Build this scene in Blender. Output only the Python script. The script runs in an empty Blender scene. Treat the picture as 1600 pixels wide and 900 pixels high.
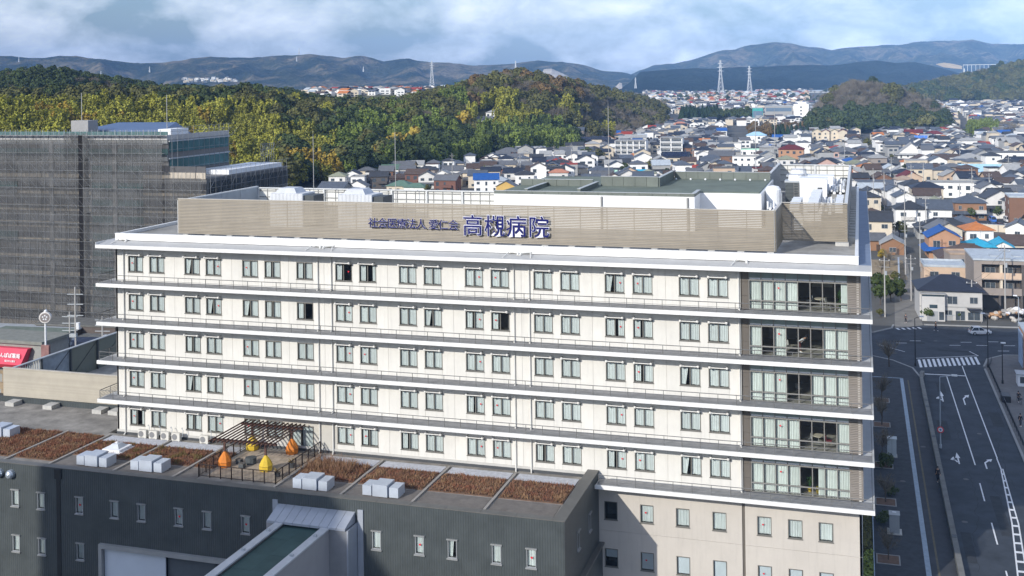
import bpy, math, random
from mathutils import Vector, Matrix, noise
rad = math.radians
S = bpy.context.scene
COL = S.collection
RN = random.Random(11)

# ------------------------------------------------------------------ camera
FPX, YAW, ROLL, Y0 = 1752.5, rad(17.216), rad(.765), 130.3
CAM = Vector((-.75, -98.27, 48.5))
FWD = Vector((-math.sin(YAW), math.cos(YAW), 0)); RGT = Vector((math.cos(YAW), math.sin(YAW), 0)); UP = Vector((0, 0, 1))
cr, sr = math.cos(ROLL), math.sin(ROLL)
cd = bpy.data.cameras.new('camera'); cam = bpy.data.objects.new('camera', cd); COL.objects.link(cam)
cx, cy = cr*RGT - sr*UP, sr*RGT + cr*UP
cam.matrix_world = Matrix(((cx.x, cy.x, -FWD.x, CAM.x), (cx.y, cy.y, -FWD.y, CAM.y), (cx.z, cy.z, -FWD.z, CAM.z), (0, 0, 0, 1)))
cd.sensor_fit = 'HORIZONTAL'; cd.sensor_width = 36; cd.lens = FPX/1600*36; cd.shift_y = -(450-Y0)/1600
cd.clip_start = 1; cd.clip_end = 40000
S.camera = cam

# ------------------------------------------------------------------ sun, sky, exposure
SUN = Vector((.426, 1, -.505)).normalized()
ld = bpy.data.lights.new('sun', 'SUN'); sun = bpy.data.objects.new('sun', ld); COL.objects.link(sun)
sun.rotation_euler = SUN.to_track_quat('-Z', 'Y').to_euler()
ld.energy = 4.9; ld.angle = rad(.5); ld.color = (1, .95, .87)
W = bpy.data.worlds.new('World'); S.world = W; W.use_nodes = True
nt = W.node_tree; nt.nodes.clear(); N = nt.nodes.new; L = nt.links.new
sky = N('ShaderNodeTexSky'); sky.sky_type = 'NISHITA'; sky.sun_disc = False
sky.sun_elevation = math.asin(-SUN.z); sky.sun_rotation = math.atan2(-SUN.x, -SUN.y)
sky.air_density = 1.3; sky.dust_density = 1.6; sky.ozone_density = 2.5; sky.altitude = 50
tc = N('ShaderNodeTexCoord'); mp = N('ShaderNodeMapping'); mp.inputs['Scale'].default_value = (9., 9., 17); mp.inputs['Location'].default_value = (1.3, .4, .2)
L(tc.outputs['Generated'], mp.inputs['Vector'])
n1 = N('ShaderNodeTexNoise'); n1.inputs['Scale'].default_value = 1.2; n1.inputs['Detail'].default_value = 7; n1.inputs['Roughness'].default_value = .55; n1.inputs['Distortion'].default_value = .15
L(mp.outputs[0], n1.inputs['Vector'])
rp = N('ShaderNodeValToRGB'); rp.color_ramp.elements[0].position = .40; rp.color_ramp.elements[1].position = .76
rp.color_ramp.elements[0].color = (0, 0, 0, 1); rp.color_ramp.elements[1].color = (1, 1, 1, 1)
L(n1.outputs['Fac'], rp.inputs[0])
cm = N('ShaderNodeMix'); cm.data_type = 'RGBA'; cm.inputs['B'].default_value = (11.4, 12.0, 13.0, 1)
tint = N('ShaderNodeMix'); tint.data_type = 'RGBA'; tint.blend_type = 'MULTIPLY'; tint.inputs['Factor'].default_value = 1; tint.inputs['B'].default_value = (.82, .99, 1.38, 1)
L(sky.outputs[0], tint.inputs['A'])
L(rp.outputs[0], cm.inputs['Factor']); L(tint.outputs['Result'], cm.inputs['A'])
bg = N('ShaderNodeBackground'); bg.inputs['Strength'].default_value = .138
L(cm.outputs['Result'], bg.inputs['Color'])
wo = N('ShaderNodeOutputWorld'); L(bg.outputs[0], wo.inputs['Surface'])
S.view_settings.view_transform = 'Standard'; S.view_settings.look = 'None'; S.view_settings.exposure = -.2; S.view_settings.gamma = 1
try:
    S.cycles.max_bounces = 6; S.cycles.transparent_max_bounces = 24; S.cycles.volume_bounces = 0
    S.cycles.caustics_reflective = False; S.cycles.caustics_refractive = False
except Exception: pass

# ------------------------------------------------------------------ helpers
def ray(px, py):
    X, Y = (px-800)/FPX, (Y0-py)/FPX
    return (cr*X+sr*Y)*RGT + (-sr*X+cr*Y)*UP + FWD
def at(px, py, z=0):
    r = ray(px, py); t = (z-CAM.z)/r.z; p = CAM+t*r; return p
def aty(px, py, y):
    r = ray(px, py); t = (y-CAM.y)/r.y; p = CAM+t*r; return p
def fan(px, w):
    """ground position at image column px and depth w metres"""
    return CAM + FWD*w + RGT*((px-800)/FPX*w)
def proj(p):
    d = Vector(p)-CAM; a, b, w = d.dot(RGT), d.dot(UP), d.dot(FWD)
    if w < 1: return (-9999, -9999, w)
    return (800+FPX*(cr*a-sr*b)/w, Y0-FPX*(sr*a+cr*b)/w, w)
def lerp(a, b, t): return a+(b-a)*t
def sstep(a, b, x):
    t = max(0., min(1., (x-a)/(b-a))); return t*t*(3-2*t)
def table(tb, x):
    if x <= tb[0][0]: return tb[0][1]
    for (a, p), (b, q) in zip(tb, tb[1:]):
        if x <= b: return lerp(p, q, (x-a)/(b-a))
    return tb[-1][1]

MATS = {}
def M(name, col, rough=.75, var=.14, scale=1.2, metal=0., bump=0., bscale=8., spec=.3, rnd=0., coord='world', streak=0.):
    if name in MATS: return MATS[name]
    m = bpy.data.materials.new(name); m.use_nodes = True; t = m.node_tree; n = t.nodes; p = n['Principled BSDF']
    p.inputs['Roughness'].default_value = rough; p.inputs['Metallic'].default_value = metal; p.inputs['Specular IOR Level'].default_value = spec
    if coord == 'world': g = n.new('ShaderNodeNewGeometry'); src = g.outputs['Position']
    else: g = n.new('ShaderNodeTexCoord'); src = g.outputs['Object']
    tx = n.new('ShaderNodeTexNoise'); tx.inputs['Scale'].default_value = scale; tx.inputs['Detail'].default_value = 5; tx.inputs['Roughness'].default_value = .65
    t.links.new(src, tx.inputs['Vector'])
    mr = n.new('ShaderNodeMapRange'); mr.inputs['From Min'].default_value = .3; mr.inputs['From Max'].default_value = .7; mr.inputs['To Min'].default_value = 1-var; mr.inputs['To Max'].default_value = 1+var
    t.links.new(tx.outputs['Fac'], mr.inputs['Value']); fac = mr.outputs[0]
    if streak:
        mp_ = n.new('ShaderNodeMapping'); mp_.inputs['Scale'].default_value = (2.6, 2.6, .22); t.links.new(src, mp_.inputs[0])
        t3 = n.new('ShaderNodeTexNoise'); t3.inputs['Scale'].default_value = 1.; t3.inputs['Detail'].default_value = 6; t3.inputs['Roughness'].default_value = .7; t.links.new(mp_.outputs[0], t3.inputs['Vector'])
        m3 = n.new('ShaderNodeMapRange'); m3.inputs['From Min'].default_value = .5; m3.inputs['From Max'].default_value = .75; m3.inputs['To Min'].default_value = 1; m3.inputs['To Max'].default_value = 1-streak; t.links.new(t3.outputs[0], m3.inputs[0])
        m4 = n.new('ShaderNodeMath'); m4.operation = 'MULTIPLY'; t.links.new(fac, m4.inputs[0]); t.links.new(m3.outputs[0], m4.inputs[1]); fac = m4.outputs[0]
    if rnd:
        oi = n.new('ShaderNodeObjectInfo'); r2 = n.new('ShaderNodeMapRange'); r2.inputs['To Min'].default_value = 1-rnd; r2.inputs['To Max'].default_value = 1+rnd
        t.links.new(oi.outputs['Random'], r2.inputs['Value']); mu = n.new('ShaderNodeMath'); mu.operation = 'MULTIPLY'
        t.links.new(fac, mu.inputs[0]); t.links.new(r2.outputs[0], mu.inputs[1]); fac = mu.outputs[0]
    vm = n.new('ShaderNodeVectorMath'); vm.operation = 'SCALE'; vm.inputs[0].default_value = col[:3]
    t.links.new(fac, vm.inputs['Scale']); t.links.new(vm.outputs[0], p.inputs['Base Color'])
    if bump:
        t2 = n.new('ShaderNodeTexNoise'); t2.inputs['Scale'].default_value = bscale; t2.inputs['Detail'].default_value = 4; t.links.new(src, t2.inputs['Vector'])
        b = n.new('ShaderNodeBump'); b.inputs['Strength'].default_value = bump; b.inputs['Distance'].default_value = .1
        t.links.new(t2.outputs['Fac'], b.inputs['Height']); t.links.new(b.outputs[0], p.inputs['Normal'])
    MATS[name] = m; return m
def ribbed(name, col, axis, pitch, rough=.5, strength=.5, var=.08, rnd=0., coord='world', scale=.6):
    """a material with ribs or tile courses as fine relief along one axis"""
    if name in MATS: return MATS[name]
    m = M(name, col, rough, var, scale, rnd=rnd, coord=coord); t = m.node_tree; n = t.nodes
    src = [x for x in n if x.bl_idname in ('ShaderNodeNewGeometry',)][0].outputs['Position'] if coord == 'world' else [x for x in n if x.bl_idname == 'ShaderNodeTexCoord'][0].outputs['Object']
    sp = n.new('ShaderNodeSeparateXYZ'); t.links.new(src, sp.inputs[0])
    mu = n.new('ShaderNodeMath'); mu.operation = 'MULTIPLY'; mu.inputs[1].default_value = 2*math.pi/pitch; t.links.new(sp.outputs[axis], mu.inputs[0])
    si = n.new('ShaderNodeMath'); si.operation = 'SINE'; t.links.new(mu.outputs[0], si.inputs[0])
    b = n.new('ShaderNodeBump'); b.inputs['Strength'].default_value = strength; b.inputs['Distance'].default_value = pitch*.25
    t.links.new(si.outputs[0], b.inputs['Height']); t.links.new(b.outputs[0], n['Principled BSDF'].inputs['Normal'])
    return m
def glass(name, tint=(.72, .82, .82), refl=.9):
    if name in MATS: return MATS[name]
    m = bpy.data.materials.new(name); m.use_nodes = True; t = m.node_tree; n = t.nodes; n.clear()
    o = n.new('ShaderNodeOutputMaterial'); a = n.new('ShaderNodeBsdfTransparent'); a.inputs[0].default_value = (*tint, 1)
    g = n.new('ShaderNodeBsdfGlossy'); g.inputs['Roughness'].default_value = .03; g.inputs[0].default_value = (refl, refl, refl, 1)
    f = n.new('ShaderNodeFresnel'); f.inputs['IOR'].default_value = 1.55
    x = n.new('ShaderNodeMixShader'); t.links.new(f.outputs[0], x.inputs[0]); t.links.new(a.outputs[0], x.inputs[1]); t.links.new(g.outputs[0], x.inputs[2]); t.links.new(x.outputs[0], o.inputs[0])
    MATS[name] = m; return m
def net(name, col, open_):
    if name in MATS: return MATS[name]
    m = bpy.data.materials.new(name); m.use_nodes = True; t = m.node_tree; n = t.nodes; p = n['Principled BSDF']; o = n['Material Output']
    p.inputs['Roughness'].default_value = .8
    oi = n.new('ShaderNodeObjectInfo'); g = n.new('ShaderNodeNewGeometry'); tx = n.new('ShaderNodeTexNoise'); tx.inputs['Scale'].default_value = .5; tx.inputs['Detail'].default_value = 6
    t.links.new(g.outputs['Position'], tx.inputs['Vector'])
    mr = n.new('ShaderNodeMapRange'); mr.inputs['To Min'].default_value = .7; mr.inputs['To Max'].default_value = 1.25; t.links.new(oi.outputs['Random'], mr.inputs[0])
    m2 = n.new('ShaderNodeMath'); m2.operation = 'MULTIPLY'; t.links.new(mr.outputs[0], m2.inputs[0])
    m3 = n.new('ShaderNodeMapRange'); m3.inputs['From Min'].default_value = .3; m3.inputs['From Max'].default_value = .7; m3.inputs['To Min'].default_value = .7; m3.inputs['To Max'].default_value = 1.3; t.links.new(tx.outputs[0], m3.inputs[0]); t.links.new(m3.outputs[0], m2.inputs[1])
    vm = n.new('ShaderNodeVectorMath'); vm.operation = 'SCALE'; vm.inputs[0].default_value = col; t.links.new(m2.outputs[0], vm.inputs['Scale']); t.links.new(vm.outputs[0], p.inputs['Base Color'])
    a = n.new('ShaderNodeBsdfTransparent'); x = n.new('ShaderNodeMixShader'); x.inputs[0].default_value = open_
    t.links.new(p.outputs[0], x.inputs[1]); t.links.new(a.outputs[0], x.inputs[2]); t.links.new(x.outputs[0], o.inputs[0])
    MATS[name] = m; return m

class MB:
    def __init__(s): s.v = []; s.f = []; s.m = []
    def poly(s, pts, m=0):
        i = len(s.v); s.v += [tuple(p) for p in pts]; s.f.append(tuple(range(i, i+len(pts)))); s.m.append(m); return s
    def hexa(s, b, t, m=0):
        i = len(s.v); s.v += [tuple(p) for p in b]+[tuple(p) for p in t]; n = len(b)
        s.f.append(tuple(range(i+n-1, i-1, -1))); s.m.append(m); s.f.append(tuple(range(i+n, i+2*n))); s.m.append(m)
        for k in range(n):
            q = (k+1) % n; s.f.append((i+k, i+q, i+n+q, i+n+k)); s.m.append(m)
        return s
    def box(s, x0, x1, y0, y1, z0, z1, m=0):
        return s.hexa([(x0, y0, z0), (x1, y0, z0), (x1, y1, z0), (x0, y1, z0)], [(x0, y0, z1), (x1, y0, z1), (x1, y1, z1), (x0, y1, z1)], m)
    def prism(s, pts, z0, z1, m=0):
        return s.hexa([(x, y, z0) for x, y in pts], [(x, y, z1) for x, y in pts], m)
    def bar(s, a, b, w, h, m=0):
        a, b = Vector(a), Vector(b); d = (b-a).normalized()
        u = d.cross(UP); u = Vector((1, 0, 0)) if u.length < 1e-3 else u.normalized(); v = u.cross(d).normalized()
        q = [u*(w/2)*i+v*(h/2)*j for i, j in ((-1, -1), (1, -1), (1, 1), (-1, 1))]
        return s.hexa([a+k for k in q], [b+k for k in q], m)
    def tube(s, a, b, r, m=0, n=6, r2=None):
        a, b = Vector(a), Vector(b); d = (b-a).normalized(); r2 = r if r2 is None else r2
        u = d.cross(UP); u = Vector((1, 0, 0)) if u.length < 1e-3 else u.normalized(); v = u.cross(d).normalized()
        cs = [u*math.cos(2*math.pi*k/n)+v*math.sin(2*math.pi*k/n) for k in range(n)]
        return s.hexa([a+c*r for c in cs], [b+c*r2 for c in cs], m)
    def lathe(s, prof, cx=0, cy=0, n=10, m=0, ph=0):
        i0 = len(s.v); k = len(prof)
        for r, z in prof:
            for j in range(n): a = ph+2*math.pi*j/n; s.v.append((cx+r*math.cos(a), cy+r*math.sin(a), z))
        for q in range(k-1):
            for j in range(n):
                j2 = (j+1) % n; s.f.append((i0+q*n+j, i0+q*n+j2, i0+(q+1)*n+j2, i0+(q+1)*n+j)); s.m.append(m)
        s.f.append(tuple(range(i0+n-1, i0-1, -1))); s.m.append(m); s.f.append(tuple(range(i0+(k-1)*n, i0+k*n))); s.m.append(m)
        return s
    def ball(s, c, r, m=0, n=8, k=5, sz=1.):
        i0 = len(s.v); c = Vector(c)
        pr = [(r*math.sin(math.pi*q/k), -r*sz*math.cos(math.pi*q/k)) for q in range(1, k)]
        pr = [(.02*r, -r*sz)]+pr+[(.02*r, r*sz)]
        a = len(s.v); s.lathe([(x, z+c.z) for x, z in pr], c.x, c.y, n, m); return s
    def xf(s, mat, since=0):
        s.v = s.v[:since]+[tuple(mat @ Vector(p)) for p in s.v[since:]]; return s
    def mesh(s, name, mats, smooth=False):
        me = bpy.data.meshes.new(name); me.from_pydata(s.v, [], s.f)
        for mm in mats: me.materials.append(mm)
        if len(mats) > 1: me.polygons.foreach_set('material_index', s.m)
        if smooth: me.polygons.foreach_set('use_smooth', [True]*len(s.f))
        me.update(); return me
    def build(s, name, mats, parent=None, loc=(0, 0, 0), smooth=False):
        if not isinstance(mats, (list, tuple)): mats = [mats]
        return link(name, s.mesh(name, mats, smooth), parent, loc)
def link(name, me, parent=None, loc=(0, 0, 0), rot=0.):
    """link a mesh as an object; coordinates are world coordinates even under a thing that stands elsewhere unrotated"""
    o = bpy.data.objects.new(name, me); COL.objects.link(o); o.location = loc
    if rot: o.rotation_euler = (0, 0, rot)
    if parent is not None:
        o.parent = parent
        if parent.type == 'EMPTY' and parent.get('worldchild'): o.matrix_parent_inverse = Matrix.Translation(-Vector(parent.location))
    return o
def tag(o, label=None, cat=None, group=None, kind=None):
    if label: o['label'] = label
    if cat: o['category'] = cat
    if group: o['group'] = group
    if kind: o['kind'] = kind
    return o
def thing(name, label, cat, loc=(0, 0, 0), rot=0., group=None, world=False):
    o = bpy.data.objects.new(name, None); COL.objects.link(o); o.location = loc; o.empty_display_size = .3
    if rot: o.rotation_euler = (0, 0, rot)
    if world: o['worldchild'] = 1
    return tag(o, label, cat, group)
KIDS = {}
def kid(parent, o): KIDS.setdefault(parent.name, []).append(o); return o
def dup(root, loc, rot=None, label=None, scale=None):
    def cp(o, par):
        c = o.copy(); COL.objects.link(c)
        if par is not None: c.parent = par
        for ch in list(o.children): cp(ch, c)
        return c
    r = cp(root, None); r.location = loc
    if rot is not None: r.rotation_euler = (0, 0, rot)
    if scale: r.scale = (scale,)*3 if not isinstance(scale, tuple) else scale
    if label: r['label'] = label
    return r
def structure(o): o['kind'] = 'structure'; return o
# ------------------------------------------------------------------ terrain
FOOT = [(-300, 470), (0, 480), (450, 540), (600, 600), (720, 690), (800, 750), (900, 800), (1000, 1040), (1060, 1150)]
CREST = [(-400, 44), (0, 33), (250, 34), (400, 33), (460, 27), (520, 22), (620, 21), (680, 26), (730, 36), (790, 45), (850, 40), (880, 36), (900, 32), (950, 22), (1000, 12), (1040, 1), (1060, 0)]
RIDGE2 = [(-400, 55), (0, 51), (60, 54), (110, 51), (170, 44), (240, 38), (330, 32), (460, 30), (540, 0)]
HILLB = [(1262, 0), (1285, 17), (1330, 33), (1370, 30), (1410, 24), (1445, 14), (1485, 0)]
HILLC = [(1380, 0), (1430, 16), (1500, 33), (1560, 44), (1600, 54), (1700, 66), (1900, 72)]
def pw(x, y):
    dx, dy = x-CAM.x, y-CAM.y; w = dx*FWD.x+dy*FWD.y
    if w < 60: return 800, w
    return 800+FPX*(dx*RGT.x+dy*RGT.y)/w, w
def height(x, y):
    px, w = pw(x, y)
    if w < 300: return 0.
    h = 9*sstep(800, 1700, w)+5*sstep(1700, 3200, w)
    c = table(CREST, px); f = table(FOOT, px)
    if c > 0: h += c*sstep(f, f+230, w)*(1-.8*sstep(f+330, f+650, w) if px > 690 else 1-.35*sstep(f+350, f+700, w))
    c = table(RIDGE2, px)
    if c > 0 and px < 540: h = max(h, c*sstep(860, 1010, w)*(1-.5*sstep(1100, 1500, w)))
    if px < 900: h = max(h, 37*sstep(1150, 1400, w)*sstep(900, 760, px))
    c = table(HILLB, px) if px < 1485 else 0
    if c > 0: h += c*sstep(985, 1120, w)*(1-sstep(1180, 1330, w))
    c = table(HILLC, px) if px > 1380 else 0
    if c > 0: h += c*sstep(1640, 1920, w)*(1-.4*sstep(2050, 2400, w))
    if h > 10: h += (h-10)*.06*noise.noise(Vector((x*.011, y*.011, 3)))*2
    return h
def forested(px, w):
    if w < 300: return False
    f = table(FOOT, px)
    if px < 1045 and table(CREST, px) > 1.5 and f-15 < w < f+420:
        return True
    if px < 500 and 840 < w < 1120: return True
    if 1266 < px < 1478 and 968 < w < 1220: return True
    if px > 1400 and 1640 < w < 2060: return True
    return False

def ground():
    ang = [a*.5 for a in range(-72, 73)]+[36+a*9 for a in range(1, 32)]
    ang = [a for a in ang if a < 324-.1]
    rs = [3]; 
    while rs[-1] < 9500: rs.append(rs[-1]*1.042+.8)
    b = MB(); b.v.append((CAM.x, CAM.y, 0)); n = len(ang)
    for r in rs:
        for a in ang:
            t = rad(a); d = FWD*math.cos(t)+RGT*math.sin(t); x, y = CAM.x+d.x*r, CAM.y+d.y*r
            b.v.append((x, y, height(x, y) if -34 < a < 34 else 0))
    for j in range(n): b.f.append((0, 1+j, 1+(j+1) % n)[::-1]); b.m.append(0)
    for i in range(len(rs)-1):
        for j in range(n):
            k = (j+1) % n; b.f.append((1+i*n+j, 1+i*n+k, 1+(i+1)*n+k, 1+(i+1)*n+j)[::-1]); b.m.append(0)
    m = M('earth_and_lots', (.10, .098, .09), .95, .3, .05)
    t = m.node_tree; nn = t.nodes; p = nn['Principled BSDF']; old = p.inputs['Base Color'].links[0].from_socket
    g = nn.new('ShaderNodeNewGeometry'); sp = nn.new('ShaderNodeSeparateXYZ'); t.links.new(g.outputs['Position'], sp.inputs[0])
    mr = nn.new('ShaderNodeMapRange'); mr.inputs['From Min'].default_value = 11; mr.inputs['From Max'].default_value = 17; t.links.new(sp.outputs[2], mr.inputs[0])
    mx = nn.new('ShaderNodeMix'); mx.data_type = 'RGBA'; mx.inputs['B'].default_value = (.085, .085, .038, 1)
    t.links.new(mr.outputs[0], mx.inputs['Factor']); t.links.new(old, mx.inputs['A']); t.links.new(mx.outputs['Result'], p.inputs['Base Color'])
    o = b.build('ground', m, smooth=True); structure(o)
ground()

def mountain_mat(name, ca, cb, cc):
    m = bpy.data.materials.new(name); m.use_nodes = True; t = m.node_tree; n = t.nodes; p = n['Principled BSDF']; p.inputs['Roughness'].default_value = 1; p.inputs['Specular IOR Level'].default_value = 0
    g = n.new('ShaderNodeNewGeometry'); a = n.new('ShaderNodeTexNoise'); a.inputs['Scale'].default_value = .0045; a.inputs['Detail'].default_value = 8; a.inputs['Roughness'].default_value = .7
    c = n.new('ShaderNodeTexNoise'); c.inputs['Scale'].default_value = .05; c.inputs['Detail'].default_value = 5
    t.links.new(g.outputs['Position'], a.inputs['Vector']); t.links.new(g.outputs['Position'], c.inputs['Vector'])
    r = n.new('ShaderNodeValToRGB'); e = r.color_ramp.elements; e[0].position = .40; e[0].color = (*ca, 1); e[1].position = .62; e[1].color = (*cc, 1); q = e.new(.5); q.color = (*cb, 1)
    t.links.new(a.outputs[0], r.inputs[0])
    mr = n.new('ShaderNodeMapRange'); mr.inputs['From Min'].default_value = .3; mr.inputs['From Max'].default_value = .7; mr.inputs['To Min'].default_value = .6; mr.inputs['To Max'].default_value = 1.4; t.links.new(c.outputs[0], mr.inputs[0])
    vm = n.new('ShaderNodeVectorMath'); vm.operation = 'SCALE'; t.links.new(r.outputs[0], vm.inputs[0]); t.links.new(mr.outputs[0], vm.inputs['Scale']); t.links.new(vm.outputs[0], p.inputs['Base Color'])
    b = n.new('ShaderNodeBump'); b.inputs['Strength'].default_value = .9; b.inputs['Distance'].default_value = 14; t.links.new(c.outputs[0], b.inputs['Height']); t.links.new(b.outputs[0], p.inputs['Normal'])
    return m
def mountains(name, prof, w0, wc, w1, mat, seed, step=5, rough=1., nr=54):
    """a range whose crest follows prof [(column, crest height px above the horizon line)] at depth wc"""
    pxs = list(range(int(prof[0][0]), int(prof[-1][0])+1, step)); b = MB(); n = len(pxs)
    for i in range(nr+1):
        w = lerp(w0, w1, i/nr)
        for px in pxs:
            cyh = table(prof, px); top = 48.5+cyh*wc/FPX
            p = fan(px, w); lat = (px-800)/FPX*wc; q = Vector((lat*.0030+seed+w*.0004, w*.0009, seed))
            rf = noise.ridged_multi_fractal(q, .9, 2.2, 6, 1., 2., noise_basis='PERLIN_ORIGINAL')
            env = sstep(w0, wc, w) if w < wc else 1-sstep(wc, w1, w)
            cen = math.exp(-((w-wc)/(.16*(wc-w0)))**2)
            env = env**.8
            fine = noise.fractal(Vector((p.x*.006, p.y*.006, seed)), .8, 2.1, 4)
            z = 12+(top-12)*env*lerp(.20+.74*min(1.1, rf*.55), 1., cen**2)+fine*9*env*rough
            edge = min(1., (px-pxs[0])/60+.02, (pxs[-1]-px)/60+.02) if prof[0][1] <= 0 or prof[-1][1] <= 0 else 1
            b.v.append((p.x, p.y, z-6*(1-env)))
    for i in range(nr):
        for j in range(n-1): b.f.append((i*n+j, i*n+j+1, (i+1)*n+j+1, (i+1)*n+j)); b.m.append(0)
    return structure(b.build(name, mat, smooth=True))
mm1 = mountain_mat('mountain_woodland', (.018, .026, .012), (.05, .054, .028), (.17, .14, .09))
mm2 = mountain_mat('cloud_shade_woodland', (.008, .013, .009), (.012, .018, .012), (.02, .026, .018))  # cloud shadow on the middle ridge, put into a darker woodland colour
def hz(px): return Y0-(px-800)*math.tan(ROLL)
def pr(*pts): return [(x, hz(x)-y) for x, y in pts]
mountains('mountain_range', pr((-260, 80), (-120, 86), (0, 88), (60, 91), (120, 87), (180, 94), (220, 99), (260, 98), (330, 89), (390, 91), (440, 88), (485, 84), (530, 89), (570, 88), (600, 96), (640, 93), (680, 97), (740, 102), (800, 99), (840, 95), (880, 97), (915, 101), (940, 109), (975, 115), (1040, 126)), 3900, 5600, 7600, mm1, 4.)
mountains('mountain_range', pr((930, 138), (980, 118), (1020, 103), (1060, 98), (1090, 91), (1130, 80), (1170, 72), (1215, 65), (1250, 70), (1300, 77), (1330, 73), (1365, 73), (1400, 69), (1440, 66), (1480, 64), (1520, 62), (1550, 68), (1600, 69), (1680, 60), (1850, 66)), 4300, 6300, 8300, mm1, 9.)
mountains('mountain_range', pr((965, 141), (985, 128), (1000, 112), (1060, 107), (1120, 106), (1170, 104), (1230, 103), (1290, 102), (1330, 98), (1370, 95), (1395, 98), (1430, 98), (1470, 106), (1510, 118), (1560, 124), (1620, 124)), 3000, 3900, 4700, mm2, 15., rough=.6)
# the quarried scar and cleared slopes on the range
def scar(name, cols, w, mat):
    b = MB()
    for (x, yt, yb), (x2, yt2, yb2) in zip(cols, cols[1:]):
        q = []
        for X, Yy, ww in ((x, yb, w-160), (x2, yb2, w-160), (x2, yt2, w), (x, yt, w)):
            p = fan(X, ww); p.z = 48.5+(hz(X)-Yy)*ww/FPX; q.append(p)
        nx = 4
        for i in range(nx):
            for j in range(nx):
                def bl(u, v):
                    p = lerp(lerp(q[0], q[1], u), lerp(q[3], q[2], u), v); e = noise.noise(p*.02)*9; return p+FWD*e
                b.poly([bl(i/nx, j/nx), bl((i+1)/nx, j/nx), bl((i+1)/nx, (j+1)/nx), bl(i/nx, (j+1)/nx)])
    return structure(b.build(name, mat))
rockm = M('quarry_rock', (.40, .36, .31), .95, .35, .03)
scar('quarry_slope', [(844, 121, 124), (850, 108, 127), (862, 107, 129), (875, 113, 131), (888, 119, 132), (899, 127, 133)], 4300, rockm)
scar('quarry_slope', [(961, 136, 138), (968, 129, 139), (972, 130, 138)], 3600, rockm)
scar('cleared_slope', [(1463, 100, 101), (1475, 98, 105), (1490, 100, 107), (1503, 103, 108)], 3800, M('bare_earth', (.5, .38, .22), .95, .3, .03))
# ------------------------------------------------------------------ hospital
WHITE = M('white_panel_paint', (.69, .672, .622), .55, .05, .5, rnd=.03, streak=.10)
WALLB = M('white_wall_paint', (.68, .66, .61), .6, .06, .4, streak=.1)
JOINT = M('panel_joint', (.52, .50, .45), .8, .05)
PARA = M('parapet_white', (.83, .825, .80), .45, .05, .6, streak=.14)
FASC = M('fascia_white', (.78, .775, .75), .5, .07, .7, streak=.16)
SLABT = M('balcony_floor_membrane', (.27, .272, .275), .8, .2, .9, bump=.1)
SOFF = M('soffit_paint', (.55, .55, .53), .8, .06)
RAIL = M('galvanised_rail', (.17, .17, .165), .45, .1, 3, metal=.4)
FRAME = M('bronze_window_frame', (.17, .165, .148), .4, .08)
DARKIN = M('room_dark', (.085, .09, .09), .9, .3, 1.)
CURT = M('curtain_cloth', (.74, .775, .76), .9, .05, 2., rnd=.06)
CURT2 = M('cream_curtain_cloth', (.70, .66, .55), .9, .05, 2.)
GLASS = glass('window_glass', (.90, .94, .95))
GLASSB = glass('room_glass', (.93, .97, .96))
HEART = M('red_sticker', (.65, .02, .04), .6, .05)
BROWN = M('brown_panel', (.13, .115, .098), .55, .08, 1.)
SLATM = M('louvre_slat_beige', (.245, .21, .158), .5, .1, .5, rnd=.08)
SLATB = M('louvre_slat_brown', (.22, .195, .17), .5, .08, .8, rnd=.06)
STEEL = M('steel_frame', (.30, .30, .29), .5, .1, 2, metal=.3)
DECK = M('roof_deck_concrete', (.30, .29, .265), .9, .35, .35, bump=.2)
GREENR = M('green_roof_sheet', (.145, .172, .14), .8, .2, .4)
BEIGE = M('beige_render', (.53, .492, .44), .8, .05, .4, bump=.1, bscale=20, streak=.10)
PIPE = M('downpipe_paint', (.70, .69, .65), .5, .05)
LWHITE = M('plant_white', (.80, .81, .82), .5, .07, 1.)
LGREY = M('plant_grey', (.42, .45, .47), .5, .12, 1., metal=.2)
DGREY = M('plant_dark', (.075, .085, .09), .6, .2, 1.)
CONC = M('concrete_block', (.46, .45, .42), .9, .15, 2.)

XL, XR, WY = -75.65, -1.03, 1.9
H = thing('hospital_building', 'long white hospital with bands of balconies and a beige louvred rooftop screen', 'hospital', (-38, 35, 0), world=True)
core = MB()
core.box(XL+.02, -10.42, 3.62, 22, 0, 32.6); core.box(-10.42, XR-.05, 9.2, 68, 0, 32.6); core.box(-42, -10.42, 22, 68, 0, 32.6)
core.box(XL, XL+.2, WY, 22.02, 0, 32.6); core.box(XR-.2, XR, WY, 68.02, 0, 32.6)
core.build('wall', WALLB, H)
MB().box(XR, XR+.03, WY+.3, 67.9, 12.4, 32.0).build('side_strip', M('sky_reflection_blue_grey', (.24, .30, .41), .5, .1, .6), H)  # blue-grey colour stands in for sky reflected in the side glass
roof = MB(); roof.box(XL+.3, -10.42, 2.2, 22, 32.6, 32.95); roof.box(-10.42, XR-.3, 2.2, 68, 32.6, 32.952); roof.box(-42, -10.42, 22, 68, 32.6, 32.948)
# deck joints and gutters laid on the deck
roof.build('roof', DECK, H)
pp = MB(); pp.box(XL, XR, WY, WY+.3, 32.62, 33.28); pp.box(XR-.3, XR, WY+.3, 68, 32.62, 33.28); pp.box(XL, XL+.3, WY+.3, 22, 32.62, 33.28); pp.box(XL, -42.3, 21.7, 22.0, 32.6, 33.28)
par = pp.build('parapet', PARA, H)
cp = MB(); cp.box(XL-.04, XR+.04, WY-.03, WY+.34, 33.28, 33.33); cp.build('coping', PARA, par)
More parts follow.
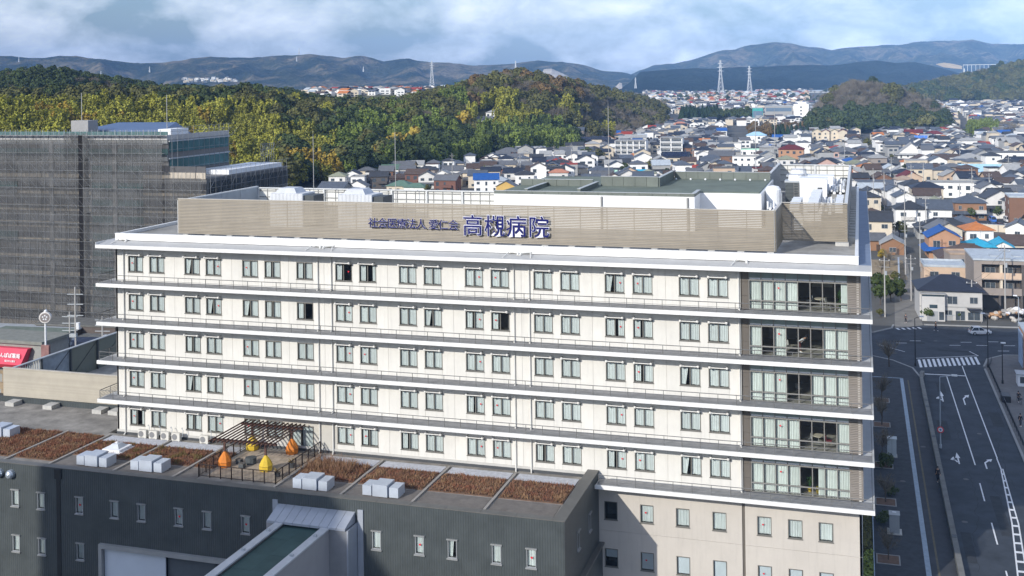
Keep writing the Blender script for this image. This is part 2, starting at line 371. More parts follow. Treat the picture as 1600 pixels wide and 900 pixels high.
# eave: sloped ledge with fascia
ev = MB(); ev.hexa([(-76.65, 0, 32.0), (0, 0, 32.0), (0, WY, 32.0), (-76.65, WY, 32.0)], [(-76.65, 0, 32.34), (0, 0, 32.34), (0, WY, 32.58), (-76.65, WY, 32.58)])
ev.hexa([(-76.65, WY, 32.0), (XL, WY, 32.0), (XL, 22, 32.0), (-76.65, 22, 32.0)], [(-76.65, WY, 32.58), (XL, WY, 32.58), (XL, 22, 32.58), (-76.65, 22, 32.58)])
eave = ev.build('eave', M('eave_metal', (.43, .43, .42), .5, .08, .6), H)
MB().box(XR, 0, WY+.01, 68, 32.0, 32.58).build('side_ledge', M('ledge_blue_membrane', (.17, .22, .31), .7, .12, .8), H)
fa = MB(); fa.box(-76.68, .03, -.03, -.002, 32.0, 32.36); fa.box(.002, .03, 0, 68, 32.0, 32.6); fa.box(-76.68, -76.652, 0, 22, 32.0, 32.6); fa.build('fascia', FASC, eave)
for X, dr in ((-74.9, 1), (-52.5, 1), (-50.3, -1), (-32.2, 1), (-30.1, -1), (-11.3, 1)):
    q = MB(); q.tube((X, 1.88, 32.78), (X+.9*dr, 1.5, 32.74), .1, n=7); q.tube((X+.9*dr, 1.5, 32.74), (X+.95*dr, 1.2, 32.5), .1, n=7); q.tube((X, 1.5, 32.78), (X-.3*dr, .55, 32.42), .05, n=5); q.build('gutter_outlet', PIPE, H)

# slabs, railings, posts
postm = MB().box(-.022, .022, -.022, .022, 0, .86).mesh('post', [RAIL])
FLOORS = [28, 24, 20, 16, 12]
for zb in FLOORS:
    x0 = -76.65 if zb > 12 else -23.9
    s = MB(); s.box(x0, 0, 0, 3.6, zb, zb+.32)
    if zb > 12: s.box(x0, XL, 3.6, 21, zb, zb+.32)
    s.box(XR, 0, 3.6, 68, zb, zb+.32); s.box(-10.42, XR, 3.6, 9.2, zb, zb+.32)
    if zb == 16: s.box(-76.65, -76.65+.1, 0, .1, zb, zb+.32)
    sl = s.build('balcony_slab', [SOFF], H)
    tp = MB(); tp.box(x0+.12, -.12, .12, WY+.01, zb+.322, zb+.334)
    for k in range(int((0-x0)/2.4)):
        tp.box(x0+1.2+k*2.4, x0+1.23+k*2.4, .14, WY, zb+.334, zb+.338)
    tp.build('floor_membrane', SLABT, sl)
    f = MB(); f.box(x0-.03, .03, -.03, -.002, zb, zb+.36); f.box(.002, .03, 0, 68, zb, zb+.36)
    f.box(x0-.002, 0, 0, .1, zb+.322, zb+.36)
    if zb > 12: f.box(x0-.03, x0-.002, 0, 21, zb, zb+.36)
    f.build('fascia', FASC, sl)
    zt = zb+.36; r = MB()
    xs = x0+.15 if zb > 12 else x0+.3
    for hh, rr in ((.86, .036), (.46, .016), (.16, .014)):
        r.tube((xs, .18, zt+hh), (-.15, .18, zt+hh), rr, n=5); r.tube((-.15, .18, zt+hh), (-.15, 60, zt+hh), rr, n=5)
        if zb > 12: r.tube((xs, .18, zt+hh), (xs, 20.5, zt+hh), rr*1.2, n=5)
    if zb > 12:
        for hh in (.62, .3): r.tube((xs, .18, zt+hh), (xs, 20.5, zt+hh), .02, n=5)
    ro = r.build('railing', RAIL, H)
    n = int((-.15-xs)/1.58); 
    for k in range(n+1): link('post', postm, ro, (lerp(xs, -.15, k/n), .18, zt-.02))
    for k in range(1, 12): link('post', postm, ro, (-.15, .18+k*1.7, zt-.02))
    if zb > 12:
        for k in range(1, 9): link('post', postm, ro, (xs, .18+k*1.7, zt-.02))

# windows
WST = []
for k in range(6): WST += [-16.42-6.765*k, -13.87-6.765*k+(.02 if k else 0)]
WST += [-54.5, -60.6, -58.07, -67.32, -64.83, -74.1, -71.53]
WST = sorted(WST); WW, WH = 1.8, 1.7
def frame_mesh(w, h, mull=True, fm=FRAME, t=.08, depth=1.45, zs=0):
    b = MB(); b.box(0, w, -.03, .12, 0, t); b.box(0, w, -.03, .12, h-t*.8, h); b.box(0, t*.8, -.03, .12, t, h-t*.8); b.box(w-t*.8, w, -.03, .12, t, h-t*.8)
    if mull: b.box(w/2-.045, w/2+.045, -.02, .12, t, h-t*.8)
    b.box(-.05, w+.05, -.07, -.03, -.04, .03)
    d = depth
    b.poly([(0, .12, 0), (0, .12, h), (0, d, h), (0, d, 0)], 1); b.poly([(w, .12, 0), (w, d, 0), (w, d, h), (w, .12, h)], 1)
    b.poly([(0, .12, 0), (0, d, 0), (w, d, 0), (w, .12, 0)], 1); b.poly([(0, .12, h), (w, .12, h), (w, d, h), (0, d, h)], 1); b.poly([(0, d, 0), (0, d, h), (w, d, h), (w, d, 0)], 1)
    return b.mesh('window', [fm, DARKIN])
def curtain_mesh(w, h, pl=9, amp=.05, seed=0, tie=0.):
    r = random.Random(seed); b = MB(); n = pl*2; top = []; bot = []
    for i in range(n+1):
        u = i/n; y = amp*(1 if i % 2 else -1)*r.uniform(.5, 1.1)
        top.append((u*w, y, h)); bot.append(((u*w)*(1-tie)+r.uniform(-.02, .02), y*1.2, r.uniform(0, .04)))
    for i in range(n): b.poly([bot[i], bot[i+1], top[i+1], top[i]])
    return b.mesh('curtain', [CURT], True)
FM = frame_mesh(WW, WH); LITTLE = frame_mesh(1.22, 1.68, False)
PANE = MB().poly([(0, 0, 0), (.78, 0, 0), (.78, 0, 1.54), (0, 0, 1.54)]).mesh('pane', [GLASS])
CURS = {k: curtain_mesh(k, 1.52, max(2, int(k*7)), .035, int(k*100)) for k in (1.62, .8, .55, .35)}
CURT_T = curtain_mesh(.62, 1.52, 4, .03, 5, .35)
heart = MB()
hp = [(0, -.09), (.05, -.04), (.085, .02), (.08, .065), (.045, .085), (0, .05), (-.045, .085), (-.08, .065), (-.085, .02), (-.05, -.04)]
heart.poly([(x, 0, z) for x, z in hp]); HM = heart.mesh('heart_sticker', [HEART])
LB = MB(); LB.tube((.14, -.42, WH+.14), (WW-.14, -.42, WH+.14), .045, n=8)
for X in (.14, WW-.14): LB.ball((X, -.42, WH+.16), .13, 0, 8, 5); LB.tube((X, -.42, WH+.2), (X, 0, WH+.24), .035, 1, n=5)
LBM = LB.mesh('lamp_bar', [FASC, STEEL])
PAN = {}
def pane_of(w, h, mat=GLASS):
    k = (round(w, 2), round(h, 2), mat.name)
    if k not in PAN: PAN[k] = MB().poly([(0, 0, 0), (w, 0, 0), (w, 0, h), (0, 0, h)]).mesh('pane', [mat])
    return PAN[k]
darkwin = {(0, -52+1.5): 0}
OPENL = {(0, 7): 'half', (0, 8): 'halfr', (1, 6): 'half', (0, 5): 'mid', (4, 0): 'halfr', (1, 12): 'half', }
def hospital_window(x, z, row, col):
    w = link('window', FM, H, (x, WY, z))
    for dx in (.09, .93): link('pane', PANE, w, (dx, .05, .09))
    r = random.Random(row*100+col); k = r.random(); st = OPENL.get((row, col))
    if st is None: st = 'full' if k < .74 else 'mid' if k < .88 else 'gapr' if k < .93 else 'tie'
    if st == 'full': link('curtain', CURS[.8], w, (.09, .17, .09)); link('curtain', CURS[.8], w, (.91, .17, .09))
    elif st == 'mid': link('curtain', CURS[.55], w, (.1, .17, .09)); link('curtain', CURS[.8], w, (.9, .19, .09))
    elif st == 'gapr': link('curtain', CURS[.8], w, (.09, .17, .09)); link('curtain', CURS[.55], w, (1.16, .17, .09))
    elif st == 'tie': link('curtain', CURT_T, w, (.09, .17, .09)); link('curtain', CURS[.8], w, (.9, .17, .09))
    elif st == 'half': link('curtain', CURS[.55], w, (.1, .17, .09))
    elif st == 'halfr': link('curtain', CURS[.55], w, (.1, .17, .09)); link('curtain', CURS[.35], w, (1.36, .17, .09))
    if (col % 4 in (0, 3)) and r.random() < .8: link('heart_sticker', HM, w, (.45 if col % 4 == 0 else 1.4, .035, .95))
    if not 5 <= col <= 6 and col != 4: link('lamp_bar', LBM, w)
for row in range(5):
    zc = 32-4*row
    for col, x in enumerate(WST):
        if row == 4 and col == 6: continue
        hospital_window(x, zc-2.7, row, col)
# garden door on the lowest white storey
gd = link('glass_door', frame_mesh(2.75, 2.35, True, t=.1), H, (-55.6, WY, 12.42))
for dx in (.1, 1.42): link('pane', pane_of(1.23, 2.15), gd, (dx, .05, .1)); link('curtain', curtain_mesh(1.2, 2.1, 9, .04, 3), gd, (dx, .3, .1))
# lower beige storeys
LWX = [-23.5, -20.2, -16.96, -13.71, -9.82, -7.19, -4.62]
LP = {}
for zr in (8.6, 4.3):
    for i, x in enumerate(LWX):
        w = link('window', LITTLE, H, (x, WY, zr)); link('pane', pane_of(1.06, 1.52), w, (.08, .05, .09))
        if i > 0 or zr < 8:
            if zr > 8: link('curtain', curtain_mesh(1.04, 1.5, 8, .04, i), w, (.09, .25, .09))
            else:
                bl = MB().box(.09, 1.12, .2, .22, .12 if i else .85, 1.55).build('roller_blind', M('roller_blind', (.62, .68, .72), .8, .05), w, (0, 0, 0))
        if i in (1, 4): link('heart_sticker', HM, w, (.5, .035, .95))

# wall courses and panels
pan_n = 0
def wall_with_openings(name, mat, x0, x1, z0, z1, ops, y0, y1, parent):
    """solid wall leaf between x0..x1, z0..z1 with rectangular openings (x, w, z, h) all at one level"""
    b = MB(); oz0, oz1 = ops[0][2], ops[0][2]+ops[0][3]
    b.box(x0, x1, y0, y1, z0, oz0); b.box(x0, x1, y0, y1, oz1, z1); c = x0
    for ox, ow, _, _ in ops:
        if ox > c: b.box(c, ox, y0, y1, oz0, oz1)
        c = ox+ow
    b.box(c, x1, y0, y1, oz0, oz1); return b.build(name, mat, parent)
spb = MB()
for row in range(5):
    zc = 32-4*row; zf = zc-3.66 if row < 4 else 12.3; zt = zc
    ops = [(x, WW, zc-2.7, WH) for col, x in enumerate(WST) if not (row == 4 and col == 6)]
    if row < 4:
        wall_with_openings('wall_leaf', JOINT, XL, -10.98, zf, zt, ops, WY+.03, WY+.28, H)
    else:
        op5 = [(x, WW, zc-2.7, WH) for x in WST if x < -56]; wall_with_openings('wall_leaf', JOINT, XL, -55.6, zf, zt, op5, WY+.03, WY+.28, H)
        MB().box(-55.6, -52.85, WY+.03, WY+.28, 14.77, zt).build('wall_leaf', JOINT, H)
        op5 = [(x, WW, zc-2.7, WH) for x in WST if x > -52]; wall_with_openings('wall_leaf', JOINT, -52.85, -10.98, zf, zt, op5, WY+.03, WY+.28, H)
    edges = [(XL, None)]
    segs = []; c = XL
    for ox, ow, oz, oh in ops: segs.append((c, ox)); spb.box(ox+.01, ox+ow-.01, WY, WY+.03, zf+.02, oz-.02); spb.box(ox+.01, ox+ow-.01, WY, WY+.03, oz+oh+.02, zt-.01); c = ox+ow
    segs.append((c, -10.98))
    for a, bb in segs:
        n = max(1, round((bb-a)/1.05))
        if row == 4 and a < -55.6 < bb: continue
        for k in range(n):
            if bb-a < 1 and row % 2 and False: continue
            MB().box(lerp(a, bb, k/n)+.012, lerp(a, bb, (k+1)/n)-.012, WY, WY+.03, zf+.02, zt-.01).build('wall_panel', WHITE, H)
tag(spb.build('spandrel_panel', WHITE, H), kind='stuff')
MB().box(-75.7, -24, WY-.06, WY, 12.3, 12.78).build('plinth', M('plinth_sheet', (.50, .49, .46), .7, .1), H)
MB().box(-75.7, -24, WY-.1, WY-.06, 12.3, 12.55).build('plinth_base', M('dark_upstand', (.07, .075, .08), .7, .1), H)
# beige lower wall panels
c = 0; bs = [(-24.4, -11.12), (-10.86, -1.03)]
for a, bb in bs:
    xs_ = [x for x in LWX if a < x < bb]
    for z0, z1, zw in ((7.62, 12.0, 8.6), (3.3, 7.6, 4.3), (0.0, 3.28, None)):
        if zw: wall_with_openings('wall_panel', BEIGE, a, bb, z0, z1, [(x, 1.22, zw, 1.68) for x in xs_], WY, WY+.25, H)
        else: MB().box(a, bb, WY, WY+.25, z0, z1).build('wall_panel', BEIGE, H)
MB().box(-11.12, -10.86, WY+.1, WY+.3, 0, 12).build('expansion_joint', BROWN, H)
# downpipes
for X in (-74.62, -52.12, -50.66, -31.86, -30.36, -11.15):
    for row in range(5):
        if True:
            zc = 32-4*row; b = MB(); b.tube((X, WY-.12, zc-.02), (X, WY-.12, zc-3.66), .075, n=7); b.tube((X, WY-.12, zc-3.5), (X+.1, WY-.5, zc-3.62), .07, n=6)
            b.build('downpipe', PIPE, H)
# glazed sun rooms
GX0, GX1 = -10.26, -1.96; NB = 8; BW = (GX1-GX0)/NB
CUR_S = curtain_mesh(BW*.92, 2.55, 7, .05, 9); CUR_N = curtain_mesh(BW*.5, 2.55, 5, .05, 4)
OPENB = {0: (4, 5, 6, 7), 1: (1, 3, 4, 5), 2: (3, 4), 3: (4, 5, 6), 4: (4, 5)}
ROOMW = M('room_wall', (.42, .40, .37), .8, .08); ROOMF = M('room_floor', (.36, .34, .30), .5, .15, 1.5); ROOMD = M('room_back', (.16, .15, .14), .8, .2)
LSLAT = MB().hexa([(-1.96, 0, 0), (-.87, 0, 0), (-.87, .1, .0), (-1.96, .1, .0)], [(-1.96, .03, .10), (-.87, .03, .10), (-.87, .12, .10), (-1.96, .12, .10)]).mesh('slat', [SLATB])
for row in range(5):
    zc = 32-4*row; zf = zc-3.66
    g = MB()
    for k in range(NB+1): X = GX0+k*BW; g.box(X-.04, X+.04, WY, WY+.12, zf, zc)
    for zz, hh in ((zf, .1), (zf+.8, .1), (zf+2.58, .12), (zc-.06, .06)): g.box(GX0, GX1, WY-.01, WY+.1, zz, zz+hh)
    gl = g.build('sunroom_frame', M('sunroom_frame_paint', (.23, .225, .21), .45, .06), H)
    for k in range(NB):
        X = GX0+k*BW+.04
        link('pane', pane_of(BW-.08, .7, GLASSB), gl, (X, WY+.05, zf+.1)); link('pane', pane_of(BW-.08, 1.68, GLASSB), gl, (X, WY+.05, zf+.9))
        tp = MB().box(0, BW-.08, 0, .02, .13, .88).build('frosted_pane', M('frosted_glass', (.26, .32, .30), .25, .05, rnd=.1), gl, (X, WY+.04, zf+2.58)); 
        MB().box(0, BW-.08, 0, .03, 0, .13).build('blind_box', LWHITE, gl, (X, WY+.035, zf+2.70))
        op = OPENB[row]
        if k not in op: link('curtain', CUR_S, gl, (X+.02, WY+.35, zf+.05))
        elif k == op[-1] and row in (0, 4): link('curtain', CUR_N, gl, (X+.45, WY+.35, zf+.05))
        if k == 2: link('heart_sticker', HM, gl, (X+.42, WY+.03, zf+2.0))
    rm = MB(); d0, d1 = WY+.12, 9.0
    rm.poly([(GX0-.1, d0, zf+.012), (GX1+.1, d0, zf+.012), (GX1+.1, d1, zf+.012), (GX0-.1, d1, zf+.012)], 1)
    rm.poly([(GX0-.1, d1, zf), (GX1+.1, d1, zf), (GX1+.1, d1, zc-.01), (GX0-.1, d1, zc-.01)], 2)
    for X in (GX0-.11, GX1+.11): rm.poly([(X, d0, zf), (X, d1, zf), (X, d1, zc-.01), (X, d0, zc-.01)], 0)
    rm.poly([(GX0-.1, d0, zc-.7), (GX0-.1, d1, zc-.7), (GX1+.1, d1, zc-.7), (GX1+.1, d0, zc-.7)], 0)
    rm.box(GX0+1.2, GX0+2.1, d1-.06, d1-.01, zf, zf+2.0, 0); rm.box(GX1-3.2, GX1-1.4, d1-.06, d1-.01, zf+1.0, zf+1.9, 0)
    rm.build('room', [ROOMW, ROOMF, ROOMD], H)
    for k in range(23): link('slat', LSLAT, H, (0, WY-.05, zf+.15+k*.147))
    MB().box(-1.96, -.9, WY+.12, WY+.25, zf, zc).build('louvre_backing', BROWN, H)
    for k in range(3): MB().box(-10.9, -10.32, WY, WY+.15, zf+.02+k*1.22, zf+1.22+k*1.22).build('brown_panel', BROWN, H)

# things inside the sun rooms
WOODT = M('table_top', (.62, .56, .46), .4, .1); CHAIRM = M('chair_shell', (.55, .54, .52), .5, .08); LEAFM = M('pot_plant_leaf', (.05, .13, .03), .6, .3, 6)
def room_table(x, y, z, label):
    t = thing('table', label, 'table', (x, y, z)); b = MB(); b.lathe([(.55, .68), (.55, .72)], n=14); b.build('table_top', WOODT, t)
    b = MB(); b.lathe([(.3, 0), (.3, .03), (.04, .05), (.04, .68)], n=8); b.build('pedestal', STEEL, t)
def room_chair(x, y, z, rot, label, colm=CHAIRM, proto=[None]):
    t = thing('chair', label, 'chair', (x, y, z), rot, 'chairs in the sun rooms')
    MB().box(-.22, .22, -.22, .22, .42, .47).build('seat', colm, t); MB().hexa([(-.22, .2, .47), (.22, .2, .47), (.22, .24, .47), (-.22, .24, .47)], [(-.2, .27, .88), (.2, .27, .88), (.2, .3, .88), (-.2, .3, .88)]).build('backrest', colm, t)
    for a in (-.19, .19):
        for c_ in (-.19, .19): MB().tube((a, c_, 0), (a*.9, c_*.9, .42), .018, n=5).build('leg', STEEL, t)
def pot_plant(x, y, z, h, label, potm=CONC):
    t = thing('potted_plant', label, 'plant', (x, y, z)); MB().lathe([(.16, 0), (.2, .3), (.17, .3)], n=10).build('pot', potm, t)
    b = MB(); r = random.Random(int(x*10))
    for i in range(60):
        a = r.uniform(0, 6.3); l = r.uniform(.2, .5); z0 = r.uniform(.35, h); c0 = Vector((0, 0, z0)); d = Vector((math.cos(a), math.sin(a), r.uniform(-.2, .8)))*l; s_ = Vector((-math.sin(a), math.cos(a), 0))*.07
        b.poly([c0, c0+d*.5+s_, c0+d, c0+d*.5-s_])
    b.tube((0, 0, .25), (0, 0, h), .03, n=5); b.build('foliage', LEAFM, t)
room_table(-4.3, 4.6, 28.36, 'round table in the top glazed sun room'); room_table(-4.6, 4.2, 16.36, 'round table in the sun room fourth from the top')
room_chair(-3.6, 4.2, 28.36, 1.2, 'pale chair beside the plant in the top sun room'); room_chair(-5.3, 5.0, 28.36, -1.4, 'pale chair on the inner side of the table in the top sun room')
room_chair(-5.5, 4.0, 16.36, -1.2, 'pale chair left of the table in the sun room fourth from the top'); room_chair(-3.7, 3.8, 16.36, 1.5, 'dark red chair beside the table in the sun room fourth from the top', M('red_chair', (.22, .03, .04), .5, .1))
room_chair(-7.2, 4.4, 24.36, .5, 'pale chair standing in the second sun room from the top'); room_chair(-6.3, 5.5, 20.36, 2.2, 'pale chair in the open gap of the third sun room')
pot_plant(-2.6, 3.2, 28.36, 1.6, 'tall green pot plant behind the glass of the top sun room')
pot_plant(-5.4, 3.4, 12.36, 1.1, 'green pot plant in the lowest glazed sun room', M('yellow_pot', (.75, .5, .02), .5, .05))
vase = MB(); vase.lathe([(.16, 0), (.24, .3), (.22, .55), (.1, .62)], n=10); tag(vase.build('floor_cushion', M('yellow_cushion', (.75, .52, .02), .7, .08), loc=(-4.6, 3.0, 12.36)), 'rounded yellow floor cushion beside the plant in the lowest sun room', 'cushion')

# ------------------------------------------------------------------ rooftop screens with slats
def slat_mesh(l): return MB().hexa([(0, 0, 0), (l, 0, 0), (l, .05, .015), (0, .05, .015)], [(0, .038, .118), (l, .038, .118), (l, .062, .125), (0, .062, .125)]).mesh('slat', [SLATM])
SCR = []
def screen(x0, y0, x1, y1, z0, z1, back=True, pitch=.152, posts=2.6):
    a = Vector((x0, y0, 0)); b_ = Vector((x1, y1, 0)); l = (b_-a).length; ang = math.atan2(y1-y0, x1-x0)
    fr = MB(); n = max(2, round(l/posts)); d = (b_-a)/l; nn = Vector((-d.y, d.x, 0))
    for k in range(n+1):
        p = a+d*(l*k/n)+nn*.12; fr.bar(p+UP*z0, p+UP*z1, .07, .07)
    for zz in (z0+.6, z0+1.25, z0+2.3, z1-.05): fr.bar(a+nn*.16+UP*zz, b_+nn*.16+UP*zz, .05, .05)
    s = fr.build('rooftop_screen', STEEL, H)
    me = slat_mesh(l); k = 0
    while z0+k*pitch+.11 < z1: link('slat', me, s, (x0, y0, z0+k*pitch), ang); k += 1
    MB().bar(a+UP*(z1+.0)+nn*.08, b_+UP*(z1+.0)+nn*.08, .2, .05).build('screen_cap', M('screen_cap_paint', (.55, .52, .46), .5, .06), s)
    return s
screen(-69.3, 3.8, -8.02, 3.8, 33.24, 36.88); screen(-8.02, 3.8, -7.9, 10.8, 33.24, 36.88); screen(-7.9, 10.8, -2.0, 10.8, 33.3, 36.88)
fm = MB()
for k in range(24): fm.box(-68.6+k*2.6, -68.0+k*2.6, 3.6, 4.2, 32.95, 33.2)
tag(fm.build('screen_footing', CONC, H), kind='stuff')
for k in range(24):
    MB().box(-1.95, -1.35, 12.5+k*2.25, 13.3+k*2.25, 32.955, 33.5).build('screen_footing', CONC, H)
MB().box(-3.1, -1.9, 10.3, 10.9, 32.955, 33.28).build('screen_footing', CONC, H)
# plain sheet screens round the plant deck, seen from their framed side
def framed_fence(x0, y0, x1, y1, z0, z1, pm, posts=4.4, side=1, pn='screen_panel'):
    a = Vector((x0, y0, 0)); b_ = Vector((x1, y1, 0)); l = (b_-a).length; d = (b_-a)/l; nn = Vector((-d.y, d.x, 0))*side
    fr = MB(); n = max(1, round(l/posts))
    for k in range(n+1): p = a+d*(l*k/n)-nn*.14; fr.bar(p+UP*z0, p+UP*(z1+.06), .2, .2)
    for zz in (z0+.3, z0+1.3, z0+2.25, z0+2.95): fr.bar(a-nn*.1+UP*zz, b_-nn*.1+UP*zz, .07, .07, 1)
    m = max(1, round(l/1.1))
    for k in range(m): p = a+d*(l*k/m)-nn*.08; fr.bar(p+UP*z0, p+UP*z1, .05, .05, 1)
    fr.bar(a-nn*.1+UP*(z1+.03), b_-nn*.1+UP*(z1+.03), .3, .12)
    s = fr.build('plant_screen', [M('screen_post_white', (.62, .63, .62), .5, .06), STEEL], H)
    for k in range(n): p = a+d*(l*k/n); q = a+d*(l*(k+1)/n-.03); MB().bar(p+UP*((z0+z1)/2), q+UP*((z0+z1)/2), .04, z1-z0).build(pn, pm, s)
    return s
SHEETW = M('screen_sheet_white', (.74, .74, .70), .5, .08, .8, rnd=.05); SHEETB = M('screen_sheet_grey', (.30, .34, .38), .5, .1, .8, rnd=.1)
framed_fence(-69.2, 20.4, -39.2, 20.4, 33.2, 36.45, SHEETW); framed_fence(-69.3, 4.2, -69.3, 20.3, 33.2, 36.6, SHEETB, side=-1)
framed_fence(-11.4, 60, -2.0, 60, 33.2, 36.8, SHEETW); framed_fence(-2.0, 11.2, -2.0, 60, 33.2, 36.8, M('screen_sheet_tan', (.33, .31, .28), .5, .1, .8), posts=2.3, side=-1)
framed_fence(-11.5, 39, -11.5, 60, 33.2, 37.0, M('screen_sheet_dark', (.05, .06, .07), .5, .1), posts=1.4)

# penthouse
ph = MB(); ph.box(-39.0, -17.2, 18, 40, 32.95, 36.5); ph.box(-17.2, -10.8, 22.4, 40, 32.952, 36.5)
pe = ph.build('penthouse', M('penthouse_white', (.84, .84, .83), .5, .03, .5), H)
g = MB(); g.box(-38.8, -17.4, 18.2, 39.8, 36.5, 36.62); g.box(-17.4, -11.0, 22.6, 39.8, 36.5, 36.618); g.build('green_roof', GREENR, pe)
def upstand(x0, y0, x1, y1, z0, z1, t=.3, pitch=1.45):
    a = Vector((x0, y0, 0)); b_ = Vector((x1, y1, 0)); l = (b_-a).length; d = (b_-a)/l; n = max(1, round(l/pitch))
    for k in range(n): MB().bar(a+d*(l*k/n+.015)+UP*((z0+z1)/2), a+d*(l*(k+1)/n-.015)+UP*((z0+z1)/2), t, z1-z0).build('roof_upstand', GREENU, pe)
    MB().bar(a+UP*(z1+.02), b_+UP*(z1+.02), t+.1, .04).build('upstand_cap', M('cap_grey', (.45, .47, .46), .5, .06), pe)
GREENU = M('green_upstand', (.155, .175, .155), .6, .1, .8, rnd=.08)
upstand(-39.0, 18.15, -17.2, 18.15, 36.5, 36.82); upstand(-17.35, 18.3, -17.35, 22.4, 36.5, 36.82)
upstand(-38.6, 27, -30, 27, 36.6, 37.35); upstand(-29.2, 27.6, -22.6, 27.6, 36.6, 37.7); upstand(-22.4, 38, -11, 38, 36.6, 37.5); upstand(-29.6, 18.5, -29.6, 27.4, 36.6, 37.1); upstand(-22.6, 27.6, -22.6, 38, 36.6, 37.6); upstand(-35.5, 18.5, -35.5, 27, 36.6, 37.0)
for X in (-27, -17.9): MB().tube((X, 17.9, 33), (X, 17.9, 36.4), .12, n=8).build('downpipe', M('grey_pipe', (.28, .28, .27), .5, .1), pe)
for k in range(7): MB().ball((-22+k*1.75, 36.6, 36.72), .13, 0, 7, 4).build('roof_vent', LWHITE, pe)

# rooftop lettering
BLUE = M('sign_blue', (.008, .011, .12), .35, .05); SWH = M('sign_edge_white', (.80, .80, .88), .5, .03); DKS = M('sign_return', (.02, .02, .03), .5, .05)
sg = MB(); sg.box(-47.2, -38.0, 3.70, 3.74, 34.42, 34.48); sg.box(-37.3, -28.8, 3.70, 3.74, 34.0, 34.06); sg.box(-37.3, -28.8, 3.70, 3.74, 35.8, 35.86)
sign = sg.build('sign_lettering', STEEL, H)
TXT = []
def char(ch, x, z, size, off_w, off_b):
    TXT.append((ch, x, z, size, off_w, 'character', SWH, -.12, .05)); TXT.append((ch, x, z, size, off_b, 'character_face', BLUE, -.2, .02))
def text_meshes(items):
    """turn lettering into meshes: items of (text, size, offset, extrude, material)"""
    tmp = []
    for ch, size, of, ex, mt in items:
        cu = bpy.data.curves.new('lettering', 'FONT'); cu.body = ch; cu.size = size; cu.extrude = ex; cu.offset = of; cu.materials.append(mt); cu.resolution_u = 3
        o = bpy.data.objects.new('lettering', cu); COL.objects.link(o); tmp.append(o)
    dg = bpy.context.evaluated_depsgraph_get(); out = []
    for o in tmp: out.append(bpy.data.meshes.new_from_object(o.evaluated_get(dg), depsgraph=dg))
    for o in tmp: cu = o.data; bpy.data.objects.remove(o); bpy.data.curves.remove(cu)
    return out
for i, ch in enumerate('社会医療法人'): char(ch, -47.4+i*1.02, 34.52, 1.06, .008, -.002)
for i, ch in enumerate('愛仁会'): char(ch, -41.0+i*1.02, 34.5, 1.06, .008, -.002)
for i, ch in enumerate('高槻病院'): char(ch, -37.5+i*2.2, 34.12, 2.12, .05, .008)
base = None
for (ch, x, z, size, of, nm, mt, dy, ex), me in zip(TXT, text_meshes([(c[0], c[3], c[4], c[8], c[6]) for c in TXT])):
    o = bpy.data.objects.new(nm, me); COL.objects.link(o)
    if nm == 'character': o.parent = sign; o.location = (x, 3.68+dy, z); o.rotation_euler = (rad(90), 0, 0); base = o
    else: o.parent = sign; o.location = (x, 3.68+dy, z); o.rotation_euler = (rad(90), 0, 0)

# rooftop plant
def hvac(x, y, w, d, h, label):
    t = thing('air_handling_unit', label, 'air conditioner', (x, y, 32.95)); b = MB(); b.box(0, w, 0, d, 0, h); b.build('casing', ribbed('plant_ribbed', (.60, .62, .64), 0, .45, .5, .3), t)
    b = MB(); b.hexa([(.4, .3, h), (w-.9, .3, h), (w-.9, d-.3, h), (.4, d-.3, h)], [(.9, .6, h+.55), (w-1.3, .6, h+.55), (w-1.3, d-.6, h+.55), (.9, d-.6, h+.55)]); b.build('fan_hood', M('hood_pale_grey', (.52, .54, .57), .5, .1), t)
    MB().box(w+.05, w+1.2, .3, d-.2, .4, h-.2).build('filter_box', DGREY, t)
hvac(-63.5, 12.8, 4.0, 3.0, 3.7, 'white ribbed air handling unit nearest the scaffolded tower end of the roof'); hvac(-55.2, 12.8, 4.0, 3.0, 3.7, 'white ribbed air handling unit beside the penthouse end of the framed screen')
def rod(px, pyt, y, zb, label, r=.042):
    p = aty(px, pyt, y); t = thing('lightning_rod', label, 'lightning rod', (p.x, y, zb), group='lightning rods on rooftops')
    MB().tube((0, 0, 0), (0, 0, p.z-zb-.6), r, n=6, r2=r*.8).build('mast', M('mast_white', (.40, .40, .39), .5, .06), t); MB().tube((0, 0, p.z-zb-.6), (0, 0, p.z-zb), .02, n=5).build('rod_tip', STEEL, t)
    MB().lathe([(.3, 0), (.3, .06), (.1, .1)], n=8).build('base_plate', CONC, t)
rod(489, 204, 17, 32.95, 'tall thin white rod behind the left air handling unit'); rod(617, 199, 17, 32.95, 'tall thin white rod behind the air handling unit beside the penthouse'); rod(950, 158, 35, 36.62, 'tallest thin white rod on the green penthouse roof')
rod(1180, 175, 45, 32.95, 'thin white rod right of the green penthouse roof'); rod(1210, 170, 52, 32.95, 'thin white rod beside the cooling tower')
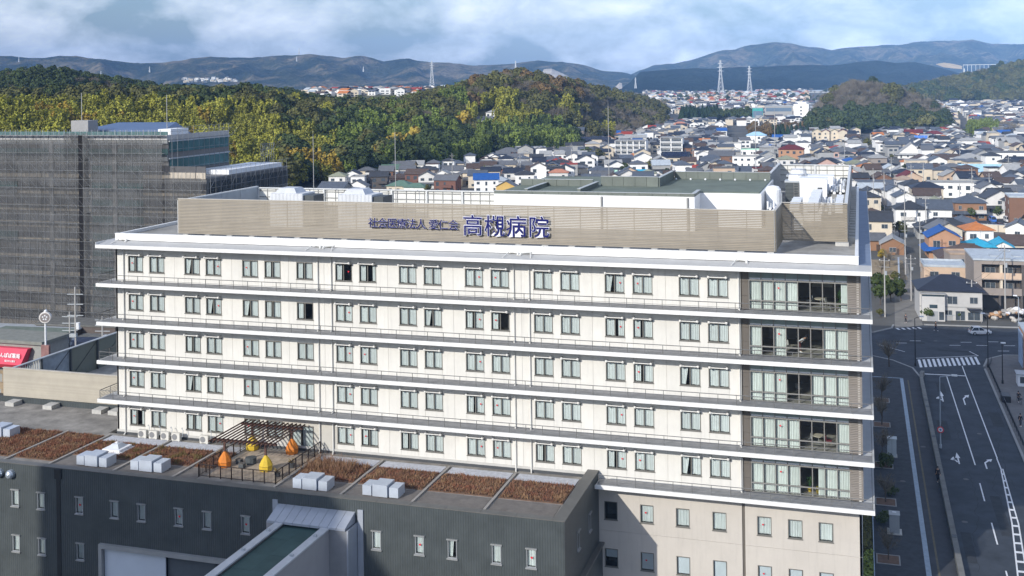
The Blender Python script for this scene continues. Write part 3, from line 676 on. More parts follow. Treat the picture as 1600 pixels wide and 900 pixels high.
# right-hand plant deck
t = thing('water_tank', 'upright white cylindrical tank beside the end of the penthouse', 'tank', (-9.9, 27, 32.95)); MB().lathe([(.85, 0), (.85, 3.6), (.6, 3.95), (.1, 4.05)], n=18).build('shell', LWHITE, t, smooth=False)
b = MB(); [b.tube((.9, -.3+.3*k, 0), (.9, -.3+.3*k, 3.2), .05, n=5) for k in range(3)]; b.build('pipe', LGREY, t)
def ctower(x, y, label, s=1.):
    t = thing('cooling_tower', label, 'cooling tower', (x, y, 32.95)); MB().box(0, 2.5*s, 0, 2.4, .3, 3.4).build('casing', ribbed('louvre_dark', (.10, .115, .12), 2, .16, .6, .8), t)
    MB().box(-.08, 2.5*s+.08, -.08, 2.48, 3.4, 3.6).build('rim', LGREY, t); MB().lathe([(1.0, 3.6), (.9, 4.3), (1., 4.3)], 1.25*s, 1.2, 14).build('fan_stack', LWHITE, t)
    b = MB(); b.bar((1.0, -.1, .2), (1.0, -.1, 3.5), .04, .04); b.bar((1.5, -.1, .2), (1.5, -.1, 3.5), .04, .04); [b.bar((1.0, -.1, .4+.3*k), (1.5, -.1, .4+.3*k), .03, .03) for k in range(10)]; b.build('ladder', STEEL, t)
    MB().box(.1, 2.4*s, .1, 2.3, 0, .3).build('base_frame', CONC, t)
ctower(-9.3, 38, 'dark louvred cooling tower with a white fan stack near the tank'); ctower(-9.6, 46, 'dark cooling tower standing behind the first, by the rear screen', 1.1)
t = thing('plant_cabin', 'white boxy plant cabin with a small vent on the roof deck', 'plant room', (-7.2, 29, 32.95)); MB().box(0, 2.9, 0, 2.6, 0, 4.6).build('casing', LWHITE, t); MB().box(1.9, 2.4, -.03, 0, 3.3, 3.7).build('vent', DGREY, t); MB().box(-.06, 2.96, -.06, 2.66, 4.6, 4.68).build('lid', LWHITE, t)
t = thing('plant_cabin', 'smaller white plant cabin behind the one with the vent', 'plant room', (-6.6, 36, 32.95)); MB().box(0, 2.8, 0, 2.2, 0, 4.3).build('casing', LWHITE, t); MB().box(-.06, 2.86, -.06, 2.26, 4.3, 4.38).build('lid', LWHITE, t)
def duct(pts, w, h, label):
    t = thing('ventilation_duct', label, 'duct', pts[0])
    for a, b_ in zip(pts, pts[1:]): MB().bar(Vector(a)-Vector(pts[0]), Vector(b_)-Vector(pts[0]), w, h).build('duct_section', LWHITE, t)
    n = len(pts)
    for a, b_ in zip(pts, pts[1:]):
        for q in (.3, .7): c_ = Vector(a).lerp(Vector(b_), q)-Vector(pts[0]); d = (Vector(b_)-Vector(a)).normalized(); MB().bar(c_-d*.04, c_+d*.04, w+.1, h+.1).build('duct_flange', LGREY, t)
duct([(-6.9, 13, 36.1), (-6.9, 20, 36.1), (-6.9, 20.6, 33.2)], .9, .8, 'white rectangular duct running back beside the recessed screen'); duct([(-5.2, 13, 36.2), (-5.2, 27, 36.2)], 1.0, .9, 'wider white duct leading to the plant cabin'); duct([(-2.8, 13.5, 36.0), (-2.8, 24, 36.0)], .7, .8, 'narrow white duct along the side screen')
def pipes(x, y, n, l, z, label, hor=True):
    t = thing('pipe_rack', label, 'pipework', (x, y, 32.95)); 
    for k in range(n): MB().tube((k*.32, 0, z+.25*(k % 2)), (k*.32, l, z+.25*(k % 2)), .11+.03*(k % 3), n=8).build('pipe', LWHITE if k % 3 else LGREY, t)
    for q in range(int(l/2)+1): MB().box(-.15, n*.32, q*2., q*2.+.1, 0, z-.12).build('rack_leg', STEEL, t)
    for k in range(n):
        for q in range(2): MB().tube((k*.32, 1.2+q*l*.5, z), (k*.32, 1.2+q*l*.5, z+.9-.2*(k % 2)), .1, n=7).build('riser', LGREY if k % 2 else LWHITE, t)
pipes(-4.3, 14, 4, 12, 2.6, 'lagged silver pipes on a low rack behind the recessed screen'); pipes(-4.2, 30, 6, 14, 3.0, 'dense bank of grey and white pipes right of the plant cabin'); pipes(-10.2, 22, 3, 9, 1.8, 'small pipe bank below the tank')
for i, (x, y) in enumerate(((-3.4, 44), (-5.4, 50), (-8.2, 53))):
    t = thing('chiller_unit', ('white chiller beside the side screen', 'white chiller in front of the rear screen', 'white chiller in the corner by the dark screen')[i], 'chiller', (x, y, 32.95)); MB().box(0, 1.4, 0, 3., .2, 3.1-.3*i).build('casing', LWHITE, t); MB().lathe([(.5, 3.1-.3*i), (.5, 3.4-.3*i)], .7, 1.5, 12).build('fan_guard', DGREY, t); MB().box(.05, 1.35, .1, 2.9, 0, .2).build('skid', STEEL, t)
# dishes
for i, (px, py, y) in enumerate(((847, 275, 40.6), (1064, 267, 44))):
    p = aty(px, py, y); t = thing('satellite_dish', ('white dish on the far left corner of the penthouse', 'white dish behind the step in the green roof')[i], 'satellite dish', (p.x, y, 32.95))
    MB().tube((0, 0, 0), (0, 0, p.z-32.95), .06, n=6).build('mast', STEEL, t); b = MB(); b.lathe([(.05, .0), (.35, .06), (.62, .2), (.6, .2), (.33, .1), (.02, .04)], n=14); b.xf(Matrix.Translation((0, -.1, p.z-32.95)) @ Matrix.Rotation(rad(75), 4, 'X')); b.build('dish', LWHITE, t, smooth=True)
# ------------------------------------------------------------------ dark annex in front
DARKW = ribbed('annex_ribbed_sheet', (.066, .076, .077), 0, .22, .45, .35, .16)
DARKC = M('annex_coping', (.13, .128, .118), .5, .12, .6)
AX0, AX1, AY, AZ = -112, -24.0, -10.55, 13.0
A = thing('annex_building', 'low dark ribbed annex with planted roof in front of the white hospital', 'building', (-66, -4, 0), world=True)
b = MB()
AW = [-78.3, -75.35, -71.05, -67.2, -64.3, -60.38, -57.45, -53.55, -40.95, -37.02, -34.08, -30.2, -27.22]
AWL = [-78.25, -75.3, -71.0]
# front wall with openings in two rows and the portal
def leaf(x0, x1, z0, z1, ops):
    if not ops: b.box(x0, x1, AY, AY+.3, z0, z1); return
    oz0, oz1 = ops[0][2], ops[0][2]+ops[0][3]; b.box(x0, x1, AY, AY+.3, z0, oz0); b.box(x0, x1, AY, AY+.3, oz1, z1); c = x0
    for ox, ow, _, _ in ops: b.box(c, ox, AY, AY+.3, oz0, oz1); c = ox+ow
    b.box(c, x1, AY, AY+.3, oz0, oz1)
AWW, AWH = .8, 1.52
leaf(AX0, AX1, 8.0, 12.98, [(x, AWW, 8.96, AWH) for x in AW]); leaf(AX0, -68.4, 0, 8.0, [(x, AWW, 4.66, AWH) for x in AWL]); leaf(-68.4, -48, 6.45, 8.0, []); leaf(-48, AX1, 0, 8.0, [])
b.box(AX1-.3, AX1, AY+.3, 1.84, 0, 12.98); b.box(AX0, -76.7, 8.7, 9.0, 0, 12.9); b.box(AX0, AX0+.3, AY+.3, 8.7, 0, 12.98)
b.build('wall', DARKW, A)
d = MB(); d.box(AX0+.3, AX1-.3, AY+.3, 1.84, 12.0, 12.3); d.box(AX0+.3, -76.7, 1.84, 8.7, 12.0, 12.302); deck = d.build('roof', M('annex_deck', (.25, .235, .21), .9, .4, .5, bump=.25), A)
c = MB(); n = 28
for k in range(n): MB().box(lerp(AX0, AX1-1.0, k/n)+.01, lerp(AX0, AX1-1.0, (k+1)/n)-.01, AY-.05, AY+.75, 12.98, 13.04).build('coping', DARKC, A)
c.box(AX1-1.0, AX1+.05, AY-.05, 1.84, 12.98, 13.045); c.build('coping', DARKC, A)
MB().box(AX0, AX1-.8, AY+.3, AY+.6, 12.3, 12.98).box(AX1-.9, AX1-.3, AY+.3, 1.84, 12.3, 12.98).build('parapet', M('annex_parapet_inside', (.16, .155, .14), .8, .2), A)
MB().box(-73.2, -72.75, AY-.06, AY, 0, 12.9).box(-73.35, -72.6, AY-.14, AY, 12.0, 12.9).build('downpipe', M('annex_pipe', (.03, .033, .035), .4, .1), A)
FR2 = frame_mesh(AWW, AWH, False, M('annex_window_frame', (.30, .31, .32), .4, .08), .07, .8)
lip = MB().box(-.09, AWW+.09, -.14, .0, -.1, 0).mesh('window_sill', [M('annex_sill', (.26, .265, .26), .5, .1)])
cur2 = [curtain_mesh(.66, 1.36, 5, .04, 5+k) for k in range(3)]+[curtain_mesh(.4, 1.36, 3, .04, 9, .3)]
hs = MB().poly([(x*1.2, 0, z*1.2) for x, z in hp]).mesh('heart_sticker', [HEART])
def annex_window(x, y, z, i, rot=0.):
    w = link('window', FR2, A, (x, y, z), rot); link('window_sill', lip, w); link('window_head', lip, w, (0, 0, AWH+.1)); link('pane', pane_of(.7, 1.4), w, (.05, .05, .06))
    if i == 10: link('curtain', cur2[3], w, (.07, .2, .08))
    else: link('curtain', cur2[i % 3], w, (.07, .2, .08))
    if i in (2, 5, 7, 9, 12): link('heart_sticker', hs, w, (.42, .03, .8))
for i, x in enumerate(AW): annex_window(x, AY, 8.96, i)
for i, x in enumerate(AWL): annex_window(x, AY, 4.66, i+20)
annex_window(AX1, -6.4, 8.96, 30, rad(90)); annex_window(AX1, -2.2, 8.9, 31, rad(90))
# side plinth wall
MB().box(-26, -23.7, -9, 1.8, 0, 6.4).build('side_block', DARKW, A); MB().box(-26.1, -23.5, -9.1, 1.8, 6.4, 6.55).build('coping', DARKC, A)
# entrance portal
PF = M('portal_frame', (.30, .305, .30), .45, .08, .8)
p = MB(); p.box(-68.4, -48.5, AY-.35, AY+.02, 6.1, 6.5); p.box(-68.4, -68.05, AY-.35, AY+.02, 0, 6.1); po = p.build('portal', PF, A)
MB().box(-68.05, -61.5, AY+.1, AY+.2, 0, 6.1).build('shutter_panel', M('pale_shutter', (.55, .60, .66), .4, .05, .3), po)
MB().box(-61.5, -56.4, AY+.45, AY+.55, 0, 6.1).build('shutter_panel', M('dark_shutter', (.10, .115, .13), .4, .08), po)
MB().box(-56.4, -49, AY+2.4, AY+2.5, 0, 6.1).build('portal_back', DARKIN, po); MB().box(-56.5, -56.3, AY+.1, AY+.6, 0, 6.1).build('post', DGREY, po)
MB().lathe([(.42, 0), (.42, .3), (.3, .5), (.05, .6)], n=12).xf(Matrix.Translation((-78.3, AY, 12.0)) @ Matrix.Rotation(rad(90), 4, 'X')).build('vent_hood', M('vent_hood_metal', (.45, .5, .55), .3, .08, metal=.5), A)
MB().lathe([(.42, 0), (.42, .3), (.3, .5), (.05, .6)], n=12).xf(Matrix.Translation((-79.6, AY, 12.0)) @ Matrix.Rotation(rad(90), 4, 'X')).build('vent_hood', MATS['vent_hood_metal'], A)

# walkway bridge with a green sheet roof running towards the viewer
B = thing('covered_walkway', 'grey walled walkway with a green sheet roof running out from the dark annex', 'walkway', (-46.6, -24, 0), world=True)
WG = M('walkway_wall', (.36, .355, .36), .7, .06, .5)
MB().box(-44.4, -44.1, -36, -11.9, 0, 11.0).build('wall', WG, B); MB().box(-49.0, -48.7, -36, -11.9, 0, 11.0).build('wall', WG, B)
for x0, x1 in ((-44.75, -44.0), (-49.1, -48.35)):
    MB().box(x0, x1, -36, -12.3, 11.0, 11.14).build('coping', M('walkway_coping', (.50, .515, .53), .4, .08), B)
    for yy in (-18.5, -24.5, -14.5): MB().box((x0+x1)/2-.15, (x0+x1)/2+.15, yy, yy+.2, 11.14, 11.3).build('coping_clip', LGREY, B)
for k in range(8):
    for j in range(2):
        o_ = 1.1 if j else 0
        MB().hexa([(-48.35+j*1.82+(.0), -36+k*3, 10.78), (-46.52+j*1.78, -36+k*3, 10.78), (-46.52+j*1.78, -33.02+k*3, 10.78), (-48.35+j*1.82, -33.02+k*3, 10.78)], [(-48.35+j*1.82, -36+k*3, 10.84+.006*((k+j) % 2)), (-46.52+j*1.78, -36+k*3, 10.84+.006*((k+j) % 2)), (-46.52+j*1.78, -33.02+k*3, 10.84+.006*((k+j) % 2)), (-48.35+j*1.82, -33.02+k*3, 10.84+.006*((k+j) % 2))]).build('roof_sheet', M('walkway_green_sheet', (.045, .085, .08), .7, .15, .6, rnd=.12), B)
MB().box(-44.09, -44.0, -22.2, -22.05, 3, 9.6).build('downpipe', PIPE, B)
HM_ = M('hood_metal', (.42, .45, .50), .35, .08, .6, metal=.3)
for k in range(9): x = lerp(-49.9, -42.5, k/9); MB().hexa([(x+.01, -12.6, 11.05), (x+.80, -12.6, 11.05), (x+.80, AY, 11.05), (x+.01, AY, 11.05)], [(x+.01, -12.6, 11.25), (x+.80, -12.6, 11.25), (x+.80, AY, 11.95), (x+.01, AY, 11.95)]).build('hood_panel', HM_, B)
MB().box(-44.1, -42.45, -12.4, -11.9, 0, 11.0).build('pier', M('pier_grey', (.26, .265, .275), .5, .08), B); MB().box(-42.44, -42.3, -12.45, AY-.01, 0, 11.04).build('side_cheek', HM_, B)
MB().box(-50.1, -49.2, -12.3, AY-.01, 0, 11.04).build('pier', WG, B)
MB().box(-42.25, -41.75, AY-.12, AY-.01, 0, 12.2).build('jamb', HM_, B); MB().box(-50.4, -49.9, AY-.12, AY-.01, 10, 12.3).build('jamb', HM_, B)

# ---- planted roof
def clump(name, x0, x1, y0, y1, n, hmin, hmax, cols, seed, label, wid=.05):
    r = random.Random(seed); b = MB()
    for i in range(n):
        x, y = r.uniform(x0, x1), r.uniform(y0, y1); v = noise.noise(Vector((x*.9, y*.9, seed))); h = lerp(hmin, hmax, r.random())*(1+.5*v)
        a = r.uniform(0, 6.28); m = min(len(cols)-1, max(0, int((v*.9+.5+r.uniform(-.25, .25))*len(cols))))
        for q in range(3):
            a2 = a+q*2.1; l = h*r.uniform(.3, .8); px, py = math.cos(a2+1.57)*wid, math.sin(a2+1.57)*wid
            b.poly([(x-px, y-py, 12.33), (x+px, y+py, 12.33), (x+math.cos(a2)*l, y+math.sin(a2)*l, 12.33+h)], m)
    o = b.build(name, cols); o['kind'] = 'stuff'; return o
SOILM = M('planter_soil', (.15, .095, .065), .95, .3, 1.5); GRAV = M('pale_gravel', (.50, .51, .54), .95, .2, 3., bump=.5, bscale=25)
S1, S2, S3, S4 = M('sedum_rust', (.26, .118, .07), .9, .4, 2.), M('sedum_brown', (.23, .125, .075), .9, .4, 2.), M('sedum_straw', (.31, .19, .105), .9, .35, 2.), M('sedum_olive', (.19, .14, .055), .9, .35, 2.)
BAYS = [-101.3, -94.6, -87.9, -81.1, -75.9, -68.6, -62.1, -59.6, -51.6, -45.0, -38.2, -31.6, -25.3]
for i, (x0, x1) in enumerate(zip(BAYS, BAYS[1:])):
    if i == 7: continue
    s = MB(); yb = -5.2 if x0 > -76 else -7.3
    y1 = -.75 if x0 >= -76 else .6
    s.box(x0+.25, x1-.25, yb, y1, 12.3, 12.38); s.build('planting_bed', SOILM, A)
    if x0 >= -76: MB().box(x0+.3, x1-.3, -.7, 1.0, 12.3, 12.36).build('gravel_strip', GRAV, A)
    e = MB(); e.box(x0-.12, x0+.12, AY+.8, 1.0, 12.3, 12.46); e.build('bed_divider', M('divider_concrete', (.33, .31, .28), .9, .15, 2), A)
    if x0 > -76: MB().box(x0+.3, x1-.3, -9.6, -5.4, 12.3, 12.325).build('deck_board', M('deck_board_grey', (.17, .155, .14), .9, .2, 1.5), A)
    tall = i == 8
    a, bb = x0+.35, x1-.35
    n = int((bb-a)*(y1-yb)*60)
    pal = [S1, S2, S3] if i not in (4, 5) else [S2, S1, S4]
    if i == 10: pal = [S2, S3, S1]
    if i == 3 or i == 2: pal = [S3, S2, S1]
    clump('sedum', a, bb, yb+.1, y1-.1, n, .12, .34 if not tall else .42, pal, i, '')
    if tall: clump('dry_grass', a, bb-1, yb+1.5, y1-.1, 420, .5, 1.15, [S3, S2], 77, '', .03)
def roof_box(x, y, label):
    t = thing('roof_vent_box', label, 'vent', (x, y, 12.3), 0, 'triple galvanised vent boxes along the annex parapet'); GV = M('galvanised_box', (.52, .57, .64), .4, .08, .8, metal=.25, rnd=.05)
    MB().box(0, .85, 0, 1.5, .1, .95).build('end_box', GV, t); MB().box(1.0, 2.4, -.1, 1.6, .1, 1.12).build('main_box', GV, t); MB().box(2.55, 3.4, 0, 1.5, .1, .95).build('end_box', GV, t)
    [MB().box(xa, xa+.17, .1, 1.4, .15, .85).build('connector', M('connector_blue_grey', (.12, .16, .24), .5, .1), t) for xa in (.84, 2.39)]; MB().box(0, 3.4, .2, 1.2, 0, .1).build('skid', CONC, t)
for x, y, l in ((-73.2, -7.7, 'triple galvanised vent box in front of the white skylight'), (-67.2, -7.6, 'triple galvanised vent box left of the pergola fence'), (-49.9, -7.9, 'triple galvanised vent box beside the tall dry grass'), (-43.1, -7.8, 'triple galvanised vent box above the walkway hood'), (-88.9, -2.6, 'triple galvanised vent box on the reddish bed at the far end')): roof_box(x, y, l)
t = thing('skylight', 'white pyramid skylight on a stepped base among the brown planting', 'skylight', (-72.1, -3.0, 12.3)); MB().box(-1.2, 1.2, -1.2, 1.2, 0, .22).box(-1.0, 1.0, -1.0, 1.0, .22, .42).build('base', LWHITE, t); MB().lathe([(1.0, .42), (.5, .78), (.4, .8)], n=4, ph=math.pi/4).build('dome', M('skylight_dome', (.55, .58, .6), .25, .08), t); MB().lathe([(.15, .8), (.18, .88), (.08, .94)], n=8).build('cap', LWHITE, t)
def ac_unit(x, y, label):
    t = thing('outdoor_unit', label, 'air conditioner', (x, y, 12.3), 0, 'outdoor units along the hospital wall'); MB().box(0, .95, 0, .36, .12, .9).build('casing', M('ac_cream', (.62, .60, .54), .5, .05), t)
    MB().lathe([(.3, 0), (.3, .03), (.26, .035), (.08, .04)], n=14).xf(Matrix.Translation((.36, 0, .5)) @ Matrix.Rotation(rad(90), 4, 'X')).build('fan_grille', M('fan_grille_grey', (.22, .22, .22), .5, .1), t)
    MB().box(.05, .2, 0, .36, 0, .12).build('foot', CONC, t); MB().box(.75, .9, 0, .36, 0, .12).build('foot', CONC, t); 
    b = MB(); pts = [Vector((.95, .2, .4)), Vector((1.1, .3, .5)), Vector((1.12, .4, 1.1)), Vector((.98, .45, 1.35)), Vector((.85, .5, 1.2))]
    for p, q in zip(pts, pts[1:]): b.tube(p, q, .035, n=5)
    b.build('refrigerant_pipe', LGREY, t)
for i, (x, l) in enumerate(((-72.5, 'cream outdoor unit nearest the corner of the white wall, first of four'), (-71.2, 'second cream outdoor unit from the wall corner'), (-69.8, 'third cream outdoor unit from the wall corner'), (-68.5, 'fourth cream outdoor unit, last of the close row'), (-65.2, 'single cream outdoor unit standing apart toward the pergola'))): ac_unit(x, .95, l)
# ---- terrace with pergola
TB = M('terrace_paving', (.42, .36, .29), .8, .25, 2.); PW = M('pergola_brown', (.10, .052, .04), .6, .15, 3)
t = thing('pergola', 'dark brown slatted pergola on the planted roof terrace', 'pergola', (-56.3, -2, 12.3), world=True)
for x, y in ((-59.0, -4.4), (-54.6, -4.4), (-59.0, .7), (-54.6, .7)): MB().box(x-.09, x+.09, y-.09, y+.09, 12.36, 14.9).build('post', PW, t)
for y in (-4.4, .7): MB().box(-60.2, -53.4, y-.07, y+.07, 14.78, 14.98).build('beam', PW, t)
raf = MB().box(-.035, .035, -5.6, 1.5, 14.98, 15.1).mesh('rafter', [PW])
for k in range(15): link('rafter', raf, t, (-60.0+k*.46, 0, 0))
BAYX0, BAYX1 = -60.4, -51.75
for i in range(10):
    for j in range(9): MB().box(-59.3+i*.75, -58.57+i*.75, -7.1+j*.9, -6.22+j*.9, 12.3, 12.35+.004*((i*7+j*3) % 3)).build('terrace_paver', M('paver_buff', (.40, .33, .25), .85, .2, 2, rnd=.18), A)
def cover(x, y, col, label):
    t = thing('post_cover', label, 'padded cover', (x, y, 12.36)); m_ = M('cover_'+col, dict(orange=(.62, .20, .03), yellow=(.62, .43, .04))[col], .6, .1, 2, coord='object')
    MB().lathe([(.54, 0), (.62, .1), (.64, .5)], n=8).build('skirt', m_, t); MB().lathe([(.66, .52), (.5, .88), (.27, 1.22), (.11, 1.45)], n=8).build('cone', m_, t); MB().lathe([(.65, .49), (.67, .51), (.65, .53)], n=8).build('seam', M('cover_seam', (.12, .06, .03), .7), t)
cover(-59.0, -4.4, 'orange', 'orange cone shaped padded cover on the left front pergola post'); cover(-54.6, -4.4, 'yellow', 'yellow cone shaped padded cover on the right front pergola post'); cover(-59.0, .7, 'yellow', 'yellow cone shaped padded cover on the rear left pergola post'); cover(-54.6, .7, 'orange', 'orange cone shaped padded cover on the rear right pergola post')
t = thing('terrace_table', 'dark round table with stools under the pergola', 'table', (-57, -3.0, 12.36)); MB().lathe([(.5, 0), (.55, .6), (.5, .62)], n=10).build('table_top', DGREY, t)
for i, (x, y) in enumerate(((-58.1, -3.3), (-57.2, -4.3))): t = thing('stool', ('dark low stool left of the dark terrace table', 'dark low stool in front of the dark terrace table')[i], 'stool', (x, y, 12.36)); MB().box(-.25, .25, -.25, .25, 0, .4).build('seat', DGREY, t); MB().box(-.28, .28, -.28, .28, .4, .44).build('cushion', M('stool_pad', (.12, .11, .1), .8), t)
FEN = M('fence_dark_brown', (.028, .02, .018), .5, .1)
def rail_fence(pts, z, label, h=1.15, pitch=1.2, bars=True):
    t = thing('terrace_fence', label, 'fence', (pts[0][0], pts[0][1], z), world=True); r = MB(); bb = MB()
    for (ax, ay), (bx, by) in zip(pts, pts[1:]):
        l = math.hypot(bx-ax, by-ay); n = max(1, round(l/pitch))
        r.bar((ax, ay, z+h), (bx, by, z+h), .06, .06); r.bar((ax, ay, z+.12), (bx, by, z+.12), .04, .04)
        for k in range(n+1): x, y = lerp(ax, bx, k/n), lerp(ay, by, k/n); MB().box(x-.04, x+.04, y-.04, y+.04, z, z+h-.03).build('post', FEN, t)
        m = int(l/.14)
        for k in range(m): x, y = lerp(ax, bx, k/m), lerp(ay, by, k/m); bb.box(x-.009, x+.009, y-.009, y+.009, z+.12, z+h-.03)
    r.build('rail', FEN, t); tag(bb.build('baluster', FEN, t), kind='stuff')
rail_fence([(-59.9, 1.1), (-59.9, -7.4), (-51.9, -7.4), (-51.9, 1.5)], 12.34, 'dark brown baluster fence round the pergola terrace')
for i, (x, y) in enumerate(((-52.6, -3.0), (-52.7, -5.6))): 
    t = thing('planter_pot', ('small dark pot along the terrace fence near the orange cover', 'small dark pot along the terrace fence near the yellow cover')[i], 'pot', (x, y, 12.36)); MB().lathe([(.22, 0), (.3, .4), (.25, .4)], n=9).build('pot', DGREY, t); b = MB(); r = random.Random(i)
    for k in range(40): a = r.uniform(0, 6.3); c0 = Vector((0, 0, .4)); d = Vector((math.cos(a)*.4, math.sin(a)*.4, r.uniform(.1, .5))); b.poly([c0, c0+d*.6+Vector((.05, 0, .05)), c0+d])
    b.build('foliage', S4, t)
# ---- beige louvre yard beyond the left end
Y = thing('louvre_enclosure', 'beige louvred enclosure on blocks on the roof left of the white hospital', 'screen', (-88, 20, 12.3), world=True)
sl2 = MB().hexa([(0, 0, 0), (19.6, 0, 0), (19.6, .05, .015), (0, .05, .015)], [(0, .03, .10), (19.6, .03, .10), (19.6, .06, .105), (0, .06, .105)]).mesh('slat', [M('yard_slat', (.36, .325, .26), .5, .08, .5, rnd=.05)])
for k in range(31): link('slat', sl2, Y, (-96.6, 9, 12.75+k*.109))
MB().box(-96.6, -77, 9.12, 9.2, 12.75, 16.1).build('slat_backing', M('yard_backing', (.22, .2, .165), .7), Y); MB().box(-96.65, -77, 8.95, 9.25, 16.12, 16.2).build('cap', M('yard_cap', (.45, .42, .36), .5), Y)
for x in (-94.2, -89, -82.4, -80.3): MB().box(x-.6, x+.6, 7.2, 8.6, 12.3, 12.75).build('footing', CONC, Y)
GRN = M('yard_green_sheet', (.15, .17, .15), .6, .1, .5, rnd=.05)
for k in range(6):
    y = 14+k*5.2
    MB().box(-95.6, -95.5, y+.1, y+5.1, 12.3, 16.0).build('side_sheet', GRN if k > 0 else M('yard_blue_sheet', (.25, .3, .36), .6, .2), Y); MB().box(-95.5, -95.25, y-.1, y+.1, 12.3, 16.05).build('post', DGREY, Y)
    MB().bar((-95.45, y+.2, 12.5), (-95.45, y+5, 15.8), .05, .05).build('brace', DGREY, Y)
MB().box(-95.7, -95.3, 9.3, 46, 16.05, 16.15).build('cap', LGREY, Y)
for k in range(12): MB().box(-95.45, -95.35, 9.6+k*.4, 9.7+k*.4, 12.3, 16.0).build('screen_bar', LGREY, Y)
MB().box(-96, -77, 9.4, 48, 11.9, 12.28).build('roof', DECK, Y); MB().box(-96, -77, 9.4, 48, 0, 11.9).build('wall', DARKW, Y)
duct([(-80, 12, 15.2), (-80, 40, 15.2)], 1.4, 1.2, 'white duct inside the louvred enclosure beside the hospital end'); duct([(-83, 20, 15.0), (-78, 20, 15.0)], 1, .9, 'short cross duct inside the louvred enclosure')
# ------------------------------------------------------------------ scaffolded tower on the left
T = thing('scaffolded_tower', 'big tower block wrapped in dark grey scaffold netting with a stepped end', 'building', (-150, 100, 0), world=True)
TB_, TG, TD = M('tower_tile_beige', (.50, .44, .36), .6, .1, .4), M('tower_glass', (.10, .17, .17), .15, .2, .3), M('tower_dark_band', (.10, .10, .105), .7, .15)
TX0, TX1, TX2, TY = -185, -126.8, -118.6, 86.6
b = MB(); b.box(TX0, TX1, TY, 108, 0, 38.6); b.box(TX1, TX2, TY, 118, 0, 31.4); b.box(TX1-12, TX2-.02, 108, 118, 0, 31.41); b.build('wall', M('tower_wall', (.20, .195, .19), .8, .1), T)
z = .6; k = 0
while z < 37.5:
    hi = z > 31
    x1 = TX1 if hi else TX2
    for a in range(int((x1-TX0)/5.85)+1):
        X = TX0+a*5.85; X1 = min(X+5.7, x1-.05)
        if X1 <= X+.3: continue
        g_ = hi or (X > -146 and X < -138) or (k % 3 == 2 and X < -165)
        MB().box(X, X1, TY-.25, TY-.01, z+.9, z+2.1).build('spandrel_tile', TB_ if not g_ else M('tower_spandrel_grey', (.25, .26, .26), .6, .1), T)
        MB().box(X, X1, TY-.12, TY-.01, z+2.1, z+3.28).build('window_band', TG if g_ else TD, T)
    z += 3.3; k += 1
for zz in (32.0, 35.3): 
    MB().box(TX1+.01, TX1+.2, TY+.3, 107.5, zz+.9, zz+2.9).build('window_band', M('tower_glass_teal', (.07, .16, .17), .1, .25, .5), T); MB().box(TX1+.01, TX1+.3, TY, 108, zz+2.9, zz+3.15).build('floor_edge', LGREY, T)
for k in range(7): MB().box(TX2+.01, TX2+.12, TY+1+k*4.4, TY+4.6+k*4.4, 27.8, 30.5).build('window_band', M('tower_glass_black', (.02, .035, .05), .1, .2), T)
for X, c_ in ((-153.4, .5), (-138.7, .5)): MB().box(X-c_, X+c_, TY-.35, TY-.26, 0, 38.4).build('pilaster', M('tower_pilaster', (.34, .33, .32), .7, .08), T)
b = MB(); b.box(TX0, TX1, TY-.4, TY, 38.6, 39.5); b.box(TX1-.4, TX1, TY, 108, 38.6, 39.5); b.build('parapet', M('tower_parapet', (.50, .49, .48), .7, .12, .4), T)
b = MB(); b.hexa([(-155, 92, 39.0), (-133, 92, 39.0), (-133, 104, 39.0), (-155, 104, 39.0)], [(-152, 92.2, 40.1), (-131.5, 92.2, 40.3), (-136, 103, 41.4), (-150, 103, 41.4)]); b.build('roof', M('tower_blue_roof', (.06, .11, .22), .4, .1), T)
MB().box(-150, -146, 88, 91, 38.6, 42.3).build('stair_head', M('stair_head_grey', (.32, .32, .32), .8, .1), T); MB().box(-130, -127.2, 88, 94, 38.6, 40.6).build('stair_head', LWHITE, T)
b = MB(); b.box(TX1+.4, TX2-.3, 95, 116, 31.4, 32.3); b.build('roof', LWHITE, T)
# netting sheets and tubes
NET = net('scaffold_net', (.088, .091, .094), .40); NETD = net('scaffold_net_sparse', (.055, .07, .085), .6)
ns = MB().poly([(.02, 0, .03), (1.83, 0, .03), (1.83, 0, 6.6), (.02, 0, 6.6)]).mesh('net_sheet', [NET]); ns5 = MB().poly([(.03, 0, .03), (5.5, 0, .03), (5.5, 0, 5.1), (.03, 0, 5.1)]).mesh('net_sheet', [NET])
GAPX = -145.6
x = TX1-.3
cols = []
while x > TX0: x -= 5.55; cols.append(x)
for X in cols+[TX1+.1]:
    if X == TX1+.1:
        for k in range(6): link('net_sheet', ns5, T, (X, 85, k*5.2+.4)).scale = (1.46, 1, 1)
        continue
    if X < GAPX < X+5.55:
        for k in range(8):
            o = link('net_sheet', ns5, T, (X, 85, k*5.2-1.6)); o.scale = ((GAPX-.5-X)/5.55, 1, 1); o = link('net_sheet', ns5, T, (GAPX+.5, 85, k*5.2-1.6)); o.scale = ((X+5.55-GAPX-.5)/5.55, 1, 1)
        continue
    for k in range(8): link('net_sheet', ns5, T, (X, 85, k*5.2-1.6)).scale = (1, 1, .76 if k == 7 else 1)
MB().box(GAPX-.45, GAPX+.45, 85.05, 85.3, 0, 39.6).build('net_gap_shade', M('net_gap_shade_black', (.006, .006, .008), .8), T)  # black sheet painted in for the shade in the gap between nets
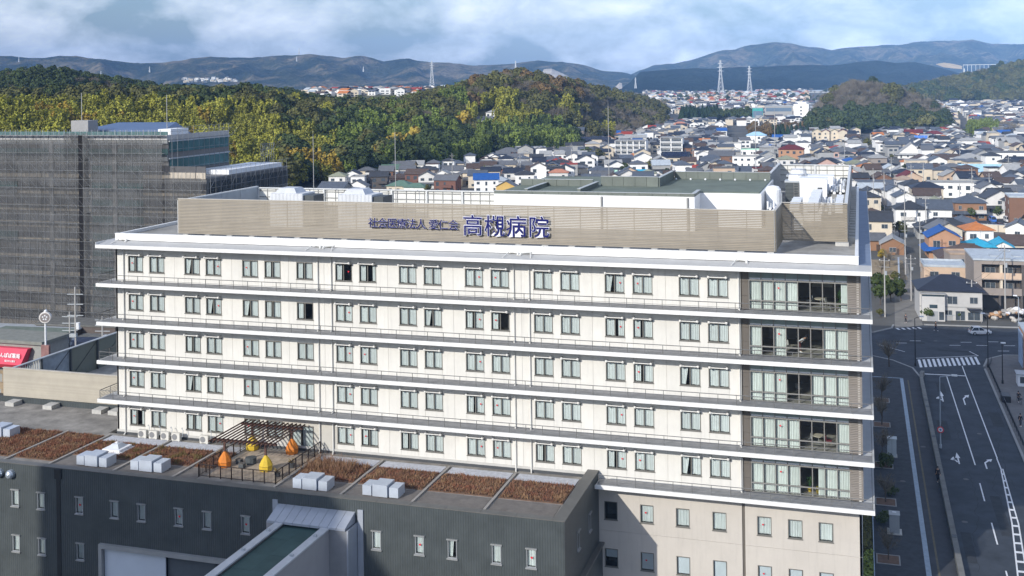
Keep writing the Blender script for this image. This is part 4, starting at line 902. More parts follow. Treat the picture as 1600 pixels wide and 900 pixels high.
for k in range(8): 
    for j in range(2): link('net_sheet', MB().poly([(0, .05, 27.2+2.2*j), (0, 3.6, 27.2+2.2*j), (0, 3.6, 29.3+2.2*j), (0, .05, 29.3+2.2*j)]).mesh('net_sheet', [NETD]), T, (TX2+1.2, 86+k*3.7, -.1))
tb = MB(); xx = TX0; 
ztop = lambda X: 40.6 if X < TX1 else 32.6
X = TX0
while X < TX2+.2:
    tb.bar((X, 84.93, 0), (X, 84.93, ztop(X)), .05, .05); tb.bar((X, 86.1, 0), (X, 86.1, ztop(X)), .05, .05); X += 1.83
zz = 1.7; k = 0
while zz < 40.5:
    x1 = TX1 if zz > 32.6 else TX2+.2
    tb.bar((TX0, 84.92, zz), (x1, 84.92, zz), .05, .05)
    if k % 2 == 0: tb.box(TX0, x1, 85.05, 85.9, zz-.05, zz)
    k += 1
    q = TX0
    while q < x1-2:
        if (int(q*7)+k) % 3: tb.bar((q, 84.9, zz), (q+1.83, 84.9, zz-1.7), .03, .03)
        q += 1.83
    zz += 1.72
tag(tb.build('scaffold_tube', M('scaffold_steel', (.27, .28, .29), .4, .15, 3, metal=.5), T), kind='stuff')
tb = MB()
for k in range(17):
    y = 86+k*1.83
    tb.bar((TX2+1.25, y, 14), (TX2+1.25, y, 33.2), .05, .05)
    if y < 107: tb.bar((TX1+1.2, y, 31.5), (TX1+1.2, y, 41), .05, .05)
for zz in (26, 27.8, 29.6, 31.4, 33.1): tb.bar((TX2+1.25, 85, zz), (TX2+1.25, 117, zz), .05, .05)
for zz in (33.2, 35, 36.8, 38.6, 40.2, 41): tb.bar((TX1+1.2, 85, zz), (TX1+1.2, 108, zz), .05, .05)
for k in range(8): tb.bar((TX2+1.25, 86+k*3.66, 29.6), (TX2+1.25, 87.83+k*3.66, 31.4), .04, .04); tb.bar((TX1+1.2, 86+k*3, 38.6), (TX1+1.2, 89+k*3, 40.2), .04, .04)
for k in range(7): tb.bar((TX2-3+.1, 112+k*.9, 31.4), (TX2-3, 112+k*.9, 36.4), .06, .06)
for zz in (34, 35.2, 36.4): tb.bar((TX2-3, 112, zz), (TX2-3, 118, zz), .06, .06)
for k in range(3): tb.bar((TX2-3, 112+k*2, 34), (TX2-3, 114+k*2, 36.4), .05, .05)
tag(tb.build('scaffold_tube', MATS['scaffold_steel'], T), kind='stuff')
tb = MB()
for k in range(46): tb.box(TX0+k*1.83*.7, TX0+k*1.83*.7+.05, 84.9, 84.95, 39.5, 40.6)
tag(tb.build('roof_rail', LGREY, T), kind='stuff')
rd = thing('lightning_rod', 'thin rod on the stair head of the scaffolded tower', 'lightning rod', (-147.9, 88.6, 42.3), group='lightning rods on rooftops'); MB().tube((0, 0, 0), (0, 0, 5.4), .07, n=6).build('mast', MATS['mast_white'], rd)
rd = thing('lightning_rod', 'thin rod at the right hand end of the scaffolded tower roof', 'lightning rod', (-128.4, 88.6, 40.6), group='lightning rods on rooftops'); MB().tube((0, 0, 0), (0, 0, 6.6), .07, n=6).build('mast', MATS['mast_white'], rd)

# ------------------------------------------------------------------ shops, signs and poles between
SH = thing('roadside_shop', 'low shop with a pink red fascia sign below the scaffolded tower', 'shop', (-128, 52, 0), world=True)
MB().box(-148, -124.6, 49, 55, 0, 8.2).build('wall', M('shop_grey', (.30, .30, .28), .8, .1), SH); MB().box(-148.3, -124.3, 48.4, 55.3, 8.2, 8.7).build('roof', M('shop_roof', (.22, .225, .20), .8, .15), SH)
sgp = MB().hexa([(-148.1, 47.4, 5.1), (-127.6, 47.4, 5.1), (-127.6, 48.9, 5.1), (-148.1, 48.9, 5.1)], [(-148.1, 47.9, 7.6), (-126.6, 47.9, 7.6), (-126.6, 48.9, 7.6), (-148.1, 48.9, 7.6)]).build('fascia_sign', M('sign_pink_red', (.68, .07, .12), .5, .06), SH)
MB().box(-148.1, -127.6, 47.35, 48.9, 4.6, 5.08).build('fascia_sign', M('sign_deep_red', (.30, .02, .03), .5, .06), SH)
WT = M('sign_text_white', (.85, .84, .84), .5, .02)
for me, (x, z, s_) in zip(text_meshes([('たんぽぽ薬局', .78, .012, .02, WT), ('処方せん受付', .34, .006, .02, WT)]), ((-132.3, 6.25, 1), (-130.6, 5.55, 1))):
    o = bpy.data.objects.new('sign_text', me); COL.objects.link(o); o.parent = sgp; o.location = (x, 47.36, z); o.rotation_euler = (rad(90-8), 0, 0)
RS = thing('round_pole_sign', 'round white and grey sign on a tall white pole below the scaffolding', 'sign', (-119, 43, 0)); p0 = fan(66, 170)
RS.location = (p0.x, p0.y, 0)
MB().tube((0, 0, 0), (0, 0, 13.2), .14, n=8).build('pole', LWHITE, RS)
b = MB(); b.lathe([(.82, -.3), (.86, -.26), (.86, .26), (.82, .3)], n=20); b.xf(Matrix.Translation((0, 0, 14.0)) @ Matrix.Rotation(rad(25), 4, 'Z') @ Matrix.Rotation(rad(90), 4, 'X')); b.build('disc', M('disc_white', (.74, .7, .66), .5, .04), RS)
b = MB(); b.lathe([(.68, .31), (.68, .33)], n=18); [b.ball((.3*math.cos(a), .3*math.sin(a), .34), .13, 1, 7, 4, .2) for a in (.3, 1.5, 2.8, 4.1, 5.3)]; b.xf(Matrix.Translation((0, 0, 14.0)) @ Matrix.Rotation(rad(25), 4, 'Z') @ Matrix.Rotation(rad(90), 4, 'X')); b.build('disc_face', [M('disc_face_grey', (.26, .23, .22), .5), LWHITE], RS)
MB().box(-.7, .7, -.2, .2, 7.6, 9.8).build('sign_box', M('sign_box_red_grey', (.26, .14, .13), .5, .3, .8), RS); MB().tube((-.1, 0, 14.8), (.2, 0, 15.1), .18, n=6).build('lamp', LWHITE, RS)
def yard_shed(px, w, wd, dp, h, wall, roofc, label, rot=0., pitched=False):
    p = fan(px, w); t = thing('yard_shed', label, 'shed', (p.x, p.y, 0), rot)
    MB().box(-wd/2, wd/2, -dp/2, dp/2, 0, h).build('wall', wall, t)
    if pitched: MB().hexa([(-wd/2-.3, -dp/2-.3, h), (wd/2+.3, -dp/2-.3, h), (wd/2+.3, dp/2+.3, h), (-wd/2-.3, dp/2+.3, h)], [(-wd/2-.3, -.1, h+1.5), (wd/2+.3, -.1, h+1.5), (wd/2+.3, .1, h+1.5), (-wd/2-.3, .1, h+1.5)]).build('roof', roofc, t)
    else: MB().box(-wd/2-.2, wd/2+.2, -dp/2-.2, dp/2+.2, h, h+.25).build('roof', roofc, t)
    MB().box(-.6, .6, -dp/2-.05, -dp/2+.02, 0, 2.1).build('door', DGREY, t)
NAVY = M('navy_sheet', (.03, .045, .085), .5, .15)
yard_shed(95, 188, 24, 10, 5.6, NAVY, M('navy_roof', (.035, .05, .09), .5, .15), 'long low navy blue shed behind the round sign', rad(10)); yard_shed(20, 202, 22, 8, 5.2, M('shed_brown', (.12, .1, .09), .8), LGREY, 'low brown shed at the foot of the netted tower', rad(5)); yard_shed(150, 194, 9, 6, 5.2, M('shed_cream', (.4, .38, .33), .8), M('shed_pale_roof', (.15, .15, .14), .8, .3), 'grey flat roofed shed close to the white hospital corner', rad(8))
yard_shed(45, 196, 14, 5, 6.2, MATS['shed_cream'], M('shed_green_roof', (.16, .19, .16), .7, .2), 'shed with a grey green roof under the netting', rad(5)); yard_shed(128, 206, 16, 6, 5.6, MATS['shed_brown'], MATS['shed_pale_roof'], 'brown shed with a grey roof below the black gap in the netting', rad(5))
SHADE = thing('tower_block', 'tall plain apartment tower standing on the near side of the dark annex', 'building', (-106, -127, 0)); MB().box(-15, 15, -9, 9, 0, 68).build('wall', M('tower_block_wall', (.42, .40, .37), .8, .08), SHADE)
for k in range(20): MB().box(-15.2, 15.2, -10.3, -9, 3.2+k*3.3, 4.4+k*3.3).build('balcony', LGREY, SHADE)
MB().box(-4, 4, -5, 5, 68, 70.5).build('stair_head', LGREY, SHADE)

PW_ = [M('stack_timber', (.30, .23, .15), .9, .2), M('stack_pale', (.45, .47, .42), .8, .2), M('stack_rust', (.20, .11, .07), .9, .2), M('stack_green', (.10, .15, .08), .8, .2)]
rs_ = random.Random(21); q_ = 0
for px_, w_ in [(8+13*k, 180+((k*37) % 26)) for k in range(14)]:
    p = fan(px_, w_); t = thing('material_stack', None, 'stack', (p.x, p.y, 0), rs_.uniform(-.4, .4), 'stacks of building material at the foot of the netted tower'); n_ = rs_.randint(3, 6); hh = 0
    t['label'] = ('timber', 'pale board', 'rusty steel', 'green tarpaulin')[q_ % 4]+' stack in the yard, '+('far left, below the pink red sign', 'left of the round sign', 'right beside the round sign pole', 'between the round sign and the black net gap', 'under the black gap in the netting', 'against the white hospital corner')[min(5, q_*6//14)]+(', nearer one' if w_ < 192 else ', farther one')
    for k in range(n_): MB().box(-2.2, 2.2, -.9+rs_.uniform(-.2, .2), .9, hh, hh+.55).build('layer', PW_[q_ % 4], t); hh += .62
    q_ += 1
for (px_, w_, h_, l_) in ((113, 176, 17.5, 'concrete utility pole between the round sign and the hospital corner'), (104, 184, 12, 'shorter pole just left of the tall utility pole in the yard'), (155, 190, 10, 'short pole near the hospital corner in the yard')):
    p = fan(px_, w_); t = thing('utility_pole', l_, 'utility pole', (p.x, p.y, 0), .2, 'utility poles beside the yard'); MB().tube((0, 0, 0), (0, 0, h_), .18, n=7, r2=.12).build('pole', M('pole_concrete', (.40, .39, .37), .8, .1), t)
    for q in (.93, .84, .74): MB().box(-1.3, 1.3, -.05, .05, h_*q, h_*q+.12).build('crossarm', LGREY, t)
    MB().lathe([(.3, h_*.62), (.3, h_*.68)], .45, 0, 8).build('transformer', LWHITE, t); MB().box(-.9, .2, -.3, .3, h_*.55, h_*.58).build('bracket', LGREY, t)
# ------------------------------------------------------------------ street on the right
ASPH = M('asphalt', (.044, .052, .064), .9, .3, .35, bump=.15, bscale=30); ASPH2 = M('asphalt_lane', (.20, .19, .17), .9, .2, .4); WALKM = M('sidewalk_asphalt', (.052, .056, .066), .9, .2, .6)
PAVD = M('dark_paving', (.045, .05, .058), .9, .28, 1.2, bump=.2); KERB = M('kerb_stone', (.30, .30, .29), .9, .12, 1.5); PAINT = M('road_paint', (.70, .71, .72), .7, .15, 2.5)
TACT = M('pale_strip_paving', (.30, .37, .44), .8, .15, 2); TACTY = M('worn_yellow_strip', (.13, .115, .075), .9, .2, 2)
def sheet(name, pts, z, m): return structure(MB().poly([(x, y, z) for x, y in pts]).build(name, m))
sheet('road', [(8.3, -60), (18.5, -60), (18.4, 104), (19.2, 109), (22.5, 114), (120, 116), (120, 138), (10.6, 135.4), (5, 131.2), (1.2, 126.2), (-60, 124), (-60, 108), (0, 108), (4.2, 105), (7.2, 100.5), (8.3, 94)], .02, ASPH)
sheet('lane', [(5.2, 131), (10.5, 135.2), (10.2, 170), (10.8, 225), (11.0, 330), (6.2, 330), (6.6, 225), (6.2, 170)], .016, ASPH2)
wk = MB(); wk.prism([(-1, -60), (8.0, -60), (8.0, 94), (7.0, 100), (4, 104.6), (0, 107.6), (-60, 107.6), (-60, 70), (-1, 70)], -.2, .13); structure(wk.build('sidewalk', PAVD))
sheet('bicycle_path', [(5.45, -60), (7.7, -60), (7.7, 93), (5.45, 93)], .134, WALKM); sheet('paving_strip', [(4.85, -60), (5.35, -60), (5.35, 92.6), (4.85, 92.6)], .136, TACT); sheet('paving_strip', [(-1, 92.7), (5.35, 92.7), (5.35, 93), (-1, 93)], .138, TACT); sheet('paving_strip', [(5.95, -60), (6.15, -60), (6.15, 92), (5.95, 92)], .138, TACTY)
structure(MB().prism([(18.7, -60), (40, -60), (40, 112), (26, 113.6), (22.6, 113), (19.8, 109.5), (18.7, 104)], -.2, .13).build('sidewalk', M('sidewalk_grey', (.15, .145, .14), .9, .15, .8)))
kb = MB(); kpts = [(18.5, -60), (18.5, 104), (19.6, 109.6), (22.5, 113.2), (26, 113.8), (40, 112.2)]
for i in range(50): structure(MB().box(18.36, 18.68, -20+i*2.5+.01, -20+(i+1)*2.5-.01, -.1, .15).build('kerb', KERB)) if i < 49 else None
for (a, b_), (c_, d_) in zip(kpts[1:], kpts[2:]): structure(MB().bar((a, b_, .05), (c_, d_, .05), .3, .22).build('kerb', KERB))
for (a, b_), (c_, d_) in zip([(8.1, 94), (7.1, 100.3), (4.1, 104.9), (0, 107.9), (-30, 107.9)], [(7.1, 100.3), (4.1, 104.9), (0, 107.9), (-30, 107.9), (-60, 107.9)]): structure(MB().bar((a, b_, .05), (c_, d_, .05), .3, .2).build('kerb', KERB))
for (a, b_), (c_, d_) in zip([(-40, 124.5), (1.2, 126.4), (4.6, 131)], [(1.2, 126.4), (4.6, 131), (5, 134)]): structure(MB().bar((a, b_, .06), (c_, d_, .06), .35, .25).build('kerb', KERB))
for (a, b_), (c_, d_) in zip([(10.7, 135.7), (40, 138.4)], [(40, 138.4), (80, 138.6)]): structure(MB().bar((a, b_, .06), (c_, d_, .06), .35, .25).build('kerb', KERB))
# markings
def mark(pts, z=.026): return structure(MB().poly([(x, y, z) for x, y in pts]).build('road_marking', PAINT))
def line(x0, y0, x1, y1, w=.16, z=.026):
    d = Vector((x1-x0, y1-y0)).normalized(); n = Vector((-d.y, d.x))*w/2
    return mark([(x0-n.x, y0-n.y), (x1-n.x, y1-n.y), (x1+n.x, y1+n.y), (x0+n.x, y0+n.y)], z)
for k in range(13):
    f_ = k/12; x0 = 8.3+9.4*f_; y0 = 101.2+4.3*f_; mark([(x0, y0), (x0+.42, y0+.2), (x0+.30, y0+5.6), (x0-.12, y0+5.4)])
line(8.0, 107.6, 18.4, 112.0, .2); line(8.8, 97.0, 15.2, 97.3, .4)
line(12.15, 96.6, 12.45, 52.6, .15); line(15.1, 103.9, 15.35, 56, .15); line(15.3, 56, 15.35, 51.4, .15)
for y0 in (40, 27.5, 15, 2.5): line(12.35, y0+6, 12.3, y0, .15)
for k in range(3): line(18.2-.0-3.0+1.9, 44-k*12, 17.05, 38-k*12, .15)
line(15.3, 51.4, 14.45, 34, .15); line(14.45, 34, 12.9, 15, .15); line(15.55, 52, 15.1, 34, .15); line(15.1, 34, 13.8, 15, .15)
for k in range(14): y = 50-k*2.4; x = table([(15, 12.9), (34, 14.45), (51.4, 15.3)], y); x2 = table([(15, 13.8), (34, 15.1), (52, 15.55)], y); line(x, y, x2, y, .5, .03)
PATCH = M('asphalt_patch', (.036, .04, .046), .95, .25, 1.); MHM = M('manhole_iron', (.10, .10, .10), .7, .2, 4)
for (x0, y0, w_, l_) in ((9.0, 62, 1.4, 9), (13.0, 30, 1.1, 12), (16.4, 70, 1.5, 7), (10.2, 86, 1.2, 6), (8.9, 22, 1.0, 8), (12.0, 114, 5, 1.2), (3, 119, 7, 1.3)): structure(MB().poly([(x0, y0, .023), (x0+w_, y0, .023), (x0+w_, y0+l_, .023), (x0, y0+l_, .023)]).build('road_patch', PATCH))
for (x0, y0, z0, l_) in ((10.9, 47, .024, 'manhole cover in the left lane near the lower straight arrow'), (14.2, 66, .024, 'manhole cover in the right turn lane between its two arrows'), (16.9, 38, .024, 'manhole cover right of the white ladder marking'), (9.6, 33, .024, 'manhole cover in the left lane close to the guard wall'), (6.6, 58, .138, 'manhole cover in the bicycle path level with the lamp post'), (3.6, 44, .136, 'manhole cover in the dark paving between the two cabinets'), (12, 122, .024, 'manhole cover in the middle of the junction')): tag(MB().lathe([(.33, z0), (.33, z0+.006)], 0, 0, 16).build('manhole_cover', MHM, None, (x0, y0, 0)), 'round iron '+l_, 'manhole cover', 'manhole covers of the street')
def crack(x, y, l, seed):
    r = random.Random(seed); b = MB(); p = Vector((x, y, .0245))
    for k in range(int(l/.6)): q = p+Vector((r.uniform(-.25, .25), .6, 0)); d = (q-p).normalized(); n = Vector((-d.y, d.x, 0))*.025; b.poly([p-n, p+n, q+n, q-n]); p = q
    structure(b.build('road_crack', M('crack_sealant', (.02, .021, .023), .8)))
for k, (x, y, l) in enumerate(((9.7, 20, 30), (11.6, 55, 34), (14.0, 25, 40), (16.2, 45, 36), (17.3, 20, 28))): crack(x, y, l, k)
def arrow(x, y, turn, s=1.):
    mark([(x-.09, y), (x+.09, y), (x+.09, y+2.6*s), (x-.09, y+2.6*s)], .03)
    if turn == 'both':
        mark([(x-.3, y+2.6*s), (x+.3, y+2.6*s), (x, y+5*s)], .03); mark([(x-.09, y+.9), (x-.5, y+2.0), (x-.62, y+1.7), (x-.2, y+.5)], .034); mark([(x-.95, y+1.5), (x-.35, y+1.2), (x-.5, y+2.8)], .034)
    else:
        mark([(x-.09, y+2.6*s), (x+.09, y+2.4*s), (x+.55, y+3.4*s), (x+.4, y+3.7*s)], .034); mark([(x+.25, y+3.9*s), (x+.75, y+3.1*s), (x+1.0, y+4.4*s)], .034)
arrow(10.6, 81, 'both', 1.2); arrow(13.6, 80, 'right', 1.3); arrow(10.6, 52.5, 'both', .9); arrow(13.7, 51.5, 'right', .9)
for k in range(5): line(5.5+k*1.0, 131.5+k*.45, 6.0+k*1.0, 130.2+k*.4, .45)
for x, y in ((5.0, 118.6), (7.5, 121), (14.2, 119), (16.3, 122), (18.8, 120), (21, 123.5), (23.5, 121), (22, 116.5), (26, 118), (28.5, 123), (31, 119)): line(x, y, x+1.9, y+.4, .2)
line(18.4, 111.9, 17.2, 115, .15); line(2, 116.5, 6.3, 112, .15)
# low guard wall
G = thing('guard_wall', 'long low concrete guard wall between the bicycle path and the road', 'wall', (8.0, 30, 0), world=True); GW = M('guard_wall_concrete', (.17, .17, .16), .9, .2, .8)
pts = [(8.05, -50+k*3.0) for k in range(48)]+[(8.2, 94.5), (8.5, 96)]
for (a, b_), (c_, d_) in zip(pts, pts[1:]): MB().bar((a, b_+.01, .35), (c_, d_-.01, .35), .55, .9).build('wall_section', GW, G)
for (x, y) in ((8.05, 60.4), (8.05, 74.7), (8.05, 26.2), (8.05, 78)): MB().box(x-.22, x+.22, y, y+.8, .8, .83).build('drain_cover', DGREY, G)
# guard fence on the far kerb
GF = thing('guard_fence', 'dark metal pedestrian fence along the far kerb', 'fence', (19.2, 90, 0), world=True); FD = M('guard_fence_dark', (.02, .022, .028), .5, .1)
pts = [(19.1, 60+k*2) for k in range(22)]+[(19.4, 104), (20.2, 108)]
r = MB()
for (a, b_), (c_, d_) in zip(pts, pts[1:]):
    r.bar((a, b_, .95), (c_, d_, .95), .06, .06); r.bar((a, b_, .3), (c_, d_, .3), .05, .05); MB().box(a-.05, a+.05, b_-.05, b_+.05, .13, .93).build('post', FD, GF)
    for q in range(1, 8): p = Vector((a, b_, 0)).lerp(Vector((c_, d_, 0)), q/8); r.bar((p.x, p.y, .3), (p.x, p.y, .95), .02, .02)
r.build('rail', FD, GF)
# street furniture
def lamp(x, y, h, label, arm=(1.6, 0), col=None, kind='street_lamp'):
    t = thing(kind, label, 'street lamp', (x, y, .13)); m_ = col or M('lamp_post_pale', (.34, .38, .42), .4, .08)
    MB().tube((0, 0, 0), (0, 0, h), .09, n=8, r2=.06).build('post', m_, t); MB().tube((0, 0, h), (arm[0], arm[1], h+.3), .045, n=6).build('arm', m_, t); MB().box(arm[0]-.15, arm[0]+.55, arm[1]-.15, arm[1]+.15, h+.22, h+.4).build('lamp_head', LWHITE, t)
    MB().lathe([(.18, 0), (.16, .5), (.1, .55)], n=8).build('base', m_, t); return t
lamp(8.75, 58.0, 9.3, 'pale street lamp rising from the guard wall, with a round red sign')
t = thing('road_sign', 'round red and white sign fixed low on the pale lamp post', 'sign', (8.75, 57.8, 2.6)); b = MB(); b.lathe([(.42, 0), (.42, .03)], n=20); b.xf(Matrix.Rotation(rad(90), 4, 'X')); b.build('sign_face', M('sign_red', (.55, .03, .04), .5), t); b = MB(); b.lathe([(.28, .03), (.28, .045)], n=18); b.xf(Matrix.Rotation(rad(90), 4, 'X')); b.build('sign_disc', PAINT, t); b = MB(); b.lathe([(.14, .045), (.14, .055)], n=12); b.xf(Matrix.Rotation(rad(90), 4, 'X')); b.build('sign_dot', M('sign_blue_grey', (.12, .13, .3), .5), t); MB().box(-.05, .05, 0, .05, -.6, .6).build('bracket', STEEL, t)
BLK = M('pole_black_brown', (.025, .024, .026), .5, .1)
lamp(7.6, 101.6, 8.0, 'tall dark lamp pole at the near corner by the zebra crossing', (.9, .3), BLK); lamp(19.1, 103.5, 8.6, 'tall dark lamp pole at the far corner of the zebra crossing', (-.9, .3), BLK); lamp(20.2, 93.5, 6.0, 'thin dark lamp post on the far pavement beyond the fence', (.0, .4), BLK)
lamp(28.2, 138.9, 5.5, 'short pale lamp beside the gravel heap', (-.8, 0))
t = thing('transformer_cabinet', 'tall pale utility cabinet by the clipped bush', 'cabinet', (2.6, 53.2, .13)); MB().box(-.55, .55, -.55, .55, .1, 2.3).build('casing', M('cabinet_pale', (.42, .47, .49), .5, .06), t); MB().box(-.62, .62, -.62, .62, 2.3, 2.36).build('lid', M('cabinet_lid', (.48, .52, .54), .5), t); MB().box(-.65, .65, -.65, .65, 0, .1).build('base', CONC, t); MB().box(-.01, .01, -.57, -.55, .2, 2.2).build('door_seam', DGREY, t)
t = thing('transformer_cabinet', 'grey utility cabinet with a small white notice on its lid', 'cabinet', (2.2, 27.8, .13)); MB().box(-.5, .5, -.6, .6, .1, 2.0).build('casing', M('cabinet_grey', (.30, .32, .33), .5, .06), t); MB().box(-.56, .56, -.66, .66, 2.0, 2.06).build('lid', M('cabinet_lid_grey', (.36, .38, .39), .5), t); MB().box(-.2, .2, .1, .4, 2.06, 2.065).build('notice', PAINT, t); MB().box(-.75, .75, -.8, .8, 0, .1).build('base', CONC, t)
def tree_grate(x, y, w, d, label):
    t = thing('tree_pit', label, 'tree pit', (x, y, .13)); MB().box(-w/2, w/2, -d/2, -d/2+.12, 0, .06).build('edge', KERB, t); MB().box(-w/2, w/2, d/2-.12, d/2, 0, .06).build('edge', KERB, t); MB().box(-w/2, -w/2+.12, -d/2+.12, d/2-.12, 0, .06).build('edge', KERB, t); MB().box(w/2-.12, w/2, -d/2+.12, d/2-.12, 0, .06).build('edge', KERB, t); MB().box(-w/2+.12, w/2-.12, -d/2+.12, d/2-.12, 0, .02).build('soil', SOILM, t)
for i, (x, y, l) in enumerate(((1.4, 20.4, 'square tree pit with supporting stakes closest to the hedge'), (1.6, 66.5, 'square tree pit beyond the pale cabinet'), (1.8, 79, 'square tree pit midway along the hospital side'), (1.5, 49.3, 'tree pit holding the clipped bush'), (1.5, 36.5, 'tree pit between the two utility cabinets'))): tree_grate(x, y, 2.3, 2.4, l)
SPL = M('bollard_white', (.5, .52, .55), .5, .05)
# persons
SKIN = M('skin', (.45, .27, .19), .6, .05); HAIR = M('hair_black', (.012, .01, .01), .6, .1)
def skinned(name, verts, edges, radii, mats, parent, sub=1):
    me = bpy.data.meshes.new(name); me.from_pydata([tuple(v) for v in verts], edges, []); me.materials.append(mats); o = bpy.data.objects.new(name, me); COL.objects.link(o); o.parent = parent
    sk = o.modifiers.new('skin', 'SKIN'); sk.use_smooth_shade = True
    for v, r_ in zip(me.skin_vertices[0].data if me.skin_vertices else [], radii): v.radius = (r_, r_)
    if not me.skin_vertices:
        pass
    s_ = o.modifiers.new('smooth', 'SUBSURF'); s_.levels = sub; s_.render_levels = sub; return o
def person(x, y, z, rot, label, top, legs, stride=.25, bend=0., sit=False, armf=.2):
    t = thing('person', label, 'person', (x, y, z), rot)
    def V(a, b_, c_): 
        if bend and c_ > .9: dz = c_-.9; return Vector((a, b_-math.sin(bend)*dz, .9+math.cos(bend)*dz))
        return Vector((a, b_, c_))
    hip = .9
    if not sit: L_ = [(-.1, -stride, .08), (-.1, -stride*.45+.0-.04, .48), (-.09, 0, hip)]; R_ = [(.1, stride, .08), (.1, stride*.4-.05, .48), (.09, 0, hip)]
    else: L_ = [(-.12, -.3, .3), (-.12, -.36, .72), (-.1, .05, hip)]; R_ = [(.12, -.22, .42), (.12, -.38, .78), (.1, .05, hip)]
    vs = [Vector((0, 0, hip)), V(0, 0, 1.15), V(0, .02, 1.4), V(0, .0, 1.5), V(0, -.02, 1.58), V(0, -.03, 1.68)]
    rs = [.14, .13, .15, .06, .085, .09]; es = [(0, 1), (1, 2), (2, 3), (3, 4), (4, 5)]
    def chain(b0, pts, rr):
        p = b0
        for q, r_ in zip(pts, rr): vs.append(q); rs.append(r_); es.append((p, len(vs)-1)); p = len(vs)-1
    for sgn, lg in ((-1, L_), (1, R_)):
        chain(0, [Vector(lg[2])+Vector((0, 0, -.05)), Vector(lg[1]), Vector(lg[0]), Vector(lg[0])+Vector((0, -.16, -.03))], [.095, .065, .045, .04])
    hands = []
    for sgn in (-1, 1):
        sw = armf*sgn; ar = [V(sgn*.19, .01, 1.42), V(sgn*.24, .03-sw*.3, 1.15), V(sgn*.23, -.06-sw, .93), V(sgn*.225, -.08-sw*1.1, .86)]
        if sit: ar = [V(sgn*.19, .01, 1.42), V(sgn*.26, -.2, 1.22), V(sgn*.24, -.5, 1.12), V(sgn*.23, -.56, 1.1)]
        chain(2, ar, [.06, .045, .034, .03]); hands.append(ar[-1])
    o = skinned('body', vs, es, rs, SKIN, t); sk_set(o, rs)
    n = 6
    jv = [Vector((0, 0, .82)), V(0, .005, 1.15), V(0, .02, 1.42)]; jr = [.165, .155, .17]; je = [(0, 1), (1, 2)]
    k0 = 2
    for sgn in (-1, 1):
        sw = armf*sgn; ar = [V(sgn*.19, .01, 1.42), V(sgn*.24, .03-sw*.3, 1.15), V(sgn*.23, -.06-sw, .95)] if not sit else [V(sgn*.19, .01, 1.42), V(sgn*.26, -.2, 1.22), V(sgn*.24, -.48, 1.12)]
        p = 2
        for q, r_ in zip(ar, (.08, .062, .05)): jv.append(q); jr.append(r_); je.append((p, len(jv)-1)); p = len(jv)-1
    o = skinned('jacket', jv, je, jr, top, t); sk_set(o, jr)
    tv = [Vector((0, 0, .92))]; tr = [.15]; te = []
    for lg in (L_, R_):
        p = 0
        for q, r_ in ((Vector(lg[2])+Vector((0, 0, -.06)), .115), (Vector(lg[1]), .085), (Vector(lg[0])+Vector((0, 0, .05)), .065)): tv.append(q); tr.append(r_); te.append((p, len(tv)-1)); p = len(tv)-1
    o = skinned('trousers', tv, te, tr, legs, t); sk_set(o, tr)
    hd = V(0, 0, 1.70); b = MB(); b.ball((hd.x, hd.y+.02, hd.z+.02), .112, 0, 10, 6, 1.05); b.build('hair', HAIR, t, smooth=True)
    b = MB(); nz = V(0, -.13, 1.64); b.ball((nz.x, nz.y, nz.z), .018, 0, 5, 3); b.build('nose', SKIN, t)
    for i, hnd in enumerate(hands):
        b = MB()
        for q in range(5): a = (q-2)*.016; b.tube(hnd+Vector((a, 0, -.02)), hnd+Vector((a*1.2, -.02, -.095+.012*abs(q-2))), .009, n=5, r2=.007)
        b.build('fingers', SKIN, t)
    for lg in (L_, R_):
        f_ = Vector(lg[0]); MB().hexa([(f_.x-.05, f_.y-.2, f_.z-.08), (f_.x+.05, f_.y-.2, f_.z-.08), (f_.x+.045, f_.y+.08, f_.z-.08), (f_.x-.045, f_.y+.08, f_.z-.08)], [(f_.x-.04, f_.y-.17, f_.z-.02), (f_.x+.04, f_.y-.17, f_.z-.02), (f_.x+.04, f_.y+.07, f_.z+.03), (f_.x-.04, f_.y+.07, f_.z+.03)]).build('shoe', M('shoe_white', (.6, .6, .6), .5), t)
    return t
def sk_set(o, rs):
    d = o.data
    if not d.skin_vertices:
        bpy.context.view_layer.objects.active = o
    for v, r_ in zip(d.skin_vertices[0].data, rs): v.radius = (r_, r_)
    d.skin_vertices[0].data[0].use_root = True
BLKC, GRYC, BLU, WHC = M('cloth_black', (.014, .015, .02), .9, .1), M('cloth_grey', (.07, .07, .08), .9, .1), M('cloth_navy', (.02, .03, .06), .9, .1), M('cloth_white', (.6, .62, .66), .9, .06)
person(7.6, 45.0, .13, .2, 'person in dark clothes walking on the bicycle path beside the guard wall', BLKC, BLKC)
person(19.9, 70.5, .13, .4, 'person in black carrying a tall thing, standing on the far pavement', BLKC, GRYC, .08); person(12.6, 131.0, .02, 1.5, 'person in dark clothes crossing the road in front of the white house', BLKC, BLU, .32); person(7.4, 137, .016, -.2, 'person with a pale hat walking down the narrow lane', GRYC, BLKC)
t = person(-6.1, 4.2, 24.36, 1.2, 'person in a pale blue top bending forward inside the second sun room', WHC, M('cloth_dark_red', (.10, .03, .03), .9), .1, .9)
